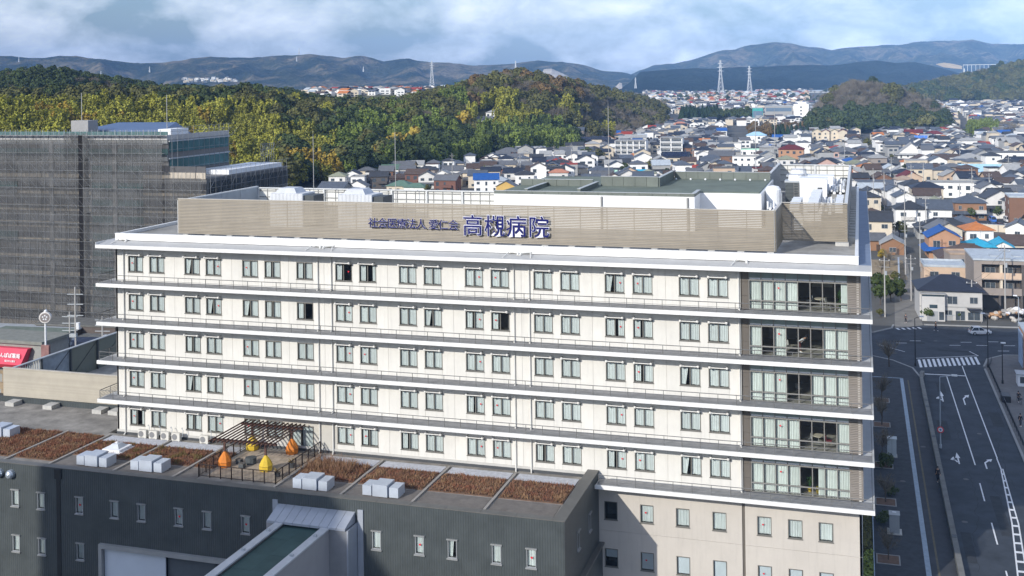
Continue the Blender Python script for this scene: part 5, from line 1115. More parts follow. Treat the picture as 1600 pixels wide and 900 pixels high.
# bicycle and rider
bk = thing('bicycle', 'dark bicycle ridden along the far pavement', 'bicycle', (21.2, 82.4, .13), .25); TY = M('tyre_black', (.012, .012, .012), .8)
def wheel(y, r_=.33):
    b = MB(); n = 18
    for k in range(n): a0, a1 = 2*math.pi*k/n, 2*math.pi*(k+1)/n; b.tube((0, y+r_*math.cos(a0), r_+r_*math.sin(a0)), (0, y+r_*math.cos(a1), r_+r_*math.sin(a1)), .025, n=5)
    w = b.build('wheel', TY, bk); s_ = MB(); [s_.tube((0, y, r_), (0, y+r_*math.cos(k*.785), r_+r_*math.sin(k*.785)), .006, n=4) for k in range(8)]; s_.build('spokes', STEEL, w)
wheel(-.55); wheel(.5)
b = MB(); [b.tube(a, c_, .022, n=6) for a, c_ in (((0, -.5, .9), (0, -.55, .33)), ((0, -.45, .75), (0, .1, .35)), ((0, .1, .35), (0, .5, .33)), ((0, .1, .35), (0, .22, .85)), ((0, -.46, .8), (0, .2, .75)), ((0, .2, .72), (0, .5, .33)))]; b.build('frame', BLU, bk); MB().box(-.08, .08, .1, .36, .84, .9).build('saddle', BLKC, bk); b = MB(); b.tube((-.28, -.4, 1.0), (.28, -.4, 1.0), .018, n=6); b.tube((0, -.5, .9), (0, -.42, 1.0), .018, n=6); b.build('handlebar', STEEL, bk); b = MB(); b.box(-.18, .18, -.85, -.55, .75, 1.0); b.build('basket', DGREY, bk)
person(21.15, 82.55, .12, .25, 'person in a dark coat riding the dark bicycle on the far pavement', BLKC, BLKC, sit=True)
t = thing('pavement_box', 'dark box like street planter beside the cyclist on the far pavement', 'planter', (19.5, 83.5, .13)); MB().box(-.6, .6, -1.2, 1.2, 0, .9).build('casing', BLK, t); MB().box(-.5, .5, -1.1, 1.1, .9, .94).build('lid', DGREY, t)
# cars
def car(x, y, z, rot, label, col, l=3.9, w=1.65, h=1.5, van=False, group=None):
    t = thing('parked_car' if group else 'small_car', label, 'car', (x, y, z), rot, group); pt = M('car_paint_%s' % '_'.join(f'{int(c*100)}' for c in col), col, .25, .04, 1, spec=.6); gl = M('car_glass', (.02, .025, .03), .08, .1, spec=.7)
    # body: cross sections along the length (y), nose at -y
    pr_ = [(-.5, .35, .55), (-.46, .25, .68), (-.30, .2, .78), (-.12, .2, .86), (.2, .2, .88), (.42, .22, .88), (.5, .35, .8)] if not van else [(-.5, .3, .8), (-.46, .22, .95), (-.36, .2, 1.05), (.4, .2, 1.05), (.5, .25, 1.0)]
    b = MB(); prev = None
    for f_, z0, z1 in pr_:
        k = w/2*(1-.35*max(0, abs(f_)-.38)*2); ring = [(-k*.92, f_*l, z0), (-k, f_*l, (z0+z1)/2), (-k*.94, f_*l, z1), (k*.94, f_*l, z1), (k, f_*l, (z0+z1)/2), (k*.92, f_*l, z0)]
        if prev:
            for i in range(6): b.poly([prev[i], prev[(i+1) % 6], ring[(i+1) % 6], ring[i]])
        else: b.poly(ring[::-1])
        prev = ring
    b.poly(prev); b.build('body', pt, t)
    c0, c1, c2, c3 = ((-.2, -.02, .34, .47) if not van else (-.42, -.32, .44, .49)); zb = .84 if not van else 1.0; a = w/2
    b = MB(); b.hexa([(-a*.93, c0*l, zb), (a*.93, c0*l, zb), (a*.93, c3*l, zb), (-a*.93, c3*l, zb)], [(-a*.75, c1*l, h-.06), (a*.75, c1*l, h-.06), (a*.75, c2*l, h-.06), (-a*.75, c2*l, h-.06)]); b.build('window', gl, t)
    b = MB(); b.hexa([(-a*.77, c1*l, h-.07), (a*.77, c1*l, h-.07), (a*.77, c2*l, h-.07), (-a*.77, c2*l, h-.07)], [(-a*.7, (c1+.03)*l, h), (a*.7, (c1+.03)*l, h), (a*.7, (c2-.02)*l, h), (-a*.7, (c2-.02)*l, h)]); ro = b.build('roof', pt, t)
    for sx in (-1, 1):
        for f0, f1 in ((c0, c1), (.1, .1), (c3, c2)): MB().bar((sx*a*.94, f0*l, zb), (sx*a*.77, f1*l, h-.05), .09, .05).build('pillar', pt, t)
        for yy in (-.31, .31):
            wh = MB().lathe([(.30, -.1), (.31, -.05), (.31, .05), (.30, .1)], n=14).xf(Matrix.Translation((sx*(a-.1), yy*l, .31)) @ Matrix.Rotation(rad(90), 4, 'Y')).build('wheel', TY, t); MB().lathe([(.19, -.11), (.19, .11)], n=10).xf(Matrix.Translation((sx*(a-.1), yy*l, .31)) @ Matrix.Rotation(rad(90), 4, 'Y')).build('rim', LGREY, wh)
        MB().box(sx*a*.6-.16, sx*a*.6+.16, -l*.497, -l*.47, .58, .72).build('headlight', LWHITE, t); MB().box(sx*a*.7-.1, sx*a*.7+.1, l*.47, l*.503, .65, .85).build('tail_light', M('tail_red', (.4, .02, .02), .3), t); MB().box(sx*(a+.02)-.08, sx*(a+.02)+.08, c0*l+.1, c0*l+.25, .88, 1.0).build('mirror', pt, t)
    return t
car(20.3, 129.6, .02, rad(105), 'small white hatchback crossing the junction in front of the white house', (.75, .76, .77))
# building corner and poster at the far pavement
cb = thing('corner_building', 'orange brown building corner with a blue white board at the far pavement', 'building', (28, 112, 0), world=True); MB().box(24.6, 36, 100, 109, 0, 6.5).build('wall', M('corner_orange_wall', (.42, .22, .13), .8, .1), cb); MB().box(24.4, 36.2, 99.8, 109.2, 6.5, 6.8).build('roof', LGREY, cb); MB().box(24.42, 24.58, 104.2, 108.8, .2, 5.8).build('board', M('board_blue_white', (.35, .45, .6), .5, .3, .6), cb); MB().box(24.5, 30, 99.9, 99.99, 1.0, 2.4).build('window', DGREY, cb)
t = thing('white_kiosk', 'low white kiosk on the far pavement in front of the brown corner', 'kiosk', (23.2, 93.5, .13)); MB().box(-.9, .9, -1.2, 1.2, 0, 1.8).build('casing', LWHITE, t); MB().box(-1.1, 1.1, -1.4, 1.4, 1.8, 1.95).build('lid', LGREY, t); MB().box(-.6, .6, -1.22, -1.2, .5, 1.5).build('panel', DGREY, t)
# heap of stones beyond the junction
hp_ = thing('rubble_heap', 'heap of pale and orange stones and rubbish beyond the junction', 'heap', (28.5, 146, 0)); rr_ = random.Random(4); mm_ = [M('stone_pale', (.5, .47, .42), .9, .2, 2), M('stone_orange', (.45, .27, .15), .9, .2, 2), M('stone_grey', (.28, .27, .26), .9, .2, 2), M('rag_white', (.7, .7, .72), .8)]
for k in range(90):
    a, d_ = rr_.uniform(0, 6.28), rr_.uniform(0, 1)**.6; x_, y_ = 6*d_*math.cos(a), 3.2*d_*math.sin(a); s_ = rr_.uniform(.3, .75); b = MB(); b.ball((x_, y_, (1-d_)*1.8+.2), s_, 0, 6, 4, .6); b.v = [tuple(Vector(v)+Vector((rr_.uniform(-.12, .12), rr_.uniform(-.12, .12), rr_.uniform(-.1, .1)))) for v in b.v]; b.build('stone', mm_[rr_.choice((0, 0, 1, 1, 2, 3))], hp_)
# ------------------------------------------------------------------ the town
ROOFC = dict(grey=(.125, .13, .14), dark=(.04, .043, .05), navy=(.022, .028, .045), slate=(.085, .10, .125), brown=(.085, .06, .05), red=(.30, .045, .03), darkred=(.13, .02, .022), orange=(.48, .17, .05), salmon=(.45, .20, .13), green=(.10, .17, .13), mint=(.40, .62, .50), blue=(.02, .10, .34), cyan=(.03, .33, .5), sky=(.33, .52, .68), pale=(.40, .44, .47), olive=(.25, .26, .18), lightgrey=(.33, .33, .32), tan=(.36, .27, .2))
WALLC = dict(white=(.82, .81, .78), offwhite=(.68, .665, .63), housegrey=(.50, .49, .47), cream=(.62, .54, .42), beige=(.58, .43, .31), grey=(.36, .36, .35), brown=(.20, .11, .07), pink=(.58, .40, .34), dark=(.10, .09, .085), orange=(.44, .25, .15), timber=(.27, .15, .085), yellow=(.60, .40, .13), redbrown=(.17, .085, .065), taupe=(.30, .26, .23), greenish=(.42, .55, .5))
def rm_(c): return M('roof_'+c, ROOFC[c], .55 if c in ('dark', 'navy', 'slate', 'grey') else .7, .16, .9, bump=.35, bscale=3., rnd=.1)
def wm_(c): return M('house_wall_'+c, WALLC[c], .85, .08, .4, rnd=.06)
WIN = M('house_window', (.06, .075, .09), .15, .3, .8, spec=.6); WFR = M('house_window_frame', (.42, .42, .41), .5, .1); BALM = M('balcony_front', (.55, .53, .49), .7, .1)
HOUSES = []
def gable(b, x0, x1, y0, y1, z, rise, ax, e=.5, th=.16, m=0):
    """roof with the ridge along ax"""
    X0, X1, Y0_, Y1 = x0-e, x1+e, y0-e, y1+e
    if ax == 'x':
        ym = (y0+y1)/2; k = rise*e/((y1-y0)/2)
        for s_ in (-1, 1):
            ye = Y0_ if s_ < 0 else Y1
            p = [(X0, ye, z-k), (X1, ye, z-k), (X1, ym, z+rise), (X0, ym, z+rise)]
            if s_ > 0: p = p[::-1]
            b.hexa(p, [(a, c, d+th) for a, c, d in p], m)
    else:
        xm = (x0+x1)/2; k = rise*e/((x1-x0)/2)
        for s_ in (-1, 1):
            xe = X0 if s_ < 0 else X1
            p = [(xe, Y0_, z-k), (xm, Y0_, z+rise), (xm, Y1, z+rise), (xe, Y1, z-k)]
            if s_ > 0: p = p[::-1]
            b.hexa(p, [(a, c, d+th) for a, c, d in p], m)
def hip(b, x0, x1, y0, y1, z, rise, e=.5, m=0):
    X0, X1, Y0_, Y1 = x0-e, x1+e, y0-e, y1+e; w, d = X1-X0, Y1-Y0_; z0 = z-.05
    if w >= d: r = [(X0+d/2*.95, (Y0_+Y1)/2), (X1-d/2*.95, (Y0_+Y1)/2)]
    else: r = [((X0+X1)/2, Y0_+w/2*.95), ((X0+X1)/2, Y1-w/2*.95)]
    i = len(b.v); b.v += [(X0, Y0_, z0), (X1, Y0_, z0), (X1, Y1, z0), (X0, Y1, z0), (X0, Y0_, z0+.15), (X1, Y0_, z0+.15), (X1, Y1, z0+.15), (X0, Y1, z0+.15), (*r[0], z+rise), (*r[1], z+rise)]
    fs = [(3, 2, 1, 0), (0, 1, 5, 4), (1, 2, 6, 5), (2, 3, 7, 6), (3, 0, 4, 7)]
    fs += [(4, 5, 9, 8), (5, 6, 9), (6, 7, 8, 9), (7, 4, 8)] if w >= d else [(4, 5, 8), (5, 6, 9, 8), (6, 7, 9), (7, 4, 8, 9)]
    for f_ in fs: b.f.append(tuple(i+q for q in f_)); b.m.append(m)
    return r
def ridge_caps(b, x0, x1, ym, z, ax, e=.5):
    if ax == 'x': b.box(x0-e, x1+e, ym-.18, ym+.18, z+.05, z+.3)
    else: b.box(ym-.18, ym+.18, x0-e, x1+e, z+.05, z+.3)
WMESH = {}
def win_mesh(w, h):
    k = (round(w, 1), round(h, 1))
    if k not in WMESH:
        b = MB(); b.box(-w/2, w/2, -.04, .02, 0, h, 0); b.box(-w/2-.06, w/2+.06, -.07, -.035, -.06, .0, 1); b.box(-w/2-.06, w/2+.06, -.07, -.035, h, h+.06, 1); b.box(-.03, .03, -.06, -.035, 0, h, 1); b.box(-w/2-.06, -w/2, -.07, -.035, 0, h, 1); b.box(w/2, w/2+.06, -.07, -.035, 0, h, 1); WMESH[k] = b.mesh('window', [WIN, WFR])
    return WMESH[k]
def house(x, y, w, d, fl, roof, rc, wc, rot=0., detail=2, rise=None, name='house', label=None, cat='house', seed=0, extra='', z=None, e=.55):
    z = height(x, y)-.3 if z is None else z; r = random.Random(seed*7+3); h = fl*2.85+.5
    t = thing(name, label, cat, (x, y, z), rot, 'houses of the town' if name == 'house' else None)
    HOUSES.append((t, x, y, w, rc, wc, roof, fl, label is not None))
    x0, x1, y0, y1 = -w/2, w/2, -d/2, d/2; wmat, rmat = wm_(wc), rm_(rc)
    b = MB(); b.box(x0, x1, y0, y1, 0, h)
    rise = rise if rise is not None else {'gx': d*.24, 'gy': w*.26, 'hip': min(w, d)*.25}.get(roof, .3)
    if roof == 'gx': b.hexa([(x0, y0, h), (x1, y0, h), (x1, y1, h), (x0, y1, h)], [(x0, -.02, h+rise), (x1, -.02, h+rise), (x1, .02, h+rise), (x0, .02, h+rise)])
    if roof == 'gy': b.hexa([(x0, y0, h), (x1, y0, h), (x1, y1, h), (x0, y1, h)], [(-.02, y0, h+rise), (.02, y0, h+rise), (.02, y1, h+rise), (-.02, y1, h+rise)])
    if 'wing' in extra: b.box(x0-w*.28, x0+.02, y0+d*.3, y1, 0, 3.1)
    b.build('wall', wmat, t)
    b = MB()
    if roof == 'gx': gable(b, x0, x1, y0, y1, h, rise, 'x', e); ridge_caps(b, x0, x1, 0, h+rise, 'x', e)
    elif roof == 'gy': gable(b, x0, x1, y0, y1, h, rise, 'y', e); ridge_caps(b, y0, y1, 0, h+rise, 'y', e)
    elif roof == 'hip':
        rr = hip(b, x0, x1, y0, y1, h, rise, e)
        if detail > 1: b.box(min(rr[0][0], rr[1][0])-.15, max(rr[0][0], rr[1][0])+.15, min(rr[0][1], rr[1][1])-.15, max(rr[0][1], rr[1][1])+.15, h+rise-.1, h+rise+.18)
    else:
        b.box(x0-.08, x1+.08, y0-.08, y1+.08, h, h+.12)
        for a in ((x0-.1, x1+.1, y0-.1, y0+.1), (x0-.1, x1+.1, y1-.1, y1+.1), (x0-.1, x0+.1, y0+.1, y1-.1), (x1-.1, x1+.1, y0+.1, y1-.1)): b.box(*a, h+.12, h+.5)
    if 'skirt' in extra:
        s0 = 3.0; k = 1.5
        b.hexa([(x0-k, y0-k, s0-.5), (x1+k, y0-k, s0-.5), (x1+k, y1+k, s0-.5), (x0-k, y1+k, s0-.5)], [(x0+.01, y0+.01, s0+.5), (x1-.01, y0+.01, s0+.5), (x1-.01, y1-.01, s0+.5), (x0+.01, y1-.01, s0+.5)])
    if 'porch' in extra: b.hexa([(x0, y0-1.6, 2.5), (x1, y0-1.6, 2.5), (x1, y0, 2.5), (x0, y0, 2.5)], [(x0, y0-1.5, 2.6), (x1, y0-1.5, 2.6), (x1, y0, 3.2), (x0, y0, 3.2)])
    if 'wing' in extra: b.hexa([(x0-w*.28-.4, y0+d*.3-.4, 3.0), (x0+.0, y0+d*.3-.4, 3.0), (x0+.0, y1+.3, 3.0), (x0-w*.28-.4, y1+.3, 3.0)], [(x0-w*.28-.35, y0+d*.3-.35, 3.15), (x0, y0+d*.3-.35, 4.1), (x0, y1+.25, 4.1), (x0-w*.28-.35, y1+.25, 3.15)])
    b.build('roof', rmat, t)
    if detail > 0:
        wn = []
        for f_ in range(fl):
            n = max(1, int(w/3.2)); zz = f_*2.85+1.1
            for k in range(n):
                if r.random() < .14: continue
                ww = r.choice((1.3, 1.7, 1.7, .9)); hh = 1.2 if r.random() < .6 else 1.7
                wn.append(((k+.5)/n*w-w/2, y0, zz-(.5 if hh > 1.5 else 0), ww, hh, 0))
            for s_ in (-1, 1):
                for k in range(max(1, int(d/4))):
                    if r.random() < .5: wn.append((s_*w/2, (k+.5)/max(1, int(d/4))*d-d/2, zz, 1.2, 1.1, s_))
        if detail == 2:
            for X, Y_, Z, ww, hh, s_ in wn:
                o = link('window', win_mesh(ww, hh), t, (X, Y_, Z), 0 if s_ == 0 else s_*rad(90))
        else:
            b = MB()
            for X, Y_, Z, ww, hh, s_ in wn:
                if s_ == 0: b.box(X-ww/2, X+ww/2, Y_-.05, Y_-.0, Z, Z+hh)
                else: b.box(X-.0 if s_ > 0 else X-.05, X+.05 if s_ > 0 else X, Y_-ww/2, Y_+ww/2, Z, Z+hh)
            if wn: tag(b.build('window', WIN, t), kind='stuff')
        if fl > 1 and roof != 'flat' and (r.random() < .55 or 'balc' in extra):
            bw = min(w*.55, 4.5); bx = r.uniform(x0, x1-bw); MB().box(bx, bx+bw, y0-1.1, y0, 2.75, 3.85).build('balcony', BALM if r.random() < .5 else wmat, t)
        if detail == 2:
            b = MB(); b.box(-.5+w*.2, .5+w*.2, y0-.06, y0, 0, 2.1); b.build('door', M('house_door', (.09, .06, .045), .5, .2), t)
            if roof != 'flat' and r.random() < .6: b = MB(); b.tube((w*.1, 0, h+rise), (w*.1, 0, h+rise+2.4), .035, n=5); [b.bar((w*.1-.5, 0, h+rise+1.6+q*.35), (w*.1+.5, 0, h+rise+1.6+q*.35), .03, .03) for q in range(3)]; b.build('aerial', STEEL, t)
    if 'solar' in extra:
        for k in range(4):
            q = k/4
            MB().hexa([(x0+.8+k*(w-1.6)/4, y0*.85, h+rise*.15+.24), (x0+.7+(k+1)*(w-1.6)/4, y0*.85, h+rise*.15+.24), (x0+.7+(k+1)*(w-1.6)/4, y0*.12, h+rise*.88+.24), (x0+.8+k*(w-1.6)/4, y0*.12, h+rise*.88+.24)], [(x0+.8+k*(w-1.6)/4, y0*.85, h+rise*.15+.3), (x0+.7+(k+1)*(w-1.6)/4, y0*.85, h+rise*.15+.3), (x0+.7+(k+1)*(w-1.6)/4, y0*.12, h+rise*.88+.3), (x0+.8+k*(w-1.6)/4, y0*.12, h+rise*.88+.3)]).build('solar_panel', M('solar_cells', (.012, .018, .045), .15, .1), t)
    return t
def gpos(px, py):
    """point of the terrain seen at a pixel"""
    r = ray(px, py); lo = 60.; last = None
    t_ = 100.
    while t_ < 3500:
        p = CAM+r*t_
        if p.z <= height(p.x, p.y): return p
        t_ += 4
    return CAM+r*1500
OCC = []
def place(px, py, wpx, fl, roof, rc, wc, rot=0., d=None, label=None, extra='', name='house', cat='house', detail=None, rise=None):
    p = gpos(px, py); w0 = (p-CAM).dot(FWD); w = max(4.5, wpx*w0/FPX); d = d or max(6., min(11., w*.75))
    c = p+Vector((-math.sin(rad(rot)), math.cos(rad(rot)), 0))*d*.5
    OCC.append((c.x, c.y, max(w, d)*.62))
    return house(c.x, c.y, w, d, fl, roof, rc, wc, rad(rot), 2 if (detail is None and w0 < 420) else (1 if detail is None else detail), rise, name, label, cat, int(px*3+py), extra)
# --- near houses beyond the junction
hs1 = place(1486, 502, 92, 2, 'hip', 'navy', 'housegrey', 3, 10, 'pale grey two storey house with a dark navy hip roof facing the junction', '', detail=0)
def add1(nm, a, m): return MB().box(*a).build(nm, m, hs1)
GLD = M('balcony_glass', (.05, .075, .09), .12, .2, .5, spec=.6); W1 = wm_('housegrey')
w1 = hs1.children[0].dimensions.x if False else 92*(gpos(1486, 502)-CAM).dot(FWD)/FPX
add1('bay', (-w1/2+.3, -w1/2+4.6, -6.4, -4.99, 0, 5.2), W1); add1('bay_glazing', (-w1/2+.35, -w1/2+4.5, -6.3, -5.0, 3.6, 5.6), GLD); add1('bay_roof', (-w1/2+.1, -w1/2+4.8, -6.6, -4.9, 5.6, 5.8), rm_('lightgrey')); add1('bay_opening', (-w1/2+1.7, -w1/2+3.2, -6.46, -6.3, 2.9, 3.6), GLD)
add1('shutter', (-w1/2+1.2, -w1/2+3.3, -6.46, -6.4, .1, 2.3), M('garage_shutter', (.33, .34, .35), .5, .1)); add1('side_window', (-w1/2+3.5, -w1/2+4.4, -6.46, -6.4, .6, 2.2), WIN)
for xa, xb, za, zb in ((-1.2, .2, .4, 2.3), (.9, 2.6, .4, 2.2), (-.6, 1.2, 3.6, 5.1), (3.6, 5.0, 3.8, 5.0), (3.2, 5.4, .5, 2.0)): o = link('window', win_mesh(xb-xa, zb-za), hs1, ((xa+xb)/2, -5.0, za))
add1('eave_band', (-w1/2-.02, w1/2+.02, -5.06, -4.99, 2.9, 3.1), rm_('lightgrey')); add1('porch', (3.0, 5.6, -6.6, -5.0, 2.7, 2.85), rm_('navy')); add1('porch_post', (5.4, 5.5, -6.5, -6.4, 0, 2.7), STEEL)
place(1477, 462, 62, 2, 'flat', 'pale', 'beige', 2, 9, 'peach box house with a flat pale roof just behind the navy hip roofed house')
p = gpos(1587, 492); w_ = 120*(p-CAM).dot(FWD)/FPX; t = thing('apartment_house', 'taupe three storey apartment house with loggias and pale flat roof behind the gravel heap', 'apartment house', (p.x, p.y, 0), rad(2)); OCC.append((p.x, p.y+7, 10)); TP, TPD = wm_('taupe'), M('taupe_dark', (.10, .088, .08), .8, .1)
MB().box(-w_/2, w_/2, 1.5, 14, 0, 10.4).build('wall', TPD, t); MB().box(-w_/2, -w_/2+1.5, -.2, 14.2, 0, 10.4).build('side_wall', TP, t); MB().box(-w_/2-.2, w_/2+.2, -.5, 14.3, 10.4, 10.75).build('roof', rm_('pale'), t); MB().box(-w_/2+1.5, w_/2, -.3, 1.5, 9.6, 10.4).build('eave', TP, t)
for f_ in (3.3, 6.5):
    MB().box(-w_/2+1.5, 1.2, -.3, 1.5, f_-.1, f_+.1).build('floor_slab', TP, t); MB().box(-w_/2+1.5, 1.2, -.3, -.1, f_+.1, f_+1.35).build('balcony', wm_('beige') if f_ > 5 else TP, t); MB().box(2.6, w_/2, -.3, -.1, f_-.1, f_+1.2).build('balcony', TPD, t); MB().box(2.6, w_/2, -.1, 1.5, f_-.1, f_+.1).build('floor_slab', TPD, t)
    for X in (-4.6, -1.2, 4.4): o = link('window', win_mesh(1.9, 1.9), t, (X, 1.5, f_+.3))
    MB().box(-2.9, -2.4, -.1, 1.5, f_+.1, f_+3.0).build('partition', wm_('cream'), t); MB().box(1.2, 2.6, -.2, 1.5, f_-.1, f_+3.1).build('pier', TPD, t)
for X in (-3, 1.2, 5): MB().box(X-.2, X+.2, -.2, .2, 0, 3.2).build('pilotis_column', TPD, t)
for X in (-3.5, 1, 5): MB().box(X-.8, X+.8, 3, 6, 10.75, 10.95).build('roof_hatch', LGREY, t)
place(1518, 428, 92, 1, 'hip', 'brown', 'cream', 4, 12, 'cream bungalow with a wide brown hip roof behind the peach box house')
place(1476, 408, 46, 2, 'gy', 'blue', 'orange', 4, 9, 'orange walled old house with a bright blue gable roof and a tarpaulin skirt', 'skirt')
place(1533, 404, 42, 1, 'hip', 'cyan', 'cream', 6, 8, 'small house under a turquoise tarpaulin, between the blue gable and the brown hip roof'); place(1567, 404, 30, 1, 'gy', 'cyan', 'white', 0, 9, 'white house with a turquoise covered gable roof')
place(1590, 402, 40, 1, 'gx', 'brown', 'cream', 3, 8, 'low house with a dark brown roof left of the taupe apartment house'); place(1590, 391, 34, 2, 'gy', 'grey', 'white', -12, 9, 'white gabled house with a grey roof beside the vegetable plot')
place(1478, 376, 84, 1, 'hip', 'dark', 'grey', 3, 11, 'wide grey house with a dark hip roof in front of the big grey gable', 'porch'); place(1462, 356, 48, 2, 'gx', 'slate', 'white', 2, 10, 'white house with a broad slate grey roof slope behind the dark hip roof')
place(1508, 366, 40, 1, 'hip', 'slate', 'grey', 4, 10, 'slate roofed annex house right of the dark hip roofed house'); place(1395, 399, 34, 1, 'gy', 'lightgrey', 'timber', 0, 8, 'timber gatehouse with a pale grey gable beside the narrow lane'); place(1366, 393, 30, 1, 'gx', 'grey', 'timber', 2, 6, 'long timber fence house joined to the gatehouse by the lane')
place(1371, 377, 44, 2, 'gx', 'dark', 'cream', 1, 9, 'cream house with a near black roof beside the hospital corner'); place(1362, 352, 40, 1, 'hip', 'brown', 'cream', 0, 8, 'cream house with a brown hip roof behind the near black roof')
place(1424, 357, 46, 2, 'hip', 'dark', 'white', 4, 9, 'big white house with white dormers on its dark roof', 'balc'); place(1468, 342, 58, 1, 'gy', 'olive', 'cream', 6, 10, 'cream gable ended hall with an olive grey roof'); place(1449, 330, 38, 2, 'gx', 'brown', 'grey', 0, 8, 'grey house with a plain brown roof behind the cream gable')
place(1517, 345, 46, 2, 'hip', 'slate', 'timber', 3, 9, 'traditional timber house with a slate tile roof in two tiers', 'skirt'); place(1450, 320, 46, 2, 'hip', 'navy', 'cream', 5, 9, 'cream house with a pointed navy hip roof'); place(1492, 310, 78, 2, 'flat', 'lightgrey', 'white', 3, 9, 'long pale flat roofed house behind the navy hip roof')
place(1548, 312, 36, 2, 'hip', 'navy', 'white', 4, 8, 'white house with a navy pyramid roof right of the long flat roofed house'); place(1557, 325, 24, 1, 'gx', 'blue', 'greenish', 5, 6, 'low shed like house under a royal blue roof by the round bush'); place(1597, 352, 36, 3, 'flat', 'pale', 'brown', 0, 12, 'brown brick apartment house with a pale roof at the car park', '', 'apartment_house', 'apartment house')
place(1580, 266, 62, 3, 'flat', 'grey', 'white', 3, 12, 'long white three storey block with small square windows', '', 'apartment_house', 'apartment house'); place(1531, 278, 66, 1, 'gx', 'sky', 'pale' if 0 else 'cream', 3, 12, 'wide low workshop with a pale blue roof', '', 'workshop', 'workshop'); place(1475, 287, 30, 2, 'hip', 'slate', 'cream', 2, None, 'cream house with a shallow slate roof left of the pale blue workshop roof')
place(1452, 273, 32, 1, 'gx', 'brown', 'cream', 4, None, 'cream house with a reddish brown roof above the grey gabled house'); place(1421, 262, 24, 1, 'hip', 'orange', 'white', 3, None, 'white house with an orange hip roof below the temple'); place(1438, 283, 36, 2, 'gx', 'slate', 'cream', 3, None, 'cream house with a wide slate gable roof left of the bright cream house'); place(1408, 287, 26, 2, 'gy', 'lightgrey', 'white', 6, None, 'white narrow gabled house left of the slate gable')
place(1366, 307, 58, 1, 'gx', 'slate', 'dark', 2, 12, 'long dark workshop with a wide slate roof behind the blue walkway', '', 'workshop', 'workshop'); place(1356, 281, 30, 2, 'hip', 'orange', 'cream', 3, None, 'cream house with an orange tiled roof and an orange skirt roof', 'skirt')
for px, py, wp, sd in ((1424, 248, 40, 1), (1394, 236, 26, 2)):
    t = place(px, py, wp, 1, 'gy', 'lightgrey', 'white', 0, 14, ('large temple hall with a swept grey gable roof, right hand one of two' if sd == 1 else 'smaller temple hall with a swept grey gable roof, left of the big one'), 'skirt', 'temple_hall', 'temple', 2, 6.0 if sd == 1 else 4.2)
place(1437, 231, 24, 2, 'flat', 'grey', 'white', 3, None, 'house wrapped in bright blue sheeting right of the temple'); 
sc_ = gpos(1439, 232); t = thing('blue_sheeting', 'bright blue sheeting hung on a scaffold in front of a red roofed house', 'sheeting', (sc_.x, sc_.y-2, 0)); MB().box(-4.2, 4.2, -.1, 0, 0, 9).build('sheet', M('sheet_bright_blue', (.08, .22, .68), .6, .15, .4), t); [MB().box(-4.4+k*2.2, -4.3+k*2.2, -.3, -.2, 0, 9.5).build('pole', LGREY, t) for k in range(5)]
place(1428, 220, 26, 2, 'gx', 'darkred', 'white', 2, None, 'white house with a dark red roof behind the blue sheeting'); place(1461, 222, 26, 2, 'hip', 'darkred', 'white', 2, None, 'white house with a dark red hip roof right of the blue sheeting')
place(1236, 249, 38, 2, 'hip', 'darkred', 'orange', 0, 11, 'orange apartment house with a dark red hip roof', '', 'apartment_house', 'apartment house')
for i, (px, wp, wc, rc) in enumerate(((1247, 12, 'white', 'lightgrey'), (1259, 9, 'grey', 'grey'), (1277, 15, 'cream', 'olive'), (1290, 12, 'cream', 'darkred'), (1304, 13, 'cream', 'olive'), (1317, 13, 'cream', 'darkred'))):
    place(px, 224, wp, 3, 'gy', rc, wc, 0, 8, ('tall narrow white house with arched gable, first of the six in the row', 'narrow grey house, second of the six in the row of tall houses', 'tall cream house with an olive gable, third of the six in the row', 'tall cream house with a dark red gable, fourth of the six in the row', 'tall cream house with an olive gable, fifth of the six in the row', 'tall cream house with a dark red gable, last of the six in the row')[i], detail=2)
place(1224, 223, 34, 1, 'gx', 'blue', 'cream', 0, None, 'low house under bright blue roof sheets left of the tall row'); place(1283, 257, 18, 1, 'hip', 'grey', 'white', 0, None, 'small white cube house with a grey hip roof'); place(1321, 253, 36, 2, 'hip', 'grey', 'pink', 3, None, 'pinkish house with a wide grey hip roof above the blue lean to'); place(1320, 261, 44, 1, 'gx', 'blue', 'white', 2, 6, 'low white building with a long deep blue roof')
place(1182, 224, 30, 2, 'hip', 'sky', 'white', 4, None, 'white house with a pale blue mansard roof'); place(1169, 250, 22, 2, 'flat', 'mint', 'white', 2, None, 'white house with a mint green roof, left one of a pair'); place(1192, 250, 22, 2, 'flat', 'mint', 'white', 2, None, 'white house with a mint green roof, right one of a pair')
place(1175, 262, 60, 2, 'flat', 'lightgrey', 'white', 1, 9, 'long white two storey block with brown eaves line', '', 'apartment_house', 'apartment house'); place(1127, 260, 38, 2, 'gx', 'grey', 'brown', 2, None, 'brown house with a long grey tiled roof left of the long white block'); place(1134, 278, 36, 1, 'gx', 'slate', 'timber', 1, None, 'timber house with a slate roof just over the green penthouse roof'); place(1170, 278, 36, 1, 'gx', 'slate', 'beige', 1, None, 'beige house with a slate roof beside the dark rooftop screen')
place(1073, 277, 42, 1, 'gx', 'red', 'white', 2, None, 'white bungalow with a dull red roof behind the rooftop dish'); place(1055, 263, 42, 2, 'gx', 'navy', 'cream', 3, None, 'cream house with solar panels on a navy roof', 'solar'); place(1071, 246, 30, 2, 'hip', 'navy', 'brown', 3, None, 'brown house with a navy hip roof right of the white apartments'); place(1099, 250, 28, 2, 'hip', 'navy', 'white', 3, None, 'white house with a deep navy hip roof and blue upper floor')
place(1146, 246, 24, 3, 'flat', 'lightgrey', 'white', 3, None, 'white three storey house with dark balcony openings', '', 'house')
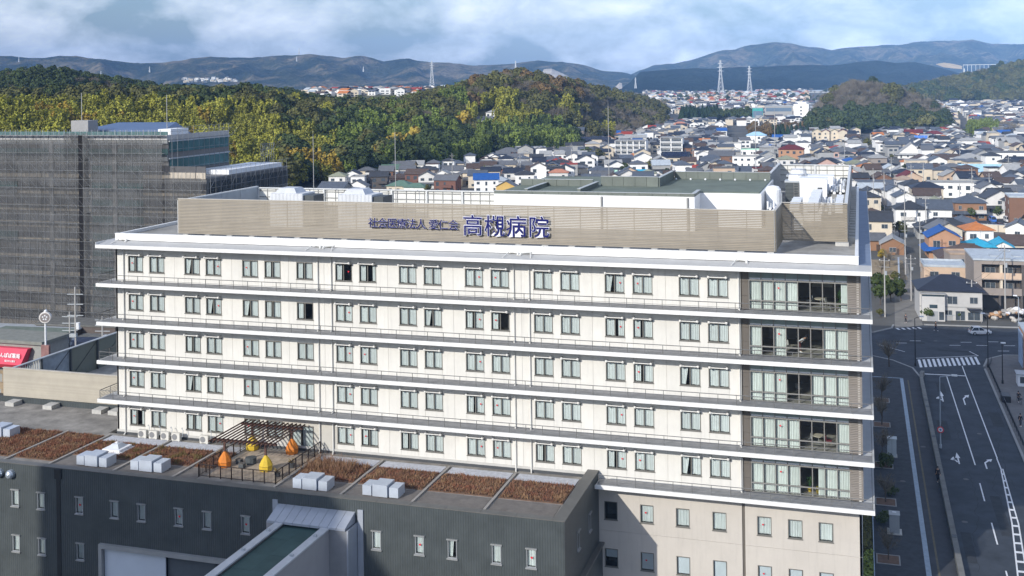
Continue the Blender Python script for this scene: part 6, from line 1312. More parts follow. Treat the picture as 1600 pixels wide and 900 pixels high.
def apartments(px, py, wpx, fl, bays, label):
    p = gpos(px, py); w0 = (p-CAM).dot(FWD); w = wpx*w0/FPX; t = thing('apartment_block', label, 'apartment block', (p.x, p.y, p.z-.3), rad(3)); h = fl*3.2
    MB().box(-w/2, w/2, 1.4, 13, 0, h).build('wall', wm_('white'), t); MB().box(-w/2-.1, w/2+.1, -.1, 13.1, h, h+.35).build('roof', rm_('lightgrey'), t)
    for k in range(bays+1): X = lerp(-w/2, w/2, k/bays); MB().box(X-.18, X+.18, -.02, 1.4, 0, h-.01).build('fin_wall', wm_('white'), t)
    for f_ in range(fl):
        MB().box(-w/2, w/2, 0, 1.4, f_*3.2, f_*3.2+.2).build('floor_slab', wm_('white'), t)
        for k in range(bays): X0, X1 = lerp(-w/2, w/2, k/bays)+.2, lerp(-w/2, w/2, (k+1)/bays)-.2; MB().box(X0, X1, 0, .08, f_*3.2+.2, f_*3.2+1.2).build('balcony', M('balcony_rail_grey', (.45, .46, .46), .5, .1, rnd=.15), t); MB().box(X0+.5, X1-.5, 1.34, 1.39, f_*3.2+.25, f_*3.2+2.3).build('window', WIN, t)
    OCC.append((p.x, p.y+6, w*.6))
apartments(985, 242, 48, 3, 5, 'white apartment block with five bays of balconies, left one of the pair'); apartments(1049, 246, 34, 4, 2, 'white apartment block with two wide bays, right one of the pair')
place(997, 252, 32, 1, 'hip', 'orange', 'white', 5, None, 'white house with a vivid orange hip roof below the apartment blocks'); place(926, 233, 50, 2, 'gx', 'dark', 'grey', 2, None, 'long grey house with solar panels on its dark roof', 'solar'); place(868, 264, 42, 1, 'hip', 'red', 'white', 4, None, 'white house with a bright red hip roof below the bamboo', '', 'house', 'house', 2)
place(823, 276, 24, 2, 'gx', 'grey', 'timber', 4, None, 'timber clad house with a grey roof, left of the bright red roof'); place(792, 253, 36, 2, 'hip', 'grey', 'redbrown', 2, None, 'red brown farmhouse with a two tier grey roof at the wood edge', 'skirt'); place(766, 268, 40, 1, 'gx', 'slate', 'grey', 2, None, 'long low slate roof under the farmhouse'); place(776, 283, 32, 2, 'hip', 'grey', 'redbrown', 5, None, 'white and red house with a grey hip roof')
place(760, 302, 38, 2, 'gx', 'blue', 'white', 18, 9, 'white house with a bright blue roof behind the framed roof screen'); place(731, 291, 32, 2, 'hip', 'grey', 'cream', 2, None, 'cream house with a grey pyramid roof left of the bright blue roof'); place(790, 302, 30, 1, 'gy', 'grey', 'yellow', 6, None, 'small ochre house with a layered grey gable'); place(695, 302, 36, 2, 'gx', 'grey', 'redbrown', 1, None, 'white and brown house with a plain grey roof by the bare pole')
place(622, 302, 38, 1, 'hip', 'green', 'cream', 3, 9, 'cream house with a weathered green hip roof, taller one of two'); place(647, 304, 34, 1, 'hip', 'green', 'white', 3, 7, 'lower wing house with a weathered green roof'); place(649, 292, 34, 2, 'gx', 'brown', 'redbrown', 2, None, 'dark red house with a flat brown roof behind the green roofs'); place(628, 278, 36, 2, 'gx', 'grey', 'yellow', 8, None, 'ochre yellow house with a grey roof under the dark wood')
place(557, 302, 30, 1, 'gy', 'grey', 'white', 10, None, 'white house with a grey gable and a covered porch', 'wing'); place(517, 305, 42, 1, 'gx', 'slate', 'grey', 2, None, 'long grey roofed barn near the tall rod', '', 'barn', 'barn'); place(585, 292, 34, 1, 'gx', 'navy', 'brown', 12, None, 'brown house with a sagging navy roof at the foot of the wood'); place(665, 284, 30, 2, 'hip', 'dark', 'taupe', 4, None, 'taupe house with a dark hip roof beside the ochre house')
place(1005, 280, 40, 1, 'gx', 'cyan', 'white', 2, 5, 'white house with a turquoise blue lean to roof'); place(950, 282, 24, 1, 'gx', 'mint', 'white', 2, None, 'pale house with solar panels on a whitish green roof', 'solar'); place(982, 284, 38, 1, 'hip', 'dark', 'grey', 4, None, 'grey house with a dark hip roof just over the penthouse'); place(1040, 284, 38, 1, 'hip', 'navy', 'grey', 4, None, 'grey house with a tiled navy hip roof beside the step of the penthouse')
place(972, 214, 26, 2, 'flat', 'lightgrey', 'white', 2, None, 'tall white house with an arched window above the apartment block', '', 'house', 'house', 2); place(935, 212, 34, 2, 'gx', 'dark', 'white', 4, None, 'white house with a dark roof left of the arched white house'); place(915, 216, 28, 1, 'gy', 'lightgrey', 'pink', 4, None, 'pinkish house with a pale curved gable'); place(1030, 196, 26, 2, 'hip', 'orange', 'cream', 2, None, 'cream house with a yellow orange roof far up the valley', '', 'house', 'house', 1); place(1062, 205, 24, 2, 'hip', 'salmon', 'cream', 3, None, 'cream house with a salmon roof right of the yellow orange roof')
place(755, 196, 26, 1, 'gx', 'grey', 'white', 5, None, 'white house with a grey roof in the clearing on the hill'); place(770, 186, 22, 1, 'hip', 'lightgrey', 'white', 5, None, 'white bungalow in the upper clearing on the hill'); place(735, 203, 22, 1, 'gx', 'pale', 'white', -8, None, 'white house with a whitish roof, lowest in the hill clearing'); place(868, 235, 26, 1, 'gx', 'navy', 'grey', 3, None, 'grey house with a navy roof among the bamboo'); place(900, 218, 24, 2, 'gx', 'slate', 'taupe', 3, None, 'taupe house with a slate roof at the edge of the bare grove')
# --- large far buildings
def office(px, py, wpx, h, dp, fl, wall, label, name='office_building', rot=3, tealn=False):
    p = gpos(px, py); w0 = (p-CAM).dot(FWD); w = wpx*w0/FPX; t = thing(name, label, 'building', (p.x, p.y, p.z-.5), rad(rot)); MB().box(-w/2, w/2, 0, dp, 0, h).build('wall', wall, t); MB().box(-w/2-.2, w/2+.2, -.2, dp+.2, h, h+.6).build('roof', LGREY, t)
    for f_ in range(fl): MB().box(-w*.46, w*.46, -.12, -.01, (f_+.35)*h/fl, (f_+.8)*h/fl).build('window_band', M('office_glass', (.14, .2, .27), .2, .2), t)
    OCC.append((p.x, p.y+dp/2, w*.6)); return t, w, h
p = gpos(1252, 190); w0 = (p-CAM).dot(FWD); t = thing('office_building', 'tall white office block with a grey blue side wing by the wooded knoll', 'building', (p.x, p.y, p.z-1), rad(-14)); k_ = w0/FPX
MB().box(-12*k_, 12*k_, 0, 24, 0, 29*k_).build('wall', wm_('white'), t); MB().box(12*k_, 38*k_, 3, 24, 0, 25*k_).build('wing', M('office_side', (.5, .55, .62), .5, .08), t)
for f_ in range(5): MB().box(12.3*k_, 37.6*k_, 2.8, 2.98, (f_*5+1.5)*k_, (f_*5+3.6)*k_).build('window_band', M('office_glass', (.14, .2, .27), .2, .2), t); MB().box(-1.5*k_, 1.2*k_, -.1, -.01, (f_*5.3+1.5)*k_, (f_*5.3+4)*k_).build('window', WIN, t)
MB().box(-6*k_, 6*k_, 5, 15, 29*k_, 32*k_).build('stair_head', wm_('white'), t)
office(1217, 190, 42, 17, 14, 2, M('office_concrete', (.34, .34, .33), .8, .1), 'grey concrete hall left of the tall white office block', 'school_building'); office(1184, 190, 16, 15, 10, 1, M('teal_net', (.06, .36, .34), .7, .15), 'teal sheeted building at the edge of the bank', 'sheeted_building')
# --- far and in-between houses, filled along bent rows
def town_ok(x, y, marg=0):
    px, w = pw(x, y)
    if not (212 < w < 1760) or px > 1660: return None
    if px < 880 and not (px > 505 and 525 < w < table(FOOT, px)-18): return None
    if 6-4 < x < 11+4.5 and y < 330: return None
    if y < 150 and x < 40: return None
    if x < 13 and y < 262: return None
    if x < 40 and y < 78: return None
    if table(CREST, px) > 2 and px < 1060 and w > table(FOOT, px)-25: return None
    if 1256 < px < 1482 and 940 < w < 1290: return None
    if px > 1405 and w > 1600 and table(HILLC, px) > 4: return None
    if 1040 < px < 1180 and 1180 < w < 1420: return None
    if 1130 < px < 1240 and 820 < w < 1130: return None
    if 1530 < px < 1580 and 300 < w < 372: return None
    if 952 < px < 1078 and 640 < w < 745: return None
    if 1212 < px < 1262 and 610 < w < 690: return None
    if 1235 < px < 1330 and 770 < w < 840: return None
    if 1395 < px < 1445 and 600 < w < 680: return None
    return px, w
r_ = random.Random(5); cands = []
for i in range(-46, 102):
    for j in range(0, 160):
        u, v = i*11.2+((j % 2)*3.6), j*11.6+(i//4 % 2)*3
        a = rad(9+6*math.sin(v*.004)); x, y = 60+u*math.cos(a)-v*math.sin(a)*.35, 150+v+u*math.sin(a)
        x += r_.uniform(-1.6, 1.6); y += r_.uniform(-1.8, 1.8); k = town_ok(x, y)
        if k is None or i % 7 == 6 or r_.random() < .07: continue
        if k[0] < 1340 and k[1] < 470 and k[0] > 880 and k[1] < 430: continue
        if any((x-a0)**2+(y-b0)**2 < (rr+4.6)**2 for a0, b0, rr in OCC): continue
        cands.append((k[1], k[0], x, y, a))
cands.sort()
RC = ['grey']*11+['slate']*10+['dark']*8+['navy']*7+['brown']*5+['lightgrey']*6+['darkred', 'orange', 'salmon', 'pale', 'pale', 'green', 'tan', 'olive', 'tan']
WC = ['white']*14+['offwhite']*8+['cream']*6+['beige']*2+['grey']*4+['brown']*2+['pink', 'taupe', 'dark', 'timber']
nman = len(HOUSES); lim = 300-nman; k = 0
RCOLS = list(ROOFC); far = MB(); far_m = [wm_(c) for c in ('white', 'cream', 'grey')]+[rm_(c) for c in ('grey', 'slate', 'dark', 'navy', 'brown', 'red', 'lightgrey', 'orange', 'pale', 'blue')]+[WIN]
def stub(x, y, a, w, d, h, roof, rm, wmi, z):
    i0 = len(far.v); far.box(-w/2, w/2, -d/2, d/2, 0, h, wmi)
    if roof == 'flat': far.box(-w/2-.1, w/2+.1, -d/2-.1, d/2+.1, h, h+.4, rm)
    elif roof == 'hip': hip(far, -w/2, w/2, -d/2, d/2, h, min(w, d)*.24, .5, rm)
    else:
        ax = 'x' if roof == 'gx' else 'y'; rise = (d if ax == 'x' else w)*.24
        if ax == 'y': far.hexa([(-w/2, -d/2, h), (w/2, -d/2, h), (w/2, d/2, h), (-w/2, d/2, h)], [(-.02, -d/2, h+rise), (.02, -d/2, h+rise), (.02, d/2, h+rise), (-.02, d/2, h+rise)], wmi)
        gable(far, -w/2, w/2, -d/2, d/2, h, rise, ax, .5, .15, rm)
    for q in range(2):
        if h > 4 or q == 0: far.box(-w*.35, -w*.05, -d/2-.06, -d/2, .9+q*2.85, 2.2+q*2.85, 13); far.box(w*.1, w*.35, -d/2-.06, -d/2, .9+q*2.85, 2.2+q*2.85, 13)
    far.xf(Matrix.Translation((x, y, z)) @ Matrix.Rotation(a, 4, 'Z'), i0)
for w0, px, x, y, a in cands:
    wd, dp = r_.uniform(6.2, 10.), r_.uniform(6., 9.); fl = 2 if r_.random() < .78 else (1 if r_.random() < .75 else 3); rf = r_.choice(['hip']*4+['gx']*5+['gy']*4+['flat']*2); rt = a+r_.choice((0, 0, 0, rad(90)))+r_.uniform(-.06, .06)
    vis = proj((x, y, 7)); rc, wc = r_.choice(RC), r_.choice(WC)
    if k < lim and vis[0] < 1625: house(x, y, wd, dp, fl, rf, rc, wc, rt, 2 if w0 < 430 else 1, None, 'house', None, 'house', k, r_.choice(['', '', '', 'skirt', 'porch', 'wing'])); k += 1
    else: stub(x, y, rt, wd, dp, fl*2.85+.4, rf, r_.choice([3, 3, 3, 4, 4, 4, 5, 5, 6, 6, 7, 7, 9, 9, 9, 3, 4, 5, 6, 9]+[8, 10, 11, 12][r_.randrange(4):][:1]), r_.choice([0, 0, 0, 1, 1, 2]), height(x, y)-.4)
for q in range(900):
    px, w0 = r_.uniform(930, 1260), r_.uniform(1700, 3300)
    if q > 620: px, w0 = r_.uniform(480, 700), r_.uniform(1360, 1750)
    p = fan(px, w0)
    if q <= 620 and (table(CREST, px) > 10): continue
    stub(p.x, p.y, r_.uniform(-.4, .4), r_.uniform(8, 15), r_.uniform(8, 12), r_.uniform(4, 8), r_.choice(['hip', 'gx', 'gy', 'flat']), r_.choice([3, 4, 5, 6, 7, 8, 9, 10, 11]), r_.choice([0, 0, 0, 1, 1]), height(p.x, p.y)-.5)
for q in range(60):
    px, w0 = r_.uniform(286, 372), r_.uniform(3500, 4100); p = fan(px, w0); stub(p.x, p.y, .2, r_.uniform(8, 14), 10, r_.uniform(4, 8), r_.choice(['flat', 'hip', 'gx']), r_.choice([9, 11, 3, 7]), r_.choice([0, 1, 2]), 66+r_.uniform(0, 10)-(w0-3500)*.0)
tag(far.build('far_houses', far_m), kind='stuff')
# labels for the filled houses: looks first, then what each stands beside
LAND = [((1424, 240), 'the swept temple roofs'), ((1236, 240), 'the orange apartment house'), ((1017, 230), 'the white apartment pair'), ((1575, 250), 'the long white block'), ((1530, 265), 'the pale blue workshop roof'), ((1440, 220), 'the bright blue sheeting'), ((1285, 210), 'the tall six house row'), ((1185, 240), 'the mint roofed pair'), ((1366, 295), 'the long slate workshop'), ((1490, 300), 'the long flat roofed house'), ((1555, 350), 'the small car park'), ((1475, 390), 'the blue gabled old house'), ((1350, 190), 'the wooded knoll'), ((1520, 195), 'the grove in the far quarter'), ((1252, 175), 'the tall white office block'), ((1110, 180), 'the dark cedar clump'), ((1555, 170), 'the bamboo slope'), ((960, 195), 'the bare valley grove'), ((1060, 260), 'the red roofed bungalow'), ((1125, 145), 'the lattice pylons'), ((1600, 480), 'the taupe apartment house'), ((1470, 500), 'the navy hip roofed house')]
RT = dict(gx='ridge roof', gy='gable', hip='hip roof', flat='flat roof'); SZ = {1: 'low', 2: 'two storey', 3: 'tall'}
RCN = dict(lightgrey='pale grey', darkred='dark red', sky='light blue', pale='bluish white', tan='tan', mint='mint', dark='charcoal', navy='navy', slate='slate grey')
seen = {}; pts = []
for t, x, y, w, rc, wc, rf, fl, lab in HOUSES:
    if lab: seen[t['label']] = 1
    pts.append((x, y, RCN.get(rc, rc), wc))
for (t, x, y, w, rc, wc, rf, fl, lab), me_ in zip(HOUSES, pts):
    if lab: continue
    a = proj((x, y, 3)); (lx, ly), nm = min(LAND, key=lambda q: (q[0][0]-a[0])**2+(1.8*(q[0][1]-a[1]))**2)
    dx, dy = a[0]-lx, a[1]-ly; rel = ('left of' if dx < 0 else 'right of') if abs(dx) > 2.2*abs(dy) else ('behind' if dy < 0 else 'in front of')
    ds = math.hypot(dx, 1.8*dy); adv = 'just ' if ds < 40 else ('' if ds < 90 else 'well '); wn_ = wc.replace('offwhite', 'ivory').replace('housegrey', 'grey'); rn_ = RCN.get(rc, rc)
    nb = sorted(pts, key=lambda q: (q[0]-x)**2+(q[1]-y)**2)[1:7]; L2 = sorted(LAND, key=lambda q: (q[0][0]-a[0])**2+(1.8*(q[0][1]-a[1]))**2)[1][1]
    cand = [f"{SZ[fl]} {wn_} house, {rn_} {RT[rf]}, {rel} {nm}", f"{SZ[fl]} {wn_} house, {rn_} {RT[rf]}, {adv}{rel} {nm}", f"{wn_} house, {rn_} {RT[rf]}, {adv}{rel} {nm}"]
    for n_ in nb:
        s_ = 'beside' if abs(n_[1]-y) < 6 else ('behind' if n_[1] < y else 'before'); cand += [f"{wn_} house, {rn_} {RT[rf]}, {adv}{rel} {nm}, {s_} {n_[2]} roof", f"{SZ[fl]} {wn_} house, {rn_} {RT[rf]}, {s_} {n_[3].replace('offwhite', 'ivory')} {n_[2]}-roofed house"]
    cand.append(f"{wn_} house, {rn_} {RT[rf]}, between {nm} and {L2}")
    cand = [c_ for c_ in cand if len(c_.replace('-', ' ').split()) <= 16] or [f"{wn_} house with {rn_} roof near {nm}"]
    l = next((c_ for c_ in cand if c_ not in seen), cand[-1])
    seen[l] = 1; t['label'] = l
# car park
cpk = gpos(1547, 352); structure(MB().poly([(x, y, .03) for x, y in [(cpk.x-14, cpk.y-4), (cpk.x+16, cpk.y-4), (cpk.x+17, cpk.y+16), (cpk.x-13, cpk.y+16)]]).build('car_park', ASPH))
for k in range(6): line(cpk.x-12+k*4, cpk.y-3, cpk.x-12.6+k*4, cpk.y+3, .18, .04)
for i, (px, py, c_, l, v) in enumerate(((1513, 349, (.72, .73, .74), 'white car at the left end of the small car park', False), (1551, 347, (.05, .16, .5), 'vehicle under a blue cover in the car park', True), (1553, 356, (.03, .07, .18), 'dark blue car in front of the blue covered vehicle', False), (1563, 356, (.08, .012, .02), 'dark maroon car beside the dark blue car', False), (1574, 347, (.7, .7, .7), 'white van at the right end of the car park', True), (1574, 357, (.55, .56, .57), 'silver car in front of the white van', False))):
    p = at(px, py, 0); car(p.x, p.y, .04, rad(8 if i else 80), l, c_, 4.2, 1.7, 1.9 if v else 1.5, v, 'cars in the small car park')
# white garden walls and a vegetable plot
def gwall(a, b_, h, label, m=None):
    A_, B_ = gpos(*a), gpos(*b_); t = thing('garden_wall', label, 'wall', (A_.x, A_.y, 0), world=True); n = max(1, int((B_-A_).length/4)); A_.z = B_.z = height(A_.x, A_.y)
    for k in range(n): MB().bar(A_.lerp(B_, k/n)+UP*h/2, A_.lerp(B_, (k+.97)/n)+UP*h/2, .25, h).build('wall_section', m or wm_('white'), t)
    MB().bar(A_+UP*(h+.06), B_+UP*(h+.06), .4, .12).build('coping', LGREY, t)
gwall((1520, 343), (1583, 343), 2., 'white garden wall behind the parked cars'); gwall((1512, 362), (1585, 366), 2.2, 'long cream block wall below the car park', wm_('cream')); gwall((1405, 452), (1404, 415), 1.8, 'white wall along the left side of the narrow lane'); gwall((1448, 503), (1532, 503), 1.0, 'low grey wall in front of the white navy roofed house', wm_('grey'))
plot = gpos(1545, 384); structure(MB().poly([(plot.x+a, plot.y+b_, .03) for a, b_ in ((-10, -4), (11, -4), (11, 14), (-10, 14))]).build('field', M('vegetable_plot', (.10, .11, .045), .95, .4, .5)))
gd_ = gpos(1392, 425); structure(MB().poly([(gd_.x+a, gd_.y+b_, .03) for a, b_ in ((-5, -14), (3.4, -14), (3.4, 16), (-5, 16))]).build('field', M('dry_garden_earth', (.27, .21, .13), .95, .3, .5)))
# --- utility poles and pylons
def upole(px, py, h, label):
    p = gpos(px, py); t = thing('utility_pole', label, 'utility pole', (p.x, p.y, p.z-.2), RN.uniform(-.4, .4), 'utility poles in the town'); m_ = M('pole_concrete', (.40, .39, .37), .8, .1)
    MB().tube((0, 0, 0), (0, 0, h), .17, n=7, r2=.11).build('pole', m_, t)
    for q in (.92, .82): MB().box(-1.1, 1.1, -.05, .05, h*q, h*q+.1).build('crossarm', STEEL, t)
    MB().lathe([(.22, h*.70), (.22, h*.76)], .3, 0, 8).build('transformer', LGREY, t); MB().ball((-.9, 0, h*.92+.2), .1, 0, 6, 4).ball((.9, 0, h*.92+.2), .1, 0, 6, 4).build('insulator', LWHITE, t); return p, h
PO = [upole(*a) for a in ((1383, 498, 13, 'utility pole at the left corner of the narrow lane'), (1424, 476, 11, 'slim pole on the right side of the narrow lane'), (1415, 432, 14, 'utility pole beside the white lane wall'), (1438, 418, 13, 'utility pole right of the lane, by the peach box house'), (1571, 497, 15, 'tall pole in front of the taupe apartment house'), (1519, 506, 9, 'pole at the right end of the white navy roofed house'), (1414, 362, 14, 'pole in front of the white dormered house'), (1382, 332, 15, 'pole beside the cream house behind the hospital corner'), (1365, 330, 16, 'pole with crossarms behind the blue walkway'), (1447, 372, 13, 'pole in front of the dark hip roof'), (1424, 305, 13, 'pole by the red timber house'), (1500, 340, 12, 'pole in front of the traditional timber house'), (1519, 312, 13, 'pole before the long flat roofed house'), (1546, 318, 12, 'pole by the navy pyramid roof'), (1443, 295, 12, 'pole beside the slate gable'), (1576, 285, 12, 'pole below the long white block'), (1393, 290, 13, 'pole by the narrow white gable'), (1320, 262, 13, 'pole above the long deep blue roof'), (707, 296, 17, 'utility pole in front of the fresh bamboo'), (866, 262, 13, 'pole left of the bright red roof'), (813, 285, 14, 'pole by the timber clad house'), (893, 262, 14, 'pole right of the bright red roof'), (1083, 262, 14, 'pole between the navy hip roofs'), (1120, 250, 13, 'pole left of the white three storey house'), (1205, 262, 13, 'pole by the orange apartment house'), (1500, 262, 12, 'pole behind the pale blue workshop'), (1002, 222, 13, 'pole above the left apartment block'))]
wr = MB()
for a, b_ in ((0, 1), (1, 2), (2, 3), (4, 5), (2, 9), (9, 6), (0, 3), (5, 1)):
    for o_ in (-.6, .6):
        p, q = PO[a][0]+UP*PO[a][1]*.92, PO[b_][0]+UP*PO[b_][1]*.92; pr0 = p
        for k in range(1, 7): c_ = p.lerp(q, k/6)+Vector((o_, 0, -1.2*math.sin(math.pi*k/6))); wr.bar(pr0, c_, .03, .03); pr0 = c_
tag(wr.build('power_cable', M('cable_grey', (.05, .05, .05), .6)), kind='stuff')
def pylon(px, py, w0, hpx, label, th=.55):
    p = fan(px, w0); k_ = w0/FPX; h = hpx*k_; zb = 48.5+(hz(px)-py)*k_; t = thing('lattice_pylon', label, 'pylon', (p.x, p.y, zb), rad(20)); m_ = M('pylon_steel', (.62, .64, .66), .5, .06)
    bw, tw = h*.085, h*.012
    hw = lambda q: lerp(bw, bw*.33, q/.62) if q < .62 else lerp(bw*.33, tw, (q-.62)/.38)
    n = 9
    legs = MB(); br = MB()
    for sx in (-1, 1):
        for sy in (-1, 1):
            for q in range(n):
                a, c_ = q/n, (q+1)/n; legs = MB(); legs.bar((sx*hw(a), sy*hw(a), a*h), (sx*hw(c_), sy*hw(c_), c_*h), th, th)
                br.v += []; 
                i0 = len(br.v); br.bar((sx*hw(a), sy*hw(a), a*h), (sx*hw(c_), sy*hw(c_), c_*h), th, th)
    for q in range(n):
        a, c_ = q/n, (q+1)/n; A_, C_ = hw(a), hw(c_)
        for p0, p1 in (((-1, -1), (1, -1)), ((1, -1), (1, 1)), ((1, 1), (-1, 1)), ((-1, 1), (-1, -1))):
            br.bar((p0[0]*A_, p0[1]*A_, a*h), (p1[0]*C_, p1[1]*C_, c_*h), th*.55, th*.55); br.bar((p1[0]*A_, p1[1]*A_, a*h), (p0[0]*C_, p0[1]*C_, c_*h), th*.55, th*.55); br.bar((p0[0]*A_, p0[1]*A_, a*h), (p1[0]*A_, p1[1]*A_, a*h), th*.5, th*.5)
    tag(br.build('lattice', m_, t), kind='stuff')
    for q in (.70, .80, .90):
        l = h*.10*(1.1 if q == .8 else .9); MB().hexa([(-l, -.2, q*h), (l, -.2, q*h), (l, .2, q*h), (-l, .2, q*h)], [(-.4, -.2, q*h+h*.03), (.4, -.2, q*h+h*.03), (.4, .2, q*h+h*.03), (-.4, .2, q*h+h*.03)]).build('crossarm', m_, t)
pylon(1126, 152, 2500, 58, 'tall white lattice pylon, left one of the near pair'); pylon(1171, 150, 2550, 47, 'white lattice pylon, shorter right one of the near pair'); pylon(675, 133, 2400, 38, 'lattice pylon above the plateau houses', .7); pylon(806, 110, 2500, 15, 'small lattice pylon on the rounded hill skyline', .7); pylon(993, 138, 3200, 17, 'faint lattice pylon at the mouth of the valley', .6); pylon(1507, 125, 2600, 18, 'lattice pylon by the tall netted range', .6)
for i, (px, py, hp__) in enumerate(((158, 120, 9), (234, 113, 9), (30, 97, 8), (468, 85, 10), (464, 96, 8), (568, 112, 8))): pylon(px, py, 3600 if py > 100 else 5000, hp__, ('tiny pylon on the wooded slope left of the tower rods', 'tiny pylon between the tower rods on the far slope', 'tiny pylon on the far left ridge', 'tiny mast on the ridge crest, upper of two', 'tiny pylon just under the ridge crest', 'tiny pylon low on the blue ridge')[i], .9)
ng = fan(1545, 2600); t = thing('driving_range_net', 'row of tall thin posts with netting on the far hill', 'net', (ng.x, ng.y, 40))
for k in range(14): MB().box(-55+k*9, -54.3+k*9, 0, .7, 0, 38).build('post', M('pylon_steel', (.62, .64, .66), .5), t)
MB().box(-55, 63, .8, .9, 37, 38).build('top_rail', MATS['pylon_steel'], t)
# long pale roofs at the foot of the dark ridge
for i, (px, wpx) in enumerate(((1130, 110), (1265, 130))):
    p = fan(px, 2900); t = thing('factory', ('long pale factory roof under the dark ridge behind the left pylon', 'long pale factory roof under the dark ridge right of the pylons')[i], 'factory', (p.x, p.y, 11), rad(-17)); w = wpx*2900/FPX; MB().box(-w/2, w/2, 0, 34, 0, 7).build('wall', wm_('grey'), t); gb = MB(); gable(gb, -w/2, w/2, 0, 34, 7, 2.5, 'x', 1, .4); gb.build('roof', rm_('pale'), t)
# ------------------------------------------------------------------ trees
def leafm(name, col, var=.35, rnd=.3):
    m = M(name, col, .7, var, .9, rnd=rnd, coord='object', spec=.15)
    p = m.node_tree.nodes['Principled BSDF']
    return m
LM = dict(ever=leafm('leaf_evergreen', (.052, .072, .022)), ever2=leafm('leaf_olive', (.105, .105, .033)), bamboo=leafm('leaf_bamboo', (.30, .295, .05), .3, .3), bamboo2=leafm('leaf_bamboo_fresh', (.175, .225, .05), .3, .25), gold=leafm('leaf_gold', (.36, .265, .045), .3, .2), rust=leafm('leaf_rust', (.15, .10, .04), .3, .25), bare=leafm('twig_grey_brown', (.185, .16, .12), .2, .25), cedar=leafm('leaf_cedar', (.022, .042, .018), .3, .2))
BARK = M('bark', (.09, .07, .055), .9, .25, 3, coord='object')
def quad(b, c, n, s, r, m=0):
    u = n.cross(Vector((r.uniform(-1, 1), r.uniform(-1, 1), r.uniform(-1, 1)))); u = u.normalized() if u.length > .01 else Vector((1, 0, 0)); v = n.cross(u)
    b.poly([c-u*s*.5-v*s*.35, c+u*s*.5-v*s*.3, c+u*s*.42+v*s*.4+n*s*.15, c-u*s*.4+v*s*.45+n*s*.1], m)
def crown_round(seed, R=4.2, H=6.5, n=900, s=.85, blobs=11, z0=2.4):
    r = random.Random(seed); b = MB(); bl = []
    for k in range(blobs):
        a = r.uniform(0, 6.28); q = r.random()**.6*.72; zz = z0+H*(.22+.6*r.random()*(1-q*.55)); bl.append((Vector((math.cos(a)*q*R, math.sin(a)*q*R, zz)), R*r.uniform(.28, .46)))
    bl.append((Vector((0, 0, z0+H*.78)), R*.38))
    for i in range(n):
        c0, rr = r.choice(bl); d = Vector((r.gauss(0, 1), r.gauss(0, 1), r.gauss(.25, 1))).normalized(); c = c0+Vector((d.x*rr, d.y*rr, d.z*rr*.82))*r.uniform(.82, 1.05)
        nn = (d+Vector((r.uniform(-.6, .6), r.uniform(-.6, .6), r.uniform(-.2, .7)))).normalized(); quad(b, c, nn, s*r.uniform(.6, 1.25), r)
    return b
def crown_bamboo(seed, H=10.5, n=900, stems=10, R=2.6):
    r = random.Random(seed); b = MB()
    for k in range(stems):
        a = r.uniform(0, 6.28); q = r.random()**.5*R; h = H*r.uniform(.72, 1.05); bx, by = math.cos(a)*q, math.sin(a)*q; la = r.uniform(0, 6.28); le = r.uniform(.5, 1.6)
        for i in range(n//stems):
            t = r.random()**.75; z = h*(.22+.78*t); sway = le*t*t*1.1; w_ = .95*(1-t)**.6+.22
            c = Vector((bx+math.cos(la)*sway+r.gauss(0, w_*.5), by+math.sin(la)*sway+r.gauss(0, w_*.5), z-sway*.22))
            nn = Vector((r.uniform(-1, 1), r.uniform(-1, 1), r.uniform(.1, 1))).normalized(); quad(b, c, nn, r.uniform(.4, .85), r)
    return b
def crown_bare(seed, R=3.6, H=7, n=420):
    r = random.Random(seed); b = MB()
    def twig(p, d, l, w_):
        q = p+d*l; u = d.cross(Vector((r.uniform(-1, 1), r.uniform(-1, 1), .3))).normalized()*w_
        b.poly([p-u, p+u, q+u*.3, q-u*.3]); return q
    tips = []
    for k in range(9):
        a = r.uniform(0, 6.28); d = Vector((math.cos(a)*r.uniform(.3, .8), math.sin(a)*r.uniform(.3, .8), 1)).normalized(); p = Vector((0, 0, 2.2+r.random()))
        for s_ in range(3): p = twig(p, (d+Vector((r.uniform(-.3, .3), r.uniform(-.3, .3), 0))).normalized(), H*.19, .10-.02*s_); tips.append((p, d))
    for i in range(n):
        p, d = r.choice(tips); d2 = (d*.6+Vector((r.gauss(0, .6), r.gauss(0, .6), r.gauss(.35, .5)))).normalized(); p = p+Vector((r.gauss(0, .35), r.gauss(0, .35), r.gauss(0, .3))); twig(p, d2, r.uniform(.7, 1.7), .05)
    return b
def crown_cedar(seed, H=11, R=2.3, n=700):
    r = random.Random(seed); b = MB()
    for i in range(n):
        t = r.random()**1.3; rr = R*(1-t)**.8*r.uniform(.7, 1.08); a = r.uniform(0, 6.28); c = Vector((math.cos(a)*rr, math.sin(a)*rr, 1.2+t*(H-1.2))); d = Vector((math.cos(a), math.sin(a), .5)).normalized(); quad(b, c, d, r.uniform(.5, 1.0), r)
    return b
def trunk_mesh(h, r0=.22, limbs=4, seed=0):
    r = random.Random(seed); b = MB(); b.tube((0, 0, -.6), (r.uniform(-.2, .2), r.uniform(-.2, .2), h), r0, n=6, r2=r0*.55)
    for k in range(limbs): a = r.uniform(0, 6.28); b.tube((0, 0, h*r.uniform(.55, .95)), (math.cos(a)*1.6, math.sin(a)*1.6, h*1.2+r.random()*1.5), r0*.45, n=5, r2=r0*.15)
    return b.mesh('trunk', [BARK])
CR = {}
for k in range(4): CR['ever', k] = crown_round(k+1, 4.2+.4*(k % 2), 6.5, 1000, .8)
for k in range(3): CR['bamboo', k] = crown_bamboo(k+20, 10.5, 1000)
for k in range(3): CR['bare', k] = crown_bare(k+40)
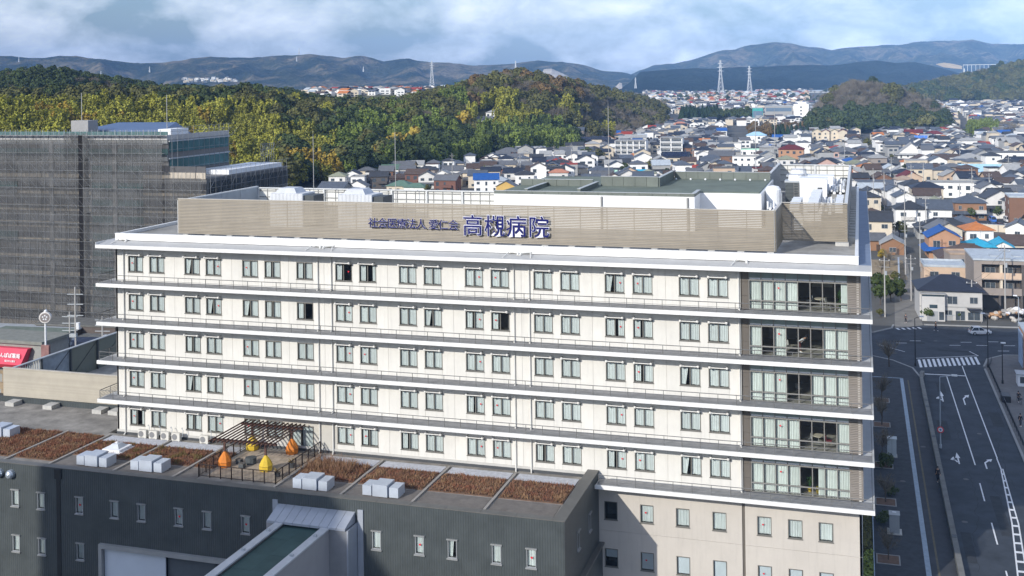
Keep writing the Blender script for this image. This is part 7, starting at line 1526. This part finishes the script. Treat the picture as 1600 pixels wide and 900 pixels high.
for k in range(2): CR['cedar', k] = crown_cedar(k+60)
MESH = {}
for (sp, k), b in CR.items():
    for mt in {'ever': ('ever', 'ever2', 'rust', 'gold'), 'bamboo': ('bamboo', 'bamboo2', 'gold'), 'bare': ('bare',), 'cedar': ('cedar',)}[sp]: MESH[sp, k, mt] = b.mesh('crown_'+mt, [LM[mt]])
TRK = {sp: [trunk_mesh({'ever': 4.2, 'bamboo': 6, 'bare': 4.2, 'cedar': 6}[sp], {'ever': .3, 'bamboo': .09, 'bare': .2, 'cedar': .25}[sp], 0 if sp in ('bamboo', 'cedar') else 5, q) for q in range(2)] for sp in ('ever', 'bamboo', 'bare', 'cedar')}
TREES = []; rt = random.Random(99)
NAMES = {('ever', 'ever'): ('broadleaf_tree', 'dark evergreen broadleaf tree'), ('ever', 'ever2'): ('broadleaf_tree', 'olive green broadleaf tree'), ('ever', 'rust'): ('autumn_tree', 'rust brown autumn tree'), ('ever', 'gold'): ('autumn_tree', 'golden autumn tree'), ('bamboo', 'bamboo'): ('bamboo_clump', 'yellow green bamboo clump'), ('bamboo', 'bamboo2'): ('bamboo_clump', 'fresh green bamboo clump'), ('bamboo', 'gold'): ('bamboo_clump', 'golden bamboo clump'), ('bare', 'bare'): ('bare_tree', 'bare grey brown tree'), ('cedar', 'cedar'): ('cedar_tree', 'dark pointed cedar')}
def tree(x, y, sp, mt, s=1., label=None, z=None, k=None):
    nm, lb = NAMES[sp, mt]; k = rt.randrange(sum(1 for q in CR if q[0] == sp)) if k is None else k
    t = thing(nm, label, 'bamboo' if 'bamboo' in nm else 'tree', (x, y, height(x, y) if z is None else z), rt.uniform(0, 6.28), 'trees of the hills and town'); t.scale = (s*rt.uniform(.9, 1.1), s*rt.uniform(.9, 1.1), s)
    link('trunk', rt.choice(TRK[sp]), t); link('crown', MESH[sp, k, mt], t); TREES.append((t, lb, x, y, label is not None)); return t
def tpx(px, py, sp, mt, s, label): p = gpos(px, py); return tree(p.x, p.y, sp, mt, s, label)
# trees among the houses and on the street
for a in ((1376, 482, 'ever', 'ever', .5, 'dark evergreen tree closest to the hospital corner, by the lane'), (1408, 474, 'ever', 'ever', .38, 'low dark evergreen right beside the lane wall'), (1372, 462, 'ever', 'ever', .55, 'dark evergreen tree half hidden by the hospital corner'), (1398, 446, 'ever', 'ever2', .35, 'olive tree at the edge of the dry garden'), (1378, 432, 'bare', 'bare', .5, 'grey bare tree beside the dry garden'), (1392, 474, 'ever', 'ever', .48, 'dark evergreen tree overhanging the lane corner'), (1384, 460, 'ever', 'ever', .5, 'dark evergreen tree behind the lane corner pole'), (1402, 460, 'ever', 'ever', .42, 'dark evergreen tree against the white lane wall'), (1390, 418, 'bare', 'bare', .6, 'small bare tree in the dry garden'), (1379, 412, 'ever', 'gold', .4, 'small golden tree in the dry garden'), (1405, 375, 'ever', 'ever2', .6, 'olive bush like tree behind the timber gatehouse'), (1566, 330, 'ever', 'ever', .55, 'round dark tree beside the royal blue roof'), (1516, 345, 'ever', 'ever', .5, 'dark tree at the corner of the traditional timber house'), (1560, 343, 'ever', 'ever', .5, 'low dark tree behind the garden wall of the car park'), (1425, 283, 'ever', 'ever', .5, 'round evergreen beside the slate gable'), (1350, 278, 'ever', 'ever2', .5, 'olive tree before the orange tiled house'), (1491, 290, 'bare', 'bare', .6, 'brown tree beside the shallow slate roof'), (1356, 233, 'ever', 'ever2', .9, 'large olive round tree below the knoll'), (1462, 242, 'ever', 'ever2', .6, 'olive tree behind the big temple hall'), (1018, 272, 'ever', 'ever2', .9, 'yellowish olive tree behind the turquoise roof'), (975, 276, 'ever', 'ever', .8, 'dark tree left of the turquoise roof'), (918, 252, 'ever', 'ever', 1., 'dark tree under the solar roofed house'), (935, 255, 'ever', 'ever2', 1., 'olive tree under the solar roofed house'), (755, 278, 'bamboo', 'bamboo2', .6, 'bright green bush between the slate roofs'), (668, 304, 'ever', 'ever2', .5, 'small olive tree right of the green roofs'), (1108, 278, 'ever', 'ever', .8, 'dark tree before the slate roofed timber house'), (1448, 507, 'ever', 'ever', .3, 'dark shrub left of the white navy roofed house'), (1500, 505, 'ever', 'ever', .22, 'clipped dark shrub under the windows of the white house'), (1375, 500, 'ever', 'ever2', .2, 'thin olive tree at the pole by the lane'), (1262, 268, 'bare', 'bare', 1.1, 'bare tree rising over the rear screen'), (1275, 262, 'bare', 'bare', 1., 'bare tree behind the small white cube house'), (1585, 345, 'ever', 'ever', .4, 'dark shrub at the foot of the brown brick block')): tpx(*a)
for x, y, s, l in ((1.4, 20.4, .4, 'young bare tree with stakes in the first pit'), (1.6, 66.5, .5, 'bare tree in the pit beyond the pale cabinet'), (1.8, 79, .5, 'bare tree midway along the hospital pavement'), (1.5, 36.5, .42, 'bare tree between the two utility cabinets'), (1.4, 53, .45, 'bare tree overhanging the pale cabinet'), (3.4, 100, .6, 'bare tree at the paved corner by the zebra crossing')): tree(x, y, 'bare', 'bare', s, l, .13)
def shrub(x, y, s, mt, label, z=.13, sz=(1, 1, 1)): t = thing('clipped_shrub', label, 'shrub', (x, y, z), rt.uniform(0, 6)); t.scale = (s*sz[0], s*sz[1], s*sz[2]); b = crown_round(int(x*10+y), 3.2, 3.6, 500, .55, 9, .2); b.build('foliage', LM[mt], t); b = MB(); b.tube((0, 0, 0), (0, 0, 2), .15, n=5); b.build('stem', BARK, t); TREES.append((t, '', x, y, True))
shrub(1.5, 48.9, .42, 'ever', 'dark clipped bush beside the pale cabinet'); shrub(1.3, 30.2, .35, 'ever', 'dark low bush behind the grey cabinet'); shrub(2.2, 39.2, .3, 'ever', 'small dark bush between the cabinets')
def hedge(x0, x1, y0, y1, h, mt, label):
    t = thing('hedge', label, 'hedge', ((x0+x1)/2, y0, .1), world=True); r = random.Random(int(y0)); b = MB()
    for i in range(int((y1-y0)*160)):
        c = Vector((r.uniform(x0, x1), r.uniform(y0, y1), .13+h*r.uniform(.3, 1.))); n = Vector((r.uniform(-.7, .7), r.uniform(-.7, .7), 1)).normalized(); quad(b, c, n, r.uniform(.12, .26), r)
    b.build('foliage', LM[mt], t); MB().box(x0+.1, x1-.1, y0, y1, .1, h*.6).build('stem', BARK, t)
hedge(-.95, -.05, 2, 19.8, 1.1, 'bamboo2', 'low yellow green hedge strip closest along the hospital side wall'); hedge(-.95, -.05, 20.2, 44, 1.0, 'ever2', 'dull green hedge strip farther along the hospital side wall')
b = MB(); b.box(-.02, .06, -5, 60, .13, 1.2); tag(b.build('glass_rail', M('rail_pale_blue', (.25, .33, .42), .3, .1)), 'low pale blue rail between the hedge and the dark pavement', 'railing')
# ---- hill woods: individual trees where they show largest, the rest as masses
def zone(px, w, x, y):
    f = table(FOOT, px); q = w-f; n = noise.noise(Vector((x*.018, y*.018, 5))); n2 = noise.noise(Vector((x*.05, y*.05, 9)))
    if px > 1400 and w > 1600: return ('ever', 'ever2') if (n > -.05 and n2 > -.25 and px > 1470 and w < 1880) else (('bare', 'bare') if w > 1860 and n2 > -.3 else ('ever', 'ever2' if n2 > .1 else 'ever'))
    if px > 1255: 
        if w < 1040: return ('ever', 'ever') if n2 < .25 else ('ever', 'ever2')
        return ('bare', 'bare') if n2 > -.3 else ('ever', 'ever2' if n > -.2 else 'ever')
    if w > 840 and px < 520: return ('ever', 'ever') if n2 < .15 else ('bare', 'bare')
    if px < 430:
        if q < 185+45*n: return ('bamboo', 'gold') if n2 > .46 else ('bamboo', 'bamboo')
        return ('ever', 'rust') if n2 > .5 else (('ever', 'ever2') if n2 > -.05 else ('ever', 'ever'))
    if px < 600:
        if q < 40 and n2 > .3: return ('bamboo', 'gold')
        if q > 190 and n2 > .05: return ('bare', 'bare')
        if n > .12 and n2 > -.1: return ('bamboo', 'bamboo2' if px > 520 else 'bamboo')
        return ('ever', 'ever2') if n2 > -.08 else ('ever', 'ever')
    if px < 730:
        if q < 120: return ('bamboo', 'bamboo2') if n > -.2 else (('ever', 'gold') if n2 > .25 else ('ever', 'ever'))
        return ('bare', 'bare') if n2 > .2 else (('ever', 'ever2') if n2 > -.1 else ('bamboo', 'bamboo2'))
    if px < 905:
        if q < 70: return ('bamboo', 'bamboo2') if n2 > -.15 else ('ever', 'ever')
        if q < 150: return ('bamboo', 'bamboo') if n > -.1 else (('ever', 'ever2') if n2 > 0 else ('bare', 'bare'))
        return ('bare', 'bare') if n2 > -.05 else (('ever', 'ever2') if n2 > -.25 else ('ever', 'rust'))
    if w < table(FOOT, px)+60 and n > .0 and px < 960: return ('bamboo', 'bamboo')
    return ('bare', 'bare') if n2 > -.28 else ('ever', 'ever2')
PT = {}; IND = []
def try_spot(x, y):
    px, w = pw(x, y)
    if px < -80 or px > 1690 or not forested(px, w): return
    if any((x-a0)**2+(y-b0)**2 < (rr+2)**2 for a0, b0, rr in OCC): return
    if 738 < px < 770 and table(FOOT, px)+80 < w < table(FOOT, px)+140: return
    if 125 < px < 235 and 900 < w < 990: return
    z = height(x, y); v = proj((x, y, z+8))
    if v[1] > 320: return
    sp, mt = zone(px, w, x, y); s = (rt.uniform(.8, 1.3) if rt.random() < .7 else rt.uniform(1.2, 1.75))*(1.2 if sp == 'ever' else 1.)*(1.2 if w > 1500 else 1.)
    PT.setdefault((sp, mt), []).append((x, y, z-.3, s, rt.uniform(0, 6.28), w))
step = 5.7
rmin, rmax = -620, 900
y = 330.
while y < 2000:
    x = -760.
    st = step if y < 1100 else 7.5
    while x < 800: try_spot(x+rt.uniform(-.45, .45)*st, y+rt.uniform(-.45, .45)*st); x += st
    y += st
# cedar clump and bank trees in the valley
for q in range(150):
    px, w = rt.uniform(1062, 1122) if q < 90 else rt.uniform(1110, 1172), rt.uniform(1215, 1330); p = fan(px, w); PT.setdefault(('cedar', 'cedar') if q < 90 else ('ever', 'ever'), []).append((p.x, p.y, height(p.x, p.y), rt.uniform(1., 1.45), rt.uniform(0, 6), w))
for q in range(110):
    px, w = rt.uniform(1170, 1262), rt.uniform(900, 1060); p = fan(px, w); PT.setdefault(('cedar', 'cedar') if px > 1205 and w < 960 else ('bare', 'bare') if q % 2 else ('ever', 'rust'), []).append((p.x, p.y, height(p.x, p.y), rt.uniform(.7, 1.1), rt.uniform(0, 6), w))
for q in range(70):
    px, w = rt.uniform(1512, 1590), rt.uniform(880, 1000); p = fan(px, w); PT.setdefault(('bamboo', 'bamboo2') if px < 1555 else ('bare', 'bare'), []).append((p.x, p.y, height(p.x, p.y), rt.uniform(.9, 1.2), rt.uniform(0, 6), w))
for q in range(520):
    px, w = rt.uniform(940, 1640), rt.uniform(380, 1500); p = fan(px, w)
    if town_ok(p.x, p.y) and not any((p.x-a0)**2+(p.y-b0)**2 < (rr+2)**2 for a0, b0, rr in OCC): PT.setdefault(('ever', 'ever') if q % 3 else ('ever', 'ever2'), []).append((p.x, p.y, height(p.x, p.y)-1, rt.uniform(.3, .6), rt.uniform(0, 6), w))
for q in range(500):
    px, w = rt.uniform(930, 1640), rt.uniform(1750, 3300); p = fan(px, w); PT.setdefault(('bare', 'bare') if q % 3 else ('ever', 'ever'), []).append((p.x, p.y, height(p.x, p.y)-1, rt.uniform(.8, 1.6), rt.uniform(0, 6), w))
# pick the individuals: foreground edge of the wood
for key, lst in PT.items():
    cnt = {'ever': 34, 'bamboo': 30, 'bare': 14, 'cedar': 8}[key[0]]
    lst.sort(key=lambda q: q[5]); 
    vis = [q for q in lst if 0 < proj(q[:3])[0] < 1600 and proj((q[0], q[1], q[2]+9*q[3]))[1] < 292]; pick = vis[:max(0, len(vis)//3)]; pick = pick[::max(1, len(pick)//cnt)][:cnt] if pick else []
    ids = {id(q) for q in pick}
    for q in pick: tree(q[0], q[1], key[0], key[1], q[3], None, q[2])
    PT[key] = [q for q in lst if id(q) not in ids]
TL = [((440, 210), 'the netted tower corner'), ((108, 170), 'the left tower rod'), ((245, 170), 'the right tower rod'), ((490, 220), 'the rod behind the left air unit'), ((617, 220), 'the rod nearest the penthouse'), ((640, 260), 'the ochre house'), ((707, 260), 'the utility pole by the bamboo'), ((755, 190), 'the hill clearing houses'), ((868, 240), 'the bright red roof'), ((790, 115), 'the rounded hill top'), ((950, 190), 'the tallest penthouse rod'), ((1110, 180), 'the valley cedars'), ((1252, 180), 'the tall white office block'), ((1350, 190), 'the wooded knoll'), ((1424, 240), 'the swept temple roofs'), ((1550, 130), 'the far bamboo slope'), ((1126, 130), 'the left pylon'), ((1540, 210), 'the far quarter grove'), ((360, 230), 'the glazed tower end'), ((680, 130), 'the plateau houses'), ((1300, 210), 'the tall six house row')]
seen_t = set()
for t, lb, x, y, lab in TREES:
    if lab: continue
    a = proj((x, y, height(x, y)+6)); c_ = sorted(TL, key=lambda q: (q[0][0]-a[0])**2+(1.5*(q[0][1]-a[1]))**2)
    for (lx, ly), nm in c_[:4]:
        dx, dy = a[0]-lx, a[1]-ly; rel = ('left of' if dx < 0 else 'right of') if abs(dx) > 1.3*abs(dy) else ('above' if dy < 0 else 'below')
        ds = math.hypot(dx, 1.5*dy); adv = 'just ' if ds < 35 else ('a little ' if ds < 70 else ('well ' if ds < 130 else 'far '))
        dg = ('high up ' if dy < -25 else 'low down ' if dy > 25 else 'level ')+adv if 'of' in rel else adv
        for sz in ('', adv, dg):
            l = f"{lb} {sz}{rel} {nm}"
            if l not in seen_t: break
            l = f"{'tall' if t.scale[2] > 1 else 'small'} {lb} {sz}{rel} {nm}"
            if l not in seen_t: break
        if l not in seen_t: break
    else:
        n2 = c_[1][1]; l = f"{lb.split(' ', 1)[0]} {lb.split(' ')[-1]} between {c_[0][1]} and {n2}"
    seen_t.add(l); t['label'] = l
def mass(name, pts, meshes, label=None):
    me = bpy.data.meshes.new(name); me.from_pydata([q[:3] for q in pts], [], [])
    for an, ty in (('scl', 'FLOAT'), ('rot', 'FLOAT'), ('idx', 'INT')): me.attributes.new(an, ty, 'POINT')
    me.attributes['scl'].data.foreach_set('value', [q[3] for q in pts]); me.attributes['rot'].data.foreach_set('value', [q[4] for q in pts]); me.attributes['idx'].data.foreach_set('value', [rt.randrange(len(meshes)) for _ in pts])
    o = bpy.data.objects.new(name, me); COL.objects.link(o); o['kind'] = 'stuff'
    g = bpy.data.node_groups.new(name+'_nodes', 'GeometryNodeTree'); g.interface.new_socket('Geometry', in_out='INPUT', socket_type='NodeSocketGeometry'); g.interface.new_socket('Geometry', in_out='OUTPUT', socket_type='NodeSocketGeometry')
    n = g.nodes; l = g.links; gi = n.new('NodeGroupInput'); go = n.new('NodeGroupOutput'); ip = n.new('GeometryNodeInstanceOnPoints'); mp_ = n.new('GeometryNodeMeshToPoints'); l.new(gi.outputs[0], mp_.inputs[0]); l.new(mp_.outputs[0], ip.inputs['Points'])
    jn = n.new('GeometryNodeJoinGeometry')
    for src in meshes:
        oi = n.new('GeometryNodeObjectInfo'); oi.inputs['Object'].default_value = src; oi.inputs['As Instance'].default_value = True; oi.transform_space = 'ORIGINAL'; l.new(oi.outputs['Geometry'], jn.inputs[0])
    l.new(jn.outputs[0], ip.inputs['Instance']); ip.inputs['Pick Instance'].default_value = True
    def attr(nm, ty): a = n.new('GeometryNodeInputNamedAttribute'); a.data_type = ty; a.inputs['Name'].default_value = nm; return a.outputs[0]
    l.new(attr('idx', 'INT'), ip.inputs['Instance Index']); cx_ = n.new('ShaderNodeCombineXYZ'); l.new(attr('rot', 'FLOAT'), cx_.inputs[2]); l.new(cx_.outputs[0], ip.inputs['Rotation']); l.new(attr('scl', 'FLOAT'), ip.inputs['Scale']); l.new(ip.outputs[0], go.inputs[0])
    md = o.modifiers.new('instances', 'NODES'); md.node_group = g; return o
SRC = {}
for o in list(COL.objects):
    if o.type == 'MESH' and o.name.startswith('crown') and o.parent: SRC.setdefault(o.data.name, o)
NM = dict(ever='evergreen_forest', bamboo='bamboo_forest', bare='bare_woods', cedar='cedar_woods')
for (sp, mt), pts in PT.items():
    src = [SRC[MESH[sp, k, mt].name] for k in range(4) if (sp, k, mt) in MESH and MESH[sp, k, mt].name in SRC]
    if pts and src: mass(NM[sp], pts, src)
print('forest', {k: len(v) for k, v in PT.items()}, 'houses', len(HOUSES), 'cands', len(cands), 'trees', len(TREES))
# ------------------------------------------------------------------ haze
hb = MB().box(-9900, 9900, -9900, 10800, -2, 520)
hm = bpy.data.materials.new('haze'); hm.use_nodes = True; t = hm.node_tree; t.nodes.clear()
o = t.nodes.new('ShaderNodeOutputMaterial'); v = t.nodes.new('ShaderNodeVolumePrincipled')
v.inputs['Color'].default_value = (.28, .53, 1, 1); v.inputs['Density'].default_value = .00007; v.inputs['Anisotropy'].default_value = -.55
t.links.new(v.outputs[0], o.inputs['Volume'])
tag(hb.build('haze', hm), kind='stuff')
